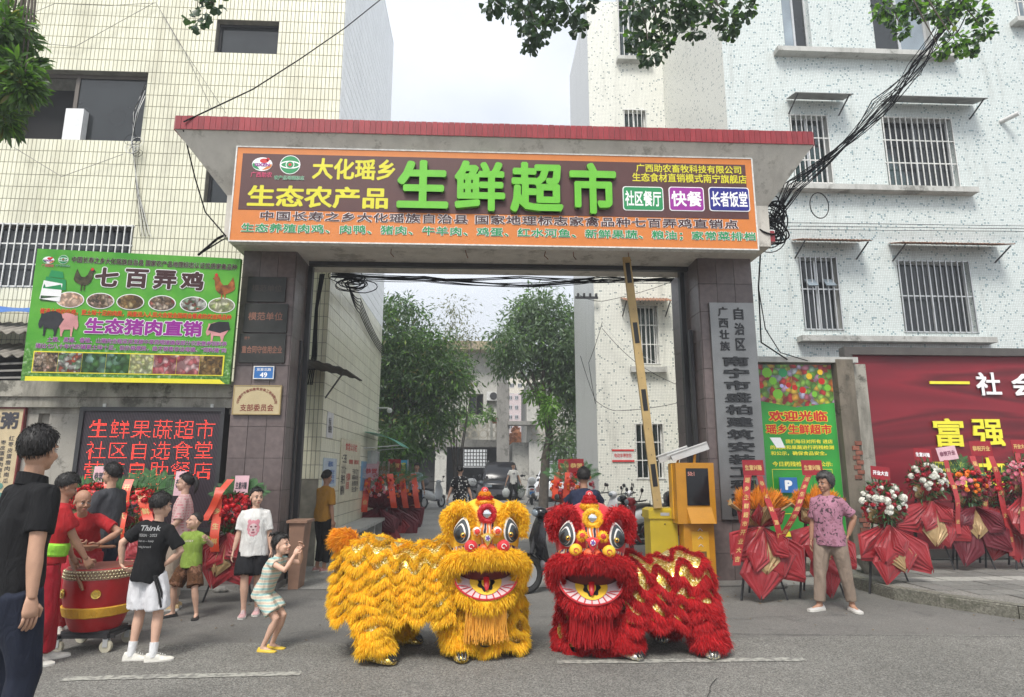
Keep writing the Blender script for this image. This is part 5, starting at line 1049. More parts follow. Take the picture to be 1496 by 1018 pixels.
    for i in (0, 1):
        pf = S_(Vector((an2[i].x, an2[i].y, an2[i].z - .085)))
        if socks:
            g = MB(); g.tube([S_(an2[i] + Vector((0, 0, -.03))), S_(an2[i]), S_(an2[i].lerp(kn[i], .28))], [.042 * s, .041 * s, .046 * s], 12); g.build('sock', socks, T, smooth=True, world=False)
        if shoes: shoe(pf, fd[i], s * 1.08, shoes[0], shoes[1], T, shoes[2] if len(shoes) > 2 else 'sneaker')
    T['_j'] = 0; del T['_j']
    return dict(root=T, shirt=shirt, wr=[S_(w) for w in wr], el=[S_(e) for e in el], hc=S_(hc), s=s, p0=S_(p0), u=u, HP=HP, RH=RH, nb=S_(nb), lat=lat, fw=fw, kn=[S_(k) for k in kn], an=[S_(k) for k in an2])
def on_cloth(pr, d, center, right, up=Vector((0, 0, 1)), lift=.003):
    """place() that lays print on the shirt: rays travel along d"""
    me = pr['shirt'].data; bv = BVHTree.FromPolygons([v.co for v in me.vertices], [tuple(p.vertices) for p in me.polygons]); d = Vector(d).normalized(); c = Vector(center)
    ro = Vector(pr['root'].location)
    def f(x, z, dd):
        o = c + right * x + up * z - d * .6; h = bv.ray_cast(o, d)[0]; h = h if h is not None else o + d * .6
        return h - d * (lift + dd)
    return f
def cprint(pr, body, x0, x1, z0, z1, m, place, **k):
    o = letters(body, x0, x1, z0, z1, m, None, place, name='shirt_print', **k); o.parent = pr['shirt']; return o
Z = Vector((0, 0, 1))
def proj(v):
    a = v.x * cos(YAW) - v.y * sin(YAW); b_ = v.x * sin(YAW) + v.y * cos(YAW); z = v.z - CAMH; f = b_ * cos(PITCH) + z * sin(PITCH); u_ = -b_ * sin(PITCH) + z * cos(PITCH)
    return 748 + FPX * a / f, 509 - FPX * u_ / f
def aim(pr, px, py=None):
    """move a figure sideways and size it so that its head stands where it was measured"""
    r = pr['root']; sc = 1.0
    for _ in range(12):
        h = Vector(r.location) + Matrix.Rotation(r.rotation_euler.z, 3, 'Z') @ (pr['hc'] * sc); x, y = proj(h)
        r.location.x += (px - x) / FPX * h.y * .9
        if py: z = P(px, py, h.y).z; sc *= 1 + (z / h.z - 1) * .8
    r.scale = (sc, sc, sc); pr['k'] = sc; return sc
white_sole = mat('white_sole', (.62, .6, .55), rough=.6); dark_sole = mat('dark_sole', (.03, .03, .03), rough=.7); sneaker_w = mat('white_sneaker', (.6, .58, .52), rough=.6, var=.15, scale=30); black_leather = mat('black_leather', (.02, .02, .02), rough=.4)
tee_black = cloth('black_jersey', (.009, .009, .010)); navy_tr = cloth('navy_trousers', (.016, .020, .035)); red_jersey = cloth('red_jersey', (.38, .018, .022)); red_satin = cloth('red_satin', (.32, .010, .020), rough=.5)
p = P(62, 800, 3.62)
m1 = person('man in a black polo shirt seen from behind at the left edge of the photo', (p.x, p.y, 0), radians(150), 1.75, lean=3, hands=[(-.24, .02, .80), (.27, -.03, .80)], head=(28, -4), top=tee_black, bottom=('trousers', navy_tr, 1), shoes=(black_leather, dark_sole), sleeve=.72, hair='short', loose=1.02, sk=skin, det=1.25, curl=.5)
aim(m1, 58, 660)
g = MB(); hp = m1['nb']; g.rings([[hp + Vector((.075 * cos(a) * k, .07 * sin(a) * k, .00 + h + .018 * sin(a))) for a in [2 * pi * t / 18 for t in range(18)]] for k, h in ((1.12, -.035), (1.0, .03), (.92, .03), (1.0, -.03))]); g.build('polo_collar', tee_black, m1['shirt'], smooth=True, world=False)
p = G(88, 972)
m2 = person('young man in a red tee shirt, red trousers and bright green sash beside the drum', (p.x, p.y, 0), radians(128), 1.60, lean=7, feet=[(-.10, .05), (.14, -.10)], hands=[(-.10, -.34, .86), (.30, -.28, .80)], head=(10, 22), top=red_jersey, bottom=('trousers', red_satin, 1), shoes=(sneaker_w, white_sole), loose=1.22, hem=.02, hair='short', sk=skin_d, sleeve=.66, hs=.98, curl=1.1)
aim(m2, 98, 712)
lime = cloth('lime_sash', (.30, .66, .06)); g = MB(); c = m2['p0'] + m2['u'] * .10
g.rings([[c + m2['u'] * h + m2['lat'] * (.172 * cos(a)) * k + m2['fw'] * .135 * sin(a) * k for a in [2 * pi * t / 24 for t in range(24)]] for h, k in ((-.055, 1.0), (-.04, 1.08), (-.01, 1.07), (.0, 1.1), (.04, 1.09), (.055, 1.0))]); g.build('sash', lime, m2['root'], smooth=True, world=False)
wood = mat('varnished_wood', (.20, .09, .04), rough=.4, var=.3, scale=20)
def stick(a, c, r=.013, label='wooden drumstick held in the hand of the man with the green sash'):
    t = thing('drumstick', label, 'drumstick', tuple(a)); b = MB(); a = Vector(a); c = Vector(c); b.tube([a, a.lerp(c, .3), a.lerp(c, .9), c], [r * .8, r, r * 1.1, r * .7], 8); b.build('stick_shaft', wood, t, True)
p = P(150, 800, 6.62)
m3 = person('bald man in a red tee shirt stooping over the drum', (p.x, p.y, 0), radians(22), 1.68, lean=40, drop=.06, feet=[(-.14, .1), (.14, .05)], hands=[(-.02, -.56, 1.0), (.20, -.50, .98)], head=(30, 12), top=red_jersey, bottom=('trousers', red_satin, 1), shoes=(sneaker_w, white_sole), hair='bald', sk=skin_d, loose=1.1, elbow=((-1, 0, 0), (1, .2, 0)), sleeve=.7, curl=1.0, det=1.15)
aim(m3, 121, 733)
p = P(180, 800, 7.05)
m4 = person('young man in a dark grey tee shirt looking left in front of the LED board', (p.x, p.y, 0), radians(-108), 1.68, head=(5, 0), hands=[(-.22, -.10, .85), (.20, -.24, .96)], top=cloth('charcoal_jersey', (.050, .052, .058)), bottom=('trousers', navy_tr, 1), shoes=(black_leather, white_sole), hair='short', sk=skin, loose=1.05, sleeve=.75)
aim(m4, 163, 694)
p = G(205, 966)
gre = mat('grey_print_ink', (.3, .3, .3), rough=.7)
m5 = person('boy seen from behind in black tee shirt and white shorts, hand on hip', (p.x + .06, p.y, 0), radians(168), 1.40, lean=-2, side=-8, pel=(-.05, 0), feet=[(-.20, 0), (.06, 0)], hands=[(-.20, -.03, .98), (.21, .10, .99)], elbow=((-1, -.1, 0), (.9, .75, 0)), head=(-6, 0), hs=1.14, top=tee_black, bottom=('shorts', cloth('white_sports_cloth', (.68, .68, .70)), .88), shoes=(sneaker_w, white_sole), socks=cloth('white_cotton', (.68, .68, .68)), hair='kid', sk=skin_l, loose=1.15, hem=.10, sleeve=.8, footyaw=(-60, -70), pole=((-.1, -1, 0), (.1, -1, 0)), handdir=((.5, .3, -.4), (-.75, .35, -.35)))
aim(m5, 236, 740)
oc = on_cloth(m5, (0, -1, 0), m5['p0'] + m5['u'] * .25, Vector((-1, 0, 0)))
for k, tx in enumerate(('Think', 'DESIGN · 2023', 'dream on — keep', 'moving forward')): cprint(m5, tx, -.10, .10 - .02 * k, .10 - k * .05, .145 - k * .05 - (.02 if k else 0), gre, oc, bold=.02)
g = MB(); g.cur = 0
stb = mat('black_stripe', (.02, .02, .022), rough=.7)
for k in (0, 1): g.tube([m5['p0'] + Vector((-.13 - .0 * k, .10 - k * .03, -.03)), m5['p0'] + Vector((-.165, .06 - k * .035, -.18)), m5['p0'] + Vector((-.175, .03 - k * .03, -.30))], .010, 5)
g.build('side_stripe', stb, m5['root'], world=False)
p = P(272, 850, 7.75)
m6 = person('woman with a ponytail in a pink checked blouse looking left behind the boy in green', (p.x, p.y, 0), radians(-75), 1.62, head=(-8, 0), hands=[(-.2, -.15, .92), (.22, -.18, .94)], top=cloth('pink_gingham', (.5, .2, .2), pat=checks((.56, .20, .22), (.62, .42, .40), 9)), bottom=('trousers', cloth('beige_linen', (.40, .33, .26)), .9), shoes=(mat('tan_sandal', (.5, .36, .18), rough=.6), white_sole, 'slip'), hair='pony', sk=skin_l, loose=1.12, sleeve=.95, hem=.12)
aim(m6, 270, 706)
p = G(266, 902)
m7 = person('small boy in a lime green tee shirt and brown shorts with both arms raised sideways', (p.x, p.y, 0), radians(-12), 1.16, lean=0, feet=[(-.26, .0), (.22, -.05)], pel=(.0, 0), drop=.03, hands=[(-.28, -.12, 1.22), (.36, -.12, 1.30)], elbow=((-1, .2, -.8), (1, .2, -.8)), head=(-38, -14), hs=1.26, top=cloth('lime_jersey', (.23, .33, .06)), bottom=('shorts', cloth('rust_brown_cloth', (.13, .055, .025), pat=blooms((.10, .045, .02), (.20, .10, .06), (.05, .02, .01), 10)), .88), shoes=(black_leather, dark_sole, 'slip'), hair='crop', sk=skin_l, loose=1.2, sleeve=.55, footyaw=(-35, 25))
aim(m7, 284, 762)
cprint(m7, 'LUCKY', -.045, .06, .0, .025, mat('cream_ink', (.6, .55, .4), rough=.7), on_cloth(m7, (0, 1, 0), m7['p0'] + m7['u'] * .24, Vector((1, 0, 0))), bold=.03)
p = G(382, 899)
m8 = person('girl in a white tee shirt with a pink face print and black shorts', (p.x, p.y, 0), radians(12), 1.42, head=(26, 0), hands=[(-.26, -.05, .84), (.25, -.03, .86)], feet=[(-.06, -.05), (.10, .1)], hs=1.10, top=cloth('white_jersey', (.66, .65, .62)), bottom=('shorts', cloth('black_shorts', (.014, .014, .016)), .82), shoes=(mat('pink_sneaker', (.56, .34, .34), rough=.6), white_sole), hair='pony', sk=skin_l, loose=1.22, hem=.12, sleeve=.85, fat=1.06)
aim(m8, 375, 727)
oc = on_cloth(m8, (0, 1, 0), m8['p0'] + m8['u'] * .22, Vector((1, 0, 0))); pinki = mat('pink_ink', (.58, .24, .28), rough=.8); pinkd = mat('dusky_ink', (.16, .05, .06), rough=.8); palei = mat('pale_pink_ink', (.66, .50, .50), rough=.8)
def oshape(pr, oc, pts, m, d): g = MB(); n = len(pts); cx = sum(p[0] for p in pts) / n; cz = sum(p[1] for p in pts) / n; g.add([oc(x, z, d) for x, z in pts] + [oc(lerp(cx, x, .5), lerp(cz, z, .5), d) for x, z in pts] + [oc(cx, cz, d)], [(i, (i + 1) % n, (i + 1) % n + n, i + n) for i in range(n)] + [(i + n, (i + 1) % n + n, 2 * n) for i in range(n)]); g.build('shirt_print', m, pr['shirt'], world=False)
def el2(x, z, a, c, n=16, w=0, k=7): return [(x + a * cos(2 * pi * i / n) * (1 + w * sin(k * 2 * pi * i / n)), z + c * sin(2 * pi * i / n) * (1 + w * sin(k * 2 * pi * i / n))) for i in range(n)]
for sh, m_, d in ((el2(0, 0, .068, .092, 40, .07, 12), pinki, 0), (el2(-.045, .075, .022, .025), pinki, .0005), (el2(.045, .075, .022, .025), pinki, .0005), (el2(0, -.01, .050, .065, 20), palei, .001), (el2(-.024, .018, .012, .010), pinkd, .0016), (el2(.024, .018, .012, .010), pinkd, .0016), (el2(0, -.018, .012, .009), pinkd, .0016), (el2(0, -.048, .026, .016), pinki, .0016), (el2(0, -.050, .018, .006), pinkd, .002), (el2(-.04, -.02, .01, .02), pinki, .0016), (el2(.04, -.02, .01, .02), pinki, .0016)): oshape(m8, oc, sh, m_, d)
p = G(382, 951)
stripec = cloth('pastel_striped_cotton', (.5, .55, .45), pat=bands((.30, .46, .44), (.62, .60, .48), (.55, .45, .36), 7))
m9 = person('toddler girl with a hair tuft and yellow clogs crouching with both hands raised', (p.x, p.y, 0), radians(78), 1.08, lean=22, drop=.13, pel=(0, .12), feet=[(-.09, .02), (.09, -.02)], hands=[(-.10, -.38, 1.34), (.12, -.36, 1.40)], elbow=((-.5, .3, -1), (.5, .3, -1)), head=(-4, -12), hs=1.28, top=stripec, bottom=('shorts', stripec, .75), shoes=(mat('yellow_clog', (.66, .46, .04), rough=.5), mat('yellow_clog_sole', (.6, .42, .05), rough=.5), 'slip'), hair='tuft', sk=skin_l, loose=1.1, sleeve=.3, curl=.5, hem=.1)
aim(m9, 412, 797)
m10 = person('woman in a mustard top and black trousers facing the alley wall notices', (-2.83, 10.45, 0), radians(140), 1.60, lean=3, hands=[(-.24, -.04, .82), (.22, -.12, .86)], head=(12, 8), top=cloth('mustard_jersey', (.36, .18, .03)), bottom=('trousers', cloth('black_knit', (.014, .014, .014)), .8), shoes=(mat('pink_slipper', (.45, .22, .2), rough=.6), white_sole, 'slip'), hair='bun', sk=skin_d, loose=1.12, sleeve=.9, fat=1.05)
aim(m10, 478, 698)
def at_px(px, Y): p = P(px, 720, Y); return (p.x, Y, gz(Y) + .004)
poloc = cloth('pale_blue_pique', (.30, .38, .45))
m11 = person('boy in a pale blue polo shirt and black shorts walking up the yard', at_px(608, 20.6), radians(2), 1.66, top=poloc, bottom=('shorts', cloth('black_shorts'), .95), shoes=(mat('grey_sneaker', (.2, .2, .2), rough=.6), white_sole), hair='short', sk=skin_d, feet=[(-.1, .12), (.1, -.12)], det=.8, hs=1.03, fat=1.08, sleeve=.7, hands=[(-.27, 0, .84), (.27, -.05, .84)])
m12 = person('woman in a black dress with white dots seen from behind in the yard', at_px(672, 16.2), radians(172), 1.60, top=cloth('dotted_dress_cloth', (.02, .02, .02), pat=spots((.012, .012, .014), (.6, .6, .58), 18, .28)), bottom=('dress', cloth('dotted_dress_cloth'), .42), shoes=(black_leather, dark_sole, 'slip'), hair='bun', sk=skin_l, det=.9, fat=1.12, loose=1.08, sleeve=.8, hands=[(-.34, -.05, .80), (.33, .05, .84)])
m13 = person('man in a white tee shirt carrying two plastic shopping bags in the yard', at_px(750, 27.6), radians(8), 1.70, top=cloth('white_jersey'), bottom=('trousers', cloth('black_knit'), .85), shoes=(black_leather, dark_sole, 'slip'), hair='short', sk=skin, det=.7, hands=[(-.34, -.05, .88), (.34, -.05, .84)], feet=[(-.16, 0), (.14, 0)], head=(10, 14))
cprint(m13, 'H', -.05, .05, .08, .16, darkink, on_cloth(m13, (0, 1, 0), m13['p0'] + m13['u'] * .24, Vector((1, 0, 0))), bold=.05)
m14 = person('woman in a long black outfit with a small bag beside the white car', at_px(794, 28), radians(-60), 1.62, top=cloth('black_knit'), bottom=('dress', cloth('black_knit'), .35), shoes=(white_sole, white_sole, 'slip'), hair='long', sk=skin_l, det=.7, hands=[(-.22, -.1, .85), (.22, -.1, .85)])
m15 = person('man in a navy tee shirt sitting on the black scooter behind the red lion', (P(854, 750, 8.75).x, 8.75, 0), radians(176), 1.70, drop=.16, pel=(0, .05), lean=6, feet=[(-.2, -.22, .28), (.2, -.22, .28)], hands=[(-.28, -.40, .98), (.28, -.40, .98)], top=cloth('navy_jersey', (.020, .026, .055)), bottom=('trousers', navy_tr, .9), shoes=(black_leather, dark_sole), hair='short', sk=skin_d, hs=1.0, fat=1.15, loose=1.05)
p = G(1226, 893)
m16 = person('older woman in a mauve floral blouse and beige trousers, hand on hip', (p.x, p.y, 0), radians(-38), 1.575, lean=1, feet=[(-.19, -.05), (.17, .12)], hands=[(-.24, -.02, .80), (.21, .06, .95)], elbow=(None, (1, .5, -.1)), head=(-30, 0), hs=1.03, top=cloth('mauve_floral_cotton', (.36, .16, .25), pat=blooms((.36, .17, .23), (.27, .12, .16), (.07, .04, .05), 8)), bottom=('trousers', cloth('taupe_cotton', (.26, .20, .155)), .92), shoes=(mat('silver_slip_on', (.5, .48, .46), rough=.4), white_sole, 'slip'), hair='bob', hm=hair_g, sk=skin_d, fat=1.18, loose=1.07, sleeve=.82, footyaw=(-30, 35), det=1.15, hem=.11)
aim(m16, 1205, 707)
g = MB()
for k in range(5): c = on_cloth(m16, (0, 1, 0), m16['p0'] + m16['u'] * (.06 + k * .085), Vector((1, 0, 0)), lift=.004)(0, 0, 0); b = MB(); b.ell(c, (.006, .004, .006), 8, 5); b.build('button', darkink, m16['shirt'], world=False)
# =================================================================== LION DANCE COSTUMES
def A(*v): return np.array(v, dtype=float)
def norm(a): return a / (np.linalg.norm(a, axis=-1, keepdims=True) + 1e-9)
def fur_tube(path, rad, n, L, w, m, name, parent, M, org, out=.9, down=.35, front=True):
    path = np.array(path, float); seg = np.linalg.norm(np.diff(path, axis=0), axis=1); cum = np.r_[0, np.cumsum(seg)] / seg.sum()
    t = rng.random(n); p = np.stack([np.interp(t, cum, path[:, k]) for k in range(3)], 1); p2 = np.stack([np.interp(np.minimum(t + .02, 1), cum, path[:, k]) for k in range(3)], 1); p1 = np.stack([np.interp(np.maximum(t - .02, 0), cum, path[:, k]) for k in range(3)], 1)
    d = norm(p2 - p1); q = rng.normal(size=(n, 3)); 
    if front: q[:, 1] -= .35
    q = norm(q - d * (q * d).sum(1, keepdims=True)); r = np.interp(t, cum, np.broadcast_to(rad, (len(path),)) if np.ndim(rad) else np.full(len(path), rad))[:, None]
    root = p + q * r * (.55 + .45 * rng.random((n, 1))); dr = q * out + A(0, 0, -down) + rng.normal(size=(n, 3)) * .22
    return put(root, dr, L * rng.uniform(.75, 1.25, n), w, m, name, parent, M, org)
def fur_ell(c, r, n, L, w, m, name, parent, M, org, out=.9, down=.3, flow=None, cut=None):
    q = norm(rng.normal(size=(n, 3))); 
    if cut is not None: q = q[cut(q)]
    root = A(*c) + q * A(*r); nn = norm(q / A(*r)); dr = nn * out + A(0, 0, -down) + (A(*flow) if flow else 0) + rng.normal(size=q.shape) * .2
    return put(root, dr, L * rng.uniform(.75, 1.25, len(q)), w, m, name, parent, M, org)
def put(root, dr, L, w, m, name, parent, M, org):
    R3 = np.array(M.to_3x3()); T3 = np.array(M.translation); root = root @ R3.T + T3 - np.array(org); dr = dr @ R3.T
    return strands(name, root, dr, L, w, m, parent, droop=.45, curl=.12, clump=.10)
def fur_rows(Sf, rows, dens, L, w, m, trim, name, parent, M, org, closed=False):
    """Sf(u,v)->(n,3); rows: (v0, amplitude, waves, phase, u0, u1, sign)"""
    RT, DR, LL = [], [], []; tb = MB(); R3 = np.array(M.to_3x3()); T3 = np.array(M.translation) - np.array(org)
    for v0, am, wv, ph, u0, u1, sg in rows:
        us = np.linspace(u0, u1, 140); f = lambda u: v0 + am * np.sin(2 * pi * wv * u + ph) + am * .18 * np.sin(2 * pi * wv * .43 * u + ph * 2.1)
        pth = Sf(us, f(us)); ln = np.linalg.norm(np.diff(pth, axis=0), axis=1).sum(); n = int(dens * ln); u = rng.uniform(u0, u1, n); v = f(u) + rng.normal(size=n) * .006
        e = 1e-3; p = Sf(u, v); dv = norm((Sf(u, v + e) - Sf(u, v - e))) * sg; du = norm(Sf(u + e, v) - Sf(u - e, v)); nn = norm(np.cross(du, dv))
        ce = (Sf(u, v) + Sf(u + .5, v)) / 2 if closed else CEN(Sf, u); s = np.sign((nn * (p - ce)).sum(1, keepdims=True)); s[s == 0] = 1; nn = nn * s
        lay = rng.random((n, 1)); RT.append(p + nn * .004 - dv * .01); DR.append(dv * (.75 + .2 * lay) + nn * (1.05 - .75 * lay) + A(0, 0, -.15) + rng.normal(size=(n, 3)) * .16 + du * (np.cos(2 * pi * wv * u + ph)[:, None]) * -.12); LL.append(L * rng.uniform(.7, 1.2, n))
        q = (pth @ R3.T + T3); tb.tube([tuple(x) for x in q[::2]], .006, 5)
    root = np.concatenate(RT); dr = np.concatenate(DR); o = put(root, dr, np.concatenate(LL), w, m, name, parent, M, org)
    g = bpy.data.objects.new('trim_cord', tb.mesh('trim_cord', trim, True)); COL.objects.link(g); g.parent = parent
    return o
def CEN(Sf, u): return (Sf(u, np.full(len(u), -.9)) + Sf(u, np.full(len(u), .9))) / 2 * A(1, 1, 0) + A(0, 0, 1) * ((Sf(u, np.zeros(len(u))) + Sf(u, np.full(len(u), .9))) / 2)[:, 2:]
def furmat(name, c, c2):
    m, b, N, L = nodes_of(name); g = N('ShaderNodeNewGeometry'); r = ramp(N, L, g.outputs['Random Per Island'], [(0, c), (1, c2)]); tc = N('ShaderNodeTexCoord'); n = N('ShaderNodeTexNoise', i_Scale=7.0, i_Detail=3.0); L(tc.outputs['Object'], n.inputs['Vector'])
    r = mixc(N, L, 1.0, r, ramp(N, L, n.outputs['Fac'], [(.3, .82), (.7, 1.12)]), 'MULTIPLY'); L(r, b.inputs['Base Color']); b.inputs['Roughness'].default_value = .55; b.inputs['Sheen Weight'].default_value = .1; b.inputs['Specular IOR Level'].default_value = .3
    t = N('ShaderNodeBsdfTranslucent'); L(r, t.inputs[0]); mx_ = N('ShaderNodeMixShader'); mx_.inputs[0].default_value = .3; out = [x for x in m.node_tree.nodes if x.type == 'OUTPUT_MATERIAL'][0]; L(b.outputs[0], mx_.inputs[1]); L(t.outputs[0], mx_.inputs[2]); L(mx_.outputs[0], out.inputs[0]); return m
yfur = furmat('yellow_fur', (.90, .50, .008), (1.0, .70, .035)); rfur = furmat('red_fur', (.42, .005, .010), (.66, .014, .020)); ofur = furmat('orange_fur', (.85, .32, .01), (.98, .48, .02))
def sequin(name, c, c2):
    m, b, N, L = nodes_of(name); tc = N('ShaderNodeTexCoord'); v = N('ShaderNodeTexVoronoi', i_Scale=95.0); L(tc.outputs['Object'], v.inputs['Vector']); sp = N('ShaderNodeSeparateColor'); L(v.outputs['Color'], sp.inputs[0])
    L(ramp(N, L, sp.outputs[0], [(0, c), (.6, c2), (.9, (.95, .8, .35)), (1, (1, .95, .7))]), b.inputs['Base Color']); b.inputs['Metallic'].default_value = .75; b.inputs['Roughness'].default_value = .32
    bp = N('ShaderNodeBump', i_Strength=.9, i_Distance=.01); L(sp.outputs[1], bp.inputs['Height']); L(bp.outputs[0], b.inputs['Normal']); return m
gold_s = sequin('gold_sequins', (.30, .17, .02), (.62, .42, .06)); silver_s = sequin('silver_sequins', (.35, .35, .33), (.7, .7, .68))
def flame_pat(name, base, c1, c2, c3):
    m, b, N, L = nodes_of(name); tc = N('ShaderNodeTexCoord'); w = N('ShaderNodeTexWave', i_Scale=5.5, i_Distortion=7.0, i_Detail=1.5); L(tc.outputs['Object'], w.inputs['Vector'])
    L(ramp(N, L, w.outputs['Fac'], [(0, c3), (.16, c3), (.2, c1), (.3, c1), (.34, base), (.75, base), (.8, c2), (.92, c2), (.95, c1)]), b.inputs['Base Color']); b.inputs['Roughness'].default_value = .45; return m
flame_o = flame_pat('orange_flame_cloth', (.80, .14, .03), (.75, .72, .6), (.75, .35, .04), (.03, .02, .06)); flame_b = flame_pat('purple_band_cloth', (.75, .22, .04), (.75, .68, .5), (.09, .03, .14), (.04, .02, .07))
wh = mat('costume_white', (.75, .73, .68), rough=.5); gry = mat('costume_grey', (.045, .055, .06), rough=.4); blk = mat('costume_black', (.01, .01, .01), rough=.4); rdc = mat('costume_red', (.55, .012, .02), rough=.6, sheen=.3); yel = mat('costume_yellow', (.80, .48, .03), rough=.6); golde = mat('gold_ball', (.75, .52, .12), rough=.25, metal=.8); mirr = mat('mirror_disc', (.8, .82, .84), rough=.08, metal=1, bump=0)
pinkw = mat('pale_pink_jaw', (.60, .46, .46), rough=.5); purp = mat('purple_gem', (.16, .08, .3), rough=.3); dkm = mat('dark_mouth', (.10, .006, .008), rough=.8); tong = mat('tongue_red', (.50, .01, .015), rough=.4)
def lion(name, label, loc, yaw, side, col, F):
    """side -1: the body trails to the left of the photo, +1: to the right. F: settings"""
    T = thing(name, label, 'lion costume', loc); org = Vector(loc); M0 = Matrix.Translation(org)
    fur, face, accent = (yfur, yel, rdc) if col == 'y' else (rfur, rdc, yel)
    Mh = M0 @ Matrix.Translation((0, 0, F['hz'])) @ Matrix.Rotation(radians(yaw), 4, 'Z') @ Matrix.Rotation(radians(F.get('roll', 0)), 4, 'Y') @ Matrix.Scale(F.get('hs', 1), 4)
    W = lambda x, y, z: Mh @ Vector((x, y, z)); R3 = Mh.to_3x3()
    yS = lambda x, z, k=.27: -k * sqrt(max(.02, 1 - (x / .345) ** 2 - ((z - .22) / .37) ** 2))
    g = MB(); g.ell(W(0, 0, .22), (.305, .25, .33), 28, 18, R3); hd = g.build('head', face, T, smooth=2)
    g = MB(); g.ell(W(0, -.005, .25), (.12, .272, .34), 20, 16, R3); g.build('forehead', flame_o, hd, smooth=2)
    g = MB(); g.ell(W(0, -.01, .12), (.29, .265, .14), 28, 12, R3); g.build('cheek_band', flame_b, hd, smooth=2)
    g = MB(); g.ell(W(0, -.04, -.01), (.27, .20, .16), 20, 12, R3); g.build('mouth_cavity', dkm, hd, smooth=2)
    def disc(cx, cz, pts, m, lift, nm, tilt=0, bulge=.0):
        g = MB(); n = len(pts); rr = []
        for k in (1, .55): rr.append([W(cx + x * k, yS(cx + x * k, cz + z * k) - lift - bulge * (1 - k), cz + z * k) for x, z in pts])
        c = W(cx, yS(cx, cz) - lift - bulge, cz); back = [v + R3 @ Vector((0, .02, 0)) for v in rr[0]]
        g.add(rr[0] + rr[1] + [c] + back, [(i, (i + 1) % n, (i + 1) % n + n, i + n) for i in range(n)] + [(i + n, (i + 1) % n + n, 2 * n) for i in range(n)] + [(i + 2 * n + 1, (i + 1) % n + 2 * n + 1, (i + 1) % n, i) for i in range(n)])
        return g.build(nm, m, hd, smooth=True)
    def almond(w, h, sg, n=28):
        o = []
        for k in range(n):
            a = 2 * pi * k / n; x = cos(a); z = sin(a); x2 = w * x * (1 - .38 * max(z, 0) ** 1.5) - sg * .22 * w * max(z, 0) ** 1.5 * 1.4; z2 = h * z * (1.0 if z > 0 else .78); o.append((x2, z2))
        return o
    for sg in (-1, 1):
        cx, cz = sg * .208, .275
        for k, (m_, lf, sc) in enumerate(((wh, .012, 1.0), (gry, .018, .90), (wh, .024, .68), (gry, .030, .62), (blk, .036, .40))):
            disc(cx + sg * .008 * k, cz - .006 * k, [(x * sc, z * sc) for x, z in almond(.068, .120, sg)], m_, lf, 'eye' if k == 0 else 'eye_ring', bulge=.012)
        g = MB(); g.ell(W(cx + sg * .012 - sg * .02, yS(cx, cz) - .055, cz - .02), .022, 12, 8, R3); g.build('pupil', golde, hd, smooth=True)
        g = MB(); g.ell(W(cx + sg * .012 - sg * .02, yS(cx, cz) - .073, cz - .02), .011, 10, 8, R3); g.build('pupil_centre', blk, hd, smooth=True)
        br = [(sg * .315, -.10, .22), (sg * .325, -.12, .38), (sg * .275, -.14, .475), (sg * .195, -.16, .485), (sg * .135, -.19, .41), (sg * .112, -.22, .31)]
        g = MB(); g.tube([W(*p) for p in br], [.022, .034, .042, .038, .026, .014], 10); bw_ = g.build('brow', fur, hd, smooth=True)
        fur_tube(br, [.024, .036, .044, .040, .028, .015], F['n'] // 9, .036, .0055, fur, 'fur', bw_, Mh, org, down=.12)
        g = MB(); g.ell(W(sg * .335, .02, .38), (.04, .045, .055), 10, 8, R3); er = g.build('ear', fur, hd, smooth=True); fur_ell((sg * .335, .02, .38), (.04, .045, .055), F['n'] // 28, .036, .0055, fur, 'fur', er, Mh, org)
        # cheek puffs and the little horn buds beside the nose
        g = MB(); c = (sg * .135, yS(.135, .165) - .045, .165); g.ell(W(*c), (.055, .035, .052), 14, 10, R3); ck = g.build('cheek_puff', accent, hd, smooth=True)
        g = MB(); g.tube([W(c[0] + .022 * cos(a) * (1 - a * .08), c[1] - .036, c[2] + .022 * sin(a) * (1 - a * .08)) for a in np.linspace(0, 5.2, 12)], .0035, 5); g.build('swirl', wh if col == 'y' else rdc, ck)
        g = MB(); c = (sg * .085, yS(.085, .285) - .03, .285); g.ell(W(*c), (.038, .05, .038), 14, 10, R3); bd = g.build('horn_bud', wh if col == 'y' else yel, hd, smooth=True); g = MB(); g.ell(W(c[0], c[1] - .038, c[2]), (.024, .018, .024), 12, 8, R3); g.build('bud_centre', rdc, bd, smooth=True)
        fur_ell(c, (.036, .046, .036), 260, .018, .004, yfur if col == 'r' else ofur, 'fur', bd, Mh, org)
    # nose
    ny = yS(0, .22) - .05; g = MB(); t_ = [(-.062, .255), (0, .275), (.062, .255), (.03, .20), (0, .150), (-.03, .20)]; n = 6
    g.rings([[W(x * k, ny + dy, .215 + (z - .215) * k) for x, z in t_] for k, dy in ((1, .05), (1, .0), (.7, -.022))]); ns = g.build('nose', (golde if col == 'y' else rdc), hd)
    disc(0, .235, [(.022 * cos(a), .024 * sin(a)) for a in [2 * pi * k / 12 for k in range(12)]], wh, .082, 'nose_patch'); disc(0, .235, [(.015 * cos(a) * (1 + .4 * cos(5 * a)), .017 * sin(a) * (1 + .4 * cos(5 * a))) for a in [2 * pi * k / 30 for k in range(30)]], purp, .086, 'nose_flower')
    g = MB(); g.ell(W(0, yS(0, .15) - .01, .14), (.075, .045, .05), 14, 8, R3); g.build('muzzle', mat('coral_cloth', (.80, .14, .05), rough=.5), hd, smooth=True)
    # mirror and topknot
    my = yS(0, .43) - .03; g = MB(); g.tube([W(.060 * cos(a), my, .425 + .060 * sin(a)) for a in [2 * pi * k / 20 for k in range(21)]], .022, 8); mr = g.build('mirror_ring', accent, hd, smooth=True)
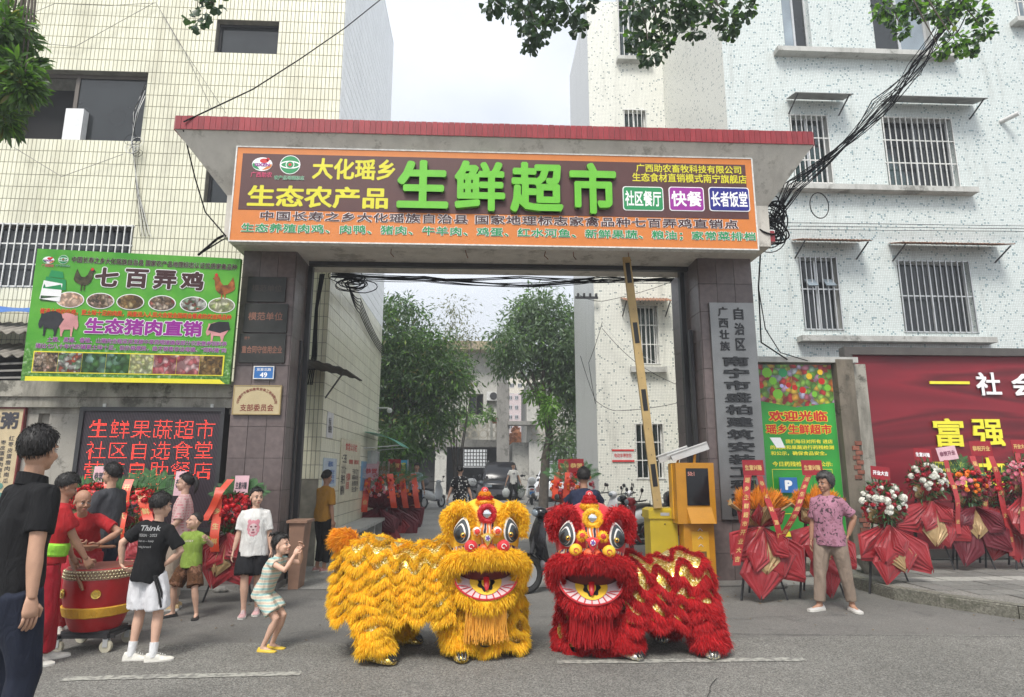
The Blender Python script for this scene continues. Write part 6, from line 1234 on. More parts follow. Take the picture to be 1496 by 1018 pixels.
    fur_tube([(.060 * cos(a), my, .425 + .060 * sin(a)) for a in [2 * pi * k / 20 for k in range(21)]], .022, 1100, .016, .004, rfur if col == 'y' else yfur, 'fur', mr, Mh, org, down=.05)
    g = MB(); g.lathe([(.001, -.01), (.042, 0), (.036, .012), (.02, .020), (.001, .023)], W(0, my - .005, .425), 10, R3 @ Matrix.Rotation(pi / 2, 3, 'X')); g.build('mirror', mirr, mr)
    hx = F.get('hornx', -.01)
    for k, (z, r, m_, f_) in enumerate(((.515, .070, yel, ofur if col == 'y' else yfur), (.552, .058, rdc, rfur), (.580, .044, yel if col == 'y' else rdc, ofur if col == 'y' else rfur), (.615, .032, rdc, None))):
        g = MB(); g.ell(W(hx, -.12, z), (r, r, .028), 18, 10, R3); kn_ = g.build('topknot_tier', m_, hd, smooth=True)
        if f_: fur_ell((hx, -.12, z), (r, r, .026), 900, .018, .004, f_, 'fur', kn_, Mh, org)
    g = MB(); g.tube([W(hx + .012 * cos(a), -.148, .615 + .01 * sin(a)) for a in np.linspace(0, 6, 10)], .003, 5); g.build('emblem', wh, kn_)
    # upper lip and mane fur
    lp = [(-.27, -.13, -.15), (-.315, -.15, -.03), (-.28, -.20, .04), (-.17, -.26, .075), (0, -.30, .085), (.17, -.26, .075), (.28, -.20, .04), (.315, -.15, -.03), (.27, -.13, -.15)]
    g = MB(); g.tube([W(*p) for p in lp], [.035, .055, .062, .062, .058, .062, .062, .055, .035], 12); lip = g.build('upper_lip', fur, hd, smooth=True)
    fur_tube(lp, [.04, .058, .065, .065, .062, .065, .065, .058, .04], int(F['n'] * .62), .046, .0055, fur, 'fur', lip, Mh, org, down=.5)
    # jaw: white panel with teeth, flame disc and tongue
    def jw(x, t): a = x / .27; zt = -.075 + .02 * a * a; zb = -.255 * sqrt(max(0, 1 - a * a)) - .075 * (1 - sqrt(max(0, 1 - a * a))); z = lerp(zt, zb, t); return W(x, lerp(-.10, -.285, t) + .10 * a * a, z)
    g = MB(); g.sheet(lambda u, v: jw(lerp(-.27, .27, u), v), 30, 6, .012); jaw = g.build('lower_jaw', pinkw, hd, smooth=True)
    g = MB(); g.tube([jw(.27 * sin(a), 1.0) for a in np.linspace(-pi / 2, pi / 2, 28)], .010, 7); g.build('red_gum_edge', rdc, jaw, smooth=True)
    for k in range(-5, 6):
        a = k * .235; x1 = .262 * sin(a); g = MB(); p1 = jw(x1, .97) + Vector((0, -.015, .004)); x0 = .16 * sin(a); p0 = jw(x0, .62 + .0 * k) + Vector((0, -.017, .006)); g.bar(p1, p0, .010, .004); g.build('tooth_line', rdc, jaw)
    def jd(rx, t0, t1, m_, lift, nm, star=0):
        pts = []; n = 36
        for k in range(n): a = 2 * pi * k / n; r = 1 + (star * (.5 + .5 * cos(7 * a)) if star else 0); tt = lerp(t0, t1, .5 + .5 * sin(a) * r); pts.append(jw(rx * cos(a) * r, tt) + Vector((0, -lift, lift * .35)))
        rings_ = []
        for f_ in (1, .75, .5, .25, .02): rings_.append([jw(rx * f_ * cos(2 * pi * k / n) * (1 + (star * (.5 + .5 * cos(14 * pi * k / n)) if star else 0)), lerp(t0, t1, .5 + .5 * f_ * sin(2 * pi * k / n) * (1 + (star * (.5 + .5 * cos(14 * pi * k / n)) if star else 0)))) + Vector((0, -lift, lift * .35)) for k in range(n)])
        g = MB(); g.rings(rings_, cap=False); g.build(nm, m_, jaw)
    jd(.135, .0, .84, yel, .022, 'flame_disc'); jd(.060, .12, .66, blk, .027, 'flame', .30); jd(.036, .2, .58, yel, .031, 'flame_centre'); 
    g = MB(); g.tube([W(0, -.13, -.055), W(0, -.22, -.10), W(0, -.27, -.155), W(0, -.275, -.185)], [.026, .024, .020, .010], 10, flat=.4); g.build('tongue', tong, jaw, smooth=True)
    g = MB(); g.tube([W(-.24, -.10, -.17), W(-.15, -.20, -.245), W(0, -.25, -.30), W(.15, -.20, -.245), W(.24, -.10, -.17)], .045, 10); ch = g.build('chin', fur, hd, smooth=True)
    fur_tube([(-.25, -.08, -.17), (-.16, -.20, -.26), (0, -.25, -.31), (.16, -.20, -.26), (.25, -.08, -.17)], .045, F['n'] // 8, .055, .0055, fur, 'fur', ch, Mh, org, down=.9)
    # beard fringe
    n = 260; x = rng.uniform(-.17, .17, n); g = MB()
    for k in range(n):
        p = W(x[k], -.235 + rnd(-.02, .03) + x[k] ** 2, -.32); l = rnd(.20, .29) * (1 - .8 * x[k] ** 2); g.tube([p, p + Vector((rnd(-.012, .012), rnd(-.01, .01), -l * .5)), p + Vector((rnd(-.03, .03), rnd(-.02, .02), -l))], [.0042, .0042, .003], 4)
    o = g.build('beard_fringe', mat('amber_cord' if col == 'y' else 'crimson_cord', (.78, .38, .05) if col == 'y' else (.38, .006, .01), rough=.6), hd); o['kind'] = 'stuff'
    # ------- draped body: an arched sheet along the spine, front end under the head
    B0, B1, w0, zt, zb = A(*F['b0']), A(*F['b1']), F['w'], F['zt'], F['zb']
    ax = norm(B1 - B0); pr = A(-ax[1], ax[0], 0); pr = pr if pr[1] < 0 else -pr        # towards the camera
    def Sb(u, v):
        u = np.asarray(u, float); v = np.asarray(v, float); av = np.abs(v); sg = np.sign(v); a = np.minimum(av / .45, 1) * pi / 2; end = np.where(u > .78, np.sqrt(np.clip(1 - ((u - .78) / .24) ** 2, .0025, 1)), 1); hump = zt + .035 * np.sin(u * 9 + 1) - .05 * (1 - end)
        off = w0 * (.85 + .2 * end) * np.sin(a) * end + np.where(av > .45, (av - .45) * .12, 0) * end; z = hump - .20 * (1 - np.cos(a)) - np.where(av > .45, (av - .45) / .55 * (hump - .20 - zb), 0) - (1 - end) * .12 * (1 - av)
        wob = .018 * np.sin(u * 31 + v * 5) ; c = B0[None, :] + (B1 - B0)[None, :] * u[:, None]
        return c * A(1, 1, 0) + pr[None, :] * ((off * sg) + wob * sg)[:, None] + A(0, 0, 1) * z[:, None]
    nu, nv = 60, 40; U_, V_ = np.meshgrid(np.linspace(0, 1.02, nu + 1), np.linspace(-1.04, 1.04, nv + 1), indexing='ij'); pts = Sb(U_.ravel(), V_.ravel()); g = MB()
    g.add([M0 @ Vector(p) for p in pts], [(i * (nv + 1) + j, (i + 1) * (nv + 1) + j, (i + 1) * (nv + 1) + j + 1, i * (nv + 1) + j + 1) for i in range(nu) for j in range(nv)]); bd_ = g.build('body_cloth', gold_s, T, smooth=2)
    bd_.modifiers.new('t', 'SOLIDIFY').thickness = .012
    rows = []
    for k, v in enumerate(F['rows']): rows.append((v, F['amp'], F['waves'], k * F.get('ph', .5), .0, 1.0, 1 if v >= 0 else -1))
    for k, v in enumerate(F['farrows']): rows.append((v, F['amp'], F['waves'], k * 2.4, .0, 1.0, -1))
    fur_rows(Sb, rows, F['dens'], F['len'], .0055, fur, F['trim'], 'fur_stripes', bd_, M0, org)
    # rump and tail
    # ------- front performer: fur draped barrel under the head
    C = A(*F['front']); fr = F['frad']
    def Sf_(u, v):
        u = np.asarray(u, float); v = np.asarray(v, float); t = (v + 1) / 2; z = lerp(F['fz'], .86, t) * 1.0; r = fr * (1.12 - .30 * t + .05 * np.sin(u * 19 + t * 6) + .03 * np.sin(u * 44)); a = u * 2 * pi
        return np.stack([C[0] + r * np.sin(a) * F.get('fx', 1), C[1] - r * .8 * np.cos(a), z], 1)
    nu, nv = 48, 20; U_, V_ = np.meshgrid(np.linspace(0, 1, nu + 1), np.linspace(-1, 1, nv + 1), indexing='ij'); pts = Sf_(U_.ravel(), V_.ravel()); g = MB()
    g.add([M0 @ Vector(p) for p in pts], [(i * (nv + 1) + j, (i + 1) * (nv + 1) + j, (i + 1) * (nv + 1) + j + 1, i * (nv + 1) + j + 1) for i in range(nu) for j in range(nv)]); fb = g.build('front_cloth', gold_s, T, smooth=2); fb.modifiers.new('t', 'SOLIDIFY').thickness = .012
    fur_rows(Sf_, [(v, F['amp'] * 1.5, 7, k * 1.9, 0, 1, -1) for k, v in enumerate(F['frows'])], F['dens'] * .9, F['len'] * 1.05, .0055, fur, F['trim'], 'fur_stripes', fb, M0, org, True)
    # ------- legs in furry trousers and paw shoes
    for k, (top_, foot, r0, fd_) in enumerate(F['legs']):
        top_ = A(*top_); foot = A(*foot); kn_ = (top_ + foot) / 2 + A(*F.get('knee', (0, -.05, 0)))
        def Sl(u, v, a_=top_, b_=foot, c_=kn_, r0=r0):
            u = np.asarray(u, float); v = np.asarray(v, float); t = np.clip((1 - v) / 2, 0, 1)[:, None]; c = (1 - t) ** 2 * a_ + 2 * t * (1 - t) * c_ + t ** 2 * (b_ + A(0, 0, .12)); r = r0 * (1.1 - .32 * t[:, 0] + .25 * np.clip(t[:, 0] - .75, 0, 1)); a = u * 2 * pi
            return c + np.stack([r * np.sin(a), -r * np.cos(a), 0 * a], 1)
        nu, nv = 20, 12; U_, V_ = np.meshgrid(np.linspace(0, 1, nu + 1), np.linspace(-1, 1, nv + 1), indexing='ij'); pts = Sl(U_.ravel(), V_.ravel()); g = MB()
        g.add([M0 @ Vector(p) for p in pts], [(i * (nv + 1) + j, (i + 1) * (nv + 1) + j, (i + 1) * (nv + 1) + j + 1, i * (nv + 1) + j + 1) for i in range(nu) for j in range(nv)]); lg = g.build('leg', gold_s, T, smooth=2)
        fur_rows(Sl, [(v, .09, 3, k + v * 4, 0, 1, -1) for v in (.8, .45, .1, -.25, -.55, -.8, -.95)], F['dens'] * 1.1, F['len'] * 1.05, .0055, fur, F['trim'], 'fur_stripes', lg, M0, org, True)
        g = MB(); g.tube([M0 @ Vector(foot + A(0, 0, .05)), M0 @ Vector(foot + A(0, 0, .16))], [.045, .05], 10); g.build('sock', blk, lg, smooth=True)
        d = Vector((sin(radians(fd_)), -cos(radians(fd_)), 0)); x = d.cross(Vector((0, 0, 1))); p = M0 @ Vector(foot); g = MB(); rs = []
        for a, w, h in ((-.09, .03, .05), (-.07, .045, .085), (-.02, .05, .10), (.04, .056, .095), (.10, .064, .082), (.15, .058, .070), (.185, .03, .045)): rs.append([p + d * a + x * (w * cos(t)) + Vector((0, 0, max(.004, .022 + (h - .022) * sin(t)) if sin(t) > 0 else .022 + .018 * sin(t))) for t in [2 * pi * q / 14 for q in range(14)]])
        g.rings(rs); pw = g.build('paw_shoe', F['shoe'], lg, smooth=2)
        for q in (-1, 0, 1): g = MB(); g.tube([p + d * .07 + x * q * .030 + Vector((0, 0, .092)), p + d * .12 + x * q * .031 + Vector((0, 0, .082)), p + d * .165 + x * q * .028 + Vector((0, 0, .060)), p + d * .19 + x * q * .022 + Vector((0, 0, .03))], [.010, .013, .013, .007], 7); g.build('claw', blk if F['shoe'] is gold_s else wh if False else blk, pw, smooth=True)
    if F.get('tail'):
        c = F['tail']; g = MB(); g.ell(M0 @ Vector(c), (.09, .06, .055), 12, 8, Matrix.Rotation(radians(25), 3, 'Y')); tl_ = g.build('tail', fur, T, smooth=True)
        fur_ell(c, (.10, .06, .06), F['n'] // 9, .06, .0055, ofur if col == 'y' else fur, 'fur', tl_, M0, org, flow=(-.7, 0, .1), down=.1)
    return T
trimo = mat('orange_trim', (.75, .22, .03), rough=.5); trimy = mat('yellow_trim', (.8, .6, .08), rough=.5)
hp_ = P(708, 830, 5.35); LA = (hp_.x, 5.68, 0.012)
lion('lion_costume', 'golden yellow furry lion dance costume on the left, body trailing to the left', LA, 4, -1, 'y',
     dict(n=20000, hz=hp_.z - .01, b0=(-.20, .16, 0), b1=(-1.28, .26, 0), w=.27, zt=.90, zb=.36, rows=(.10, .28, .46, .60, .74, .88, 1.02), farrows=(-.12, -.45, -.9), amp=.052, waves=6.5, dens=3600, len=.068, trim=trimo,
          front=(.03, .14, 0), frad=.27, fx=1.1, fz=.10, frows=(.75, .45, .15, -.15, -.45, -.75, -.98), shoe=gold_s, hs=.98, hornx=-.01,
          legs=(((-.98, .05, .55), (-.86, -.16, 0), .13, 60), ((-.95, .36, .5), (-.72, .42, 0), .12, 70), ((-.22, .06, .4), (-.20, -.06, 0), .12, 10)), tail=(-1.22, .16, .93)))
hr_ = P(871, 838, 5.4); LB = (hr_.x, 5.70, 0.012)
lion('lion_costume', 'scarlet furry lion dance costume on the right, body trailing to the right', LB, -6, 1, 'r',
     dict(n=20000, hz=hr_.z - .0, roll=2, b0=(.22, .18, 0), b1=(1.10, .30, 0), w=.28, zt=.76, zb=.29, rows=(.04, .27, .48, .68, .86, 1.02), farrows=(-.2, -.6, -.95), amp=.085, waves=4.0, dens=6500, len=.075, ph=1.3, trim=trimy,
          front=(.05, .16, 0), frad=.25, fx=1.1, fz=.05, frows=(.7, .3, -.08, -.45, -.8, -.98), shoe=silver_s, hs=1.0, hornx=-.02,
          legs=(((.92, .05, .45), (.98, -.08, 0), .13, -10), ((.85, .42, .45), (.75, .42, 0), .12, -30), ((.24, .08, .4), (.26, -.10, 0), .12, 30)), knee=(0, -.04, 0)))
# =================================================================== DRUM
DC = P(147, 850, 6.12); dx, dy = DC.x, 6.12; zt_ = P(144, 826, 6.12).z
t = thing('drum', 'big red barrel drum with brass studs and a yellow cloth band on a wheeled frame', 'drum', (dx, dy, 0))
lac = mat('red_lacquer', (.38, .012, .015), rough=.3, var=.2, scale=5); hide = mat('drum_hide', (.17, .055, .04), rough=.5, var=.3, scale=4); brass = mat('brass_stud', (.55, .48, .30), rough=.25, metal=.8, bump=0)
k = (zt_ - .17) / .62; z0 = .17; prof = [(.19, 0), (.215, .06), (.255, .2), (.274, .34), (.279, .45), (.272, .56), (.268, .615), (.262, .62)]
b = MB(); b.lathe([(r, z0 + z * k) for r, z in prof], (dx, dy, 0), 40); bd = b.build('drum_body', lac, t, True)
b = MB(); b.lathe([(.001, z0 + .632 * k), (.22, z0 + .632 * k), (.255, z0 + .626 * k), (.262, z0 + .610 * k)], (dx, dy, 0), 40); b.build('drum_head', hide, t, True)
b = MB(); b.lathe([(.266, z0 + .612 * k), (.276, z0 + .60 * k), (.281, z0 + .52 * k), (.283, z0 + .515 * k)], (dx, dy, 0), 40); sb_ = b.build('stud_band', mat('pale_hide_band', (.30, .20, .13), rough=.6), t, True)
st = MB(); st.ell((0, 0, 0), (.010, .010, .010), 8, 5); stm = st.mesh('brass_stud', brass, True)
for row, zz in enumerate((.592, .563, .534)):
    for q in range(64):
        a = 2 * pi * (q + .5 * (row % 2)) / 64
        if sin(a) < .35: link('brass_stud', stm, sb_, ((.279 + .002 * row) * cos(a), (.279 + .002 * row) * sin(a), z0 + zz * k))
b = MB(); b.lathe([(.242, z0 + .14 * k), (.258, z0 + .15 * k), (.270, z0 + .20 * k), (.276, z0 + .235 * k), (.268, z0 + .245 * k)], (dx, dy, 0), 40); b.v = [(v[0], v[1], v[2] + .006 * noise.noise(Vector(v) * 14)) for v in b.v]; b.build('yellow_cloth_band', cloth('yellow_satin', (.66, .36, .04), rough=.5), t, True)
for a in (-1.15, -2.3):
    c = Vector((dx + .288 * cos(a), dy + .288 * sin(a), z0 + .38 * k)); R_ = Matrix.Rotation(a, 3, 'Z') @ Matrix.Rotation(pi / 2, 3, 'Y'); b = MB(); b.lathe([(.001, .010), (.022, .012), (.026, .004), (.036, .006), (.04, -.006)], c, 16, R_); b.build('gold_rosette', golde, t, True)
b = MB(); [b.bar((dx - .25, dy + s, .13), (dx + .25, dy + s, .13), .03) for s in (-.15, .15)]; [b.bar((dx + s, dy - .2, .13), (dx + s, dy + .2, .13), .03) for s in (-.2, .2)]; b.box((dx - .2, dy - .15, .14), (dx + .2, dy + .15, .172)); b.build('trolley_frame', blacksteel, t)
for sx_, sy_ in ((-.2, -.17), (.2, -.17), (-.2, .17), (.2, .17)):
    b = MB(); b.lathe([(.02, -.018), (.048, -.018), (.052, 0), (.048, .018), (.02, .018)], (dx + sx_, dy + sy_, .052), 16, Matrix.Rotation(pi / 2, 3, 'X')); w_ = b.build('caster_wheel', mat('cream_rubber', (.45, .42, .32), rough=.6), t, True); b = MB(); b.box((dx + sx_ - .02, dy + sy_ - .025, .05), (dx + sx_ + .02, dy + sy_ - .02, .12)); b.box((dx + sx_ - .02, dy + sy_ + .02, .05), (dx + sx_ + .02, dy + sy_ + .025, .12)); b.build('fork', alu, w_)
def wpos(pr, i): r = pr['root']; return Vector(r.location) + Matrix.Rotation(r.rotation_euler.z, 3, 'Z') @ (pr['wr'][i] * r.scale[0])
a = wpos(m2, 0) + Vector((.02, 0, -.07)); h2 = wpos(m2, 1) + Vector((.03, -.02, -.07))
stick(h2 + Vector((-.06, .03, .07)), h2 + Vector((.16, -.10, -.18)))
for i, off in ((0, Vector((.30, -.12, .03))), (1, Vector((.26, -.2, .04)))):
    h = wpos(m3, i); stick(h + Vector((-.08, .02, -.03)), h + off + Vector((0, 0, -.04)), .013, ('wooden drumstick in the raised right hand of the bald drummer', 'wooden drumstick in the left hand of the bald drummer, over the drum head')[i])
# =================================================================== FLOWER STANDS
def petal_ball(name, cols, n=34, rad=.036):
    g = MB(); mats_ = cols
    for q in range(n):
        th = math.acos(1 - 1.5 * (q + .5) / n); ph = q * 2.4; d = Vector((sin(th) * cos(ph), -cos(th), sin(th) * sin(ph))); x = d.orthogonal().normalized(); y = d.cross(x); r = rad * (.62 + .38 * (q / n)); c = d * r * .55; wv = rad * .42
        g.cur = q % len(mats_); e = c + d * r * .5; g.add([c - x * wv * .6, c + x * wv * .6, e + x * wv + y * wv * .3, e - x * wv + y * wv * .3, e + d * rad * .12 + y * wv * .5], [(0, 1, 2, 3), (3, 2, 4)])
    g.cur = 0; g.ell((0, 0, 0), rad * .72, 10, 7); return g.mesh(name, mats_, 2)
def gerbera(name, m, mc, rad=.045):
    g = MB()
    for lay, (n, r, dz) in enumerate(((13, rad, 0), (11, rad * .72, -.006))):
        for q in range(n):
            a = 2 * pi * q / n + lay * .2; d = Vector((cos(a), 0, sin(a))); s_ = Vector((-sin(a), 0, cos(a))) * rad * .14; g.add([d * rad * .2 + Vector((0, dz, 0)) - s_ * .5, d * rad * .2 + Vector((0, dz, 0)) + s_ * .5, d * r * .7 + s_ + Vector((0, dz - .010, 0)), d * r + Vector((0, dz - .004, 0)), d * r * .7 - s_ + Vector((0, dz - .010, 0))], [(0, 1, 2, 3, 4)])
    g.cur = 1; g.ell((0, -.004, 0), (rad * .24, .010, rad * .24), 8, 5); return g.mesh(name, [m, mc], 2)
fw_ = mat('white_petal', (.72, .71, .64), rough=.6, island=.08); fr_ = mat('red_rose_petal', (.30, .006, .018), rough=.5, island=.3); fr2 = mat('bright_red_petal', (.55, .010, .015), rough=.5, island=.3); fp_ = mat('pink_petal', (.66, .17, .24), rough=.5, island=.2); fo_ = mat('orange_petal', (.80, .22, .02), rough=.5, island=.2); fc_ = mat('flower_eye', (.10, .07, .01), rough=.8)
FM = dict(white=petal_ball('blossom', [fw_], 40, .042), rose=petal_ball('blossom', [fr_], 26, .034), red=petal_ball('blossom', [fr2, fr_], 30, .042), pink=gerbera('blossom', fp_, fp_), orange=petal_ball('blossom', [fo_], 34, .038), gred=gerbera('blossom', fr2, fc_, .05), palepink=petal_ball('blossom', [fp_, fw_], 30, .040))
leafg = mat('bouquet_leaf', (.035, .10, .025), rough=.45, island=.4); palm = mat('palm_frond', (.045, .13, .035), rough=.45, island=.3)
redp_ = mat('red_wrapping_paper', (.27, .010, .016), rough=.45, var=.15, scale=4, sheen=.2); wine = mat('wine_wrapping_paper', (.12, .008, .017), rough=.5, var=.15, scale=4); goldp = mat('gold_wrapping_paper', (.40, .27, .13), rough=.4, metal=.2, var=.12, scale=4); ribm = mat('red_satin_ribbon', (.36, .018, .022), rough=.4, sheen=.2); cardr = mat('crimson_card', (.28, .008, .016), rough=.5); cardp = mat('pink_card', (.66, .42, .46), rough=.5); gink = mat('gold_ink', (.62, .42, .15), rough=.4); orib = mat('orange_red_ribbon', (.66, .06, .02), rough=.4, sheen=.2)
def paper(T, tie, d, L_, wd, m, sag=.5, seed=0, name='wrapping_sheet', up=0):
    """a creased sheet that leaves the tie towards d, widens and hangs to a corner"""
    tie = Vector(tie); d = Vector(d).normalized(); x = d.cross(Vector((0, -1, 0))); x = x.normalized() if x.length > .1 else Vector((1, 0, 0)); fr = x.cross(d).normalized(); fr = fr if fr.y < 0 else -fr
    sk_ = .2 * sin(seed * 5.1); cr = .5 + .22 * sin(seed * 3.3)
    def f(u, v):
        t = (v - .5) * 2; w = wd * (.10 + 1.15 * u if u < .66 else lerp(.86, .03, (u - .66) / .34)); q = (v * 7 + seed) % 1; fold = abs(q - .5) * .085 * (1.1 - u) + .05 * abs(v - cr) * u + .018 * noise.noise(Vector((u * 4 + seed, v * 4, seed)))
        return tie + d * (L_ * u) + x * (w * t + sk_ * L_ * u * u * .5) + fr * (.035 + .06 * sin(u * pi * .6) + fold - .04 * t * t) + Vector((0, 0, -sag * .10 * t * t * u + up * u * u))
    g = MB(); g.sheet(f, 9, 15, .002); return g.build(name, m, T, smooth=False)
def ribbon(T, a, c, w, txt, m=ribm, ink=gink, seed=0, tail=.0):
    a = Vector(a); c = Vector(c); n = 16; d = (c - a); L_ = d.length; x = Vector((1, .15, 0)).normalized(); g = MB()
    def f(u, v): p = a.lerp(c, u); return p + x * ((v - .5) * w) + Vector((0, -.06 * sin(pi * u) - .022 * sin(u * 9 + L_ * 9), .0))
    g.sheet(f, n, 2, .0015); o = g.build('ribbon', m, T, smooth=True)
    if txt:
        nT = len(txt)
        for q, ch in enumerate(txt):
            u = (q + .6) / (nT + .3); hh = .32 * L_ / (nT + .5); hh = min(hh, w * .36)
            letters(ch, -hh, hh, -hh, hh, ink, o, lambda xx, zz, dd: f(u - zz / L_, .5 + xx / w) + Vector((0, -.003 - dd, 0)), bold=.03, name='ribbon_character')
def blossoms(T, c, r, kinds, n, ry=.6, join=False, sc=1.0, tilt=0):
    c = Vector(c); items = []
    for q in range(n):
        for _ in range(20):
            th = rnd(-1.45, 1.45); el_ = rnd(-.55, 1.35); d = Vector((sin(th) * cos(el_), -cos(th) * cos(el_) * ry, sin(el_))); p = c + Vector((d.x * r, d.y * r, d.z * r * .80))
            if all((p - o[0]).length > .055 * sc for o in items): break
        items.append((p, d, random.choice(kinds)))
    if join:
        g = MB(); g.m = []; allm = []
        for p, d, kd in items:
            me = FM[kd]; R_ = d.to_track_quat('-Y', 'Z').to_matrix() * sc * rnd(.8, 1.2)
            for mm in me.materials:
                if mm not in allm: allm.append(mm)
            off = len(g.v); g.v += [tuple(p + R_ @ v.co) for v in me.vertices]; g.f += [tuple(i + off for i in pl_.vertices) for pl_ in me.polygons]; g.m += [allm.index(me.materials[pl_.material_index]) for pl_ in me.polygons]
        o = g.build('blossoms', allm, T); o['kind'] = 'stuff'
    else:
        o0 = Vector(T.location)
        for p, d, kd in items: e = d.to_track_quat('-Y', 'Z').to_euler(); e.rotate_axis('Y', rnd(0, 6)); link('blossom', FM[kd], T, p - o0, e, sc * rnd(.8, 1.2))
def leafcloud(T, c, r, n, L_=.09, m=leafg, w=.02, ry=.6, name='foliage', up=.4):
    q = norm(rng.normal(size=(n, 3))); q[:, 1] = -np.abs(q[:, 1]) * ry; root = A(*c) + q * r * rng.uniform(.55, 1.0, (n, 1)); o0 = np.array(T.location); d = q + A(0, 0, up) + rng.normal(size=(n, 3)) * .4
    return_ = strands(name, root - o0, d, rng.uniform(.6, 1.3, n) * L_, w, m, T, droop=.35, curl=.1); return_['kind'] = 'stuff'
def frond(T, base, d, L_, n=15, m=palm, wl=.3):
    base = Vector(base); d = Vector(d).normalized(); g = MB(); pts = [base + d * L_ * t + Vector((0, 0, -.22 * L_ * t * t)) for t in np.linspace(0, 1, 10)]; g.tube(pts, [.006] * 9 + [.002], 5); s_ = d.cross(Vector((0, -1, 0))).normalized()
    for q in range(n):
        t = .12 + .86 * q / n; p = base + d * L_ * t + Vector((0, 0, -.22 * L_ * t * t)); l = wl * L_ * (1 - .55 * abs(t - .45) * 1.6)
        for sg in (-1, 1):
            e = p + (s_ * sg * .8 + d * .75).normalized() * l + Vector((0, rnd(-.02, .02), -.10 * l)); mid = p.lerp(e, .5) + Vector((0, 0, .02 * l)); nn = (e - p).normalized().cross(Vector((0, -1, .2))).normalized() * .011; g.add([p - nn * .4, p + nn * .4, mid + nn, e, mid - nn], [(0, 1, 2, 3, 4)])
    g.build('palm_frond', m, T)
def tripod(T, x, y, z, h, sp=.3, m=blacksteel):
    for a in (-2.6, -.55, 1.5): b = MB(); b.bar((x + .03 * cos(a), y + .03 * sin(a), z + h), (x + sp * cos(a), y + sp * sin(a), z), .020); b.build('leg', m, T)
def card(T, x, y, z, w, h, m, txt, ink, tilt=0, yy=0):
    M_ = Matrix.Translation((x, y, z)) @ Matrix.Rotation(tilt, 4, 'Y') @ Matrix.Rotation(radians(-6), 4, 'X'); b = MB(); b.box((-w / 2, 0, 0), (w / 2, .004, h), M_); o = b.build('card', m, T)
    letters(txt, -w * .4, w * .4, h * .32, h * .68, ink, o, lambda a, c, d: M_ @ Vector((a, -.0015 - d, c)), bold=.035); b = MB(); b.tube([(x, y + .01, z), (x, y + .03, z - .35)], .004, 5); b.build('card_stick', palm, T)
def stand(label, pc, py_, Y, zbase, kinds, n, cardpx, cardtxt, cm=cardr, ck=gink, rib=(), papers='red', r=.26, fol=True, fronds=0, ctilt=0, group='congratulation flower stands', join=False, extra=None, spikes=False, legspread=.33):
    c = P(pc, py_, Y); T = thing('flower_stand', label, 'flower stand', (c.x, Y, zbase), group=group); x, y, z = c.x, Y, c.z
    tripod(T, x, y + .12, zbase, z - zbase - .1, legspread)
    tie = (x, y, z - r * 1.15); P1, P2, P3 = {'red': (redp_, goldp, redp_), 'wine': (wine, wine, redp_), 'gold': (redp_, goldp, redp_), 'dark': (wine, goldp, wine)}[papers]
    sd = pc * .13
    for q, (dx_, dz_, L_, w_, m_) in enumerate(((-.95, -.9, .50, .25, P1), (.95, -.9, .52, .25, P1), (-.35, -1, .60, .24, P1), (.40, -1, .58, .24, P3), (.02, -1, .42, .20, P2), (-.6, -.8, .34, .17, P1), (.62, -.72, .32, .16, P1))): paper(T, Vector(tie) + Vector((0, -.03 - .018 * q, 0)), (dx_ + .28 * sin(sd * 3 + q * 2.1), -.10, dz_ + .2 * sin(sd * 5 + q)), L_ * r / .255 * (1 + .2 * sin(sd * 7 + q * 1.7)), w_ * r / .25 * (1 + .15 * sin(sd + q)), m_, .6, sd + q)
    for q in range(6):    # collar that cups the flowers
        a = -1.2 + q * .48; paper(T, Vector(tie) + Vector((0, .02, 0)), (sin(a) * 1.0, -cos(a) * .35, .72), r * 1.25, r * .42, (P1, P2, P1, P2, P1, P1)[q], .2, sd + q * 1.7, 'collar_sheet')
    b = MB(); b.tube([(tie[0] + .05 * cos(a), tie[1] - .05 + .05 * sin(a), tie[2] + .0) for a in [2 * pi * q / 12 for q in range(13)]], .016, 6); b.build('tie_cord', P1, T, True)
    if spikes:
        nn = 2600; q = norm(rng.normal(size=(nn, 3))); q[:, 2] = np.abs(q[:, 2]); q[:, 1] = -np.abs(q[:, 1]) * .7; o = strands('spike_flowers', A(0, -.05, z - r * .42 - zbase) + q * A(r * .85, r * .5, r * .3), q * A(.9, .7, 1) + A(0, 0, .8), rng.uniform(.5, 1.2, nn) * r * .60, .010, mat('orange_plume', (.78, .27, .015), rough=.7, island=.25), T, droop=.02, curl=.05); o['kind'] = 'stuff'
        for sg in (-1, 1): b = MB(); b.tube([(x + sg * r * .8, y - .1, z - r * .5), (x + sg * r * 1.25, y - .12, z - r * .2), (x + sg * r * 1.2, y - .1, z + .0)], [.03, .05, .01], 8, flat=.5); b.build('paper_cone', goldp, T, True)
    else:
        blossoms(T, (x, y - .06, z - .04), r, kinds, n, join=join)
        if fol: leafcloud(T, (x, y - .04, z - .05), r * 1.02, 420, .085)
    for q in range(fronds): a = lerp(-.9, .9, q / max(1, fronds - 1)) + rnd(-.1, .1); frond(T, (x, y + .05, z + .02), (sin(a), .1, cos(a)), r * 1.75, wl=.34)
    if cardpx: cx, cy, w, h = cardpx; p = P(cx, cy, Y + .02); card(T, p.x, Y + .02, p.z - h / 2, w, h, cm, cardtxt, ck, ctilt)
    for (xa, ya, xb, yb, w, txt, *mm) in rib: a = P(xa, ya, Y - .12); d = P(xb, yb, Y - .28); ribbon(T, a, d, w, txt, *(mm or [ribm]))
    return T
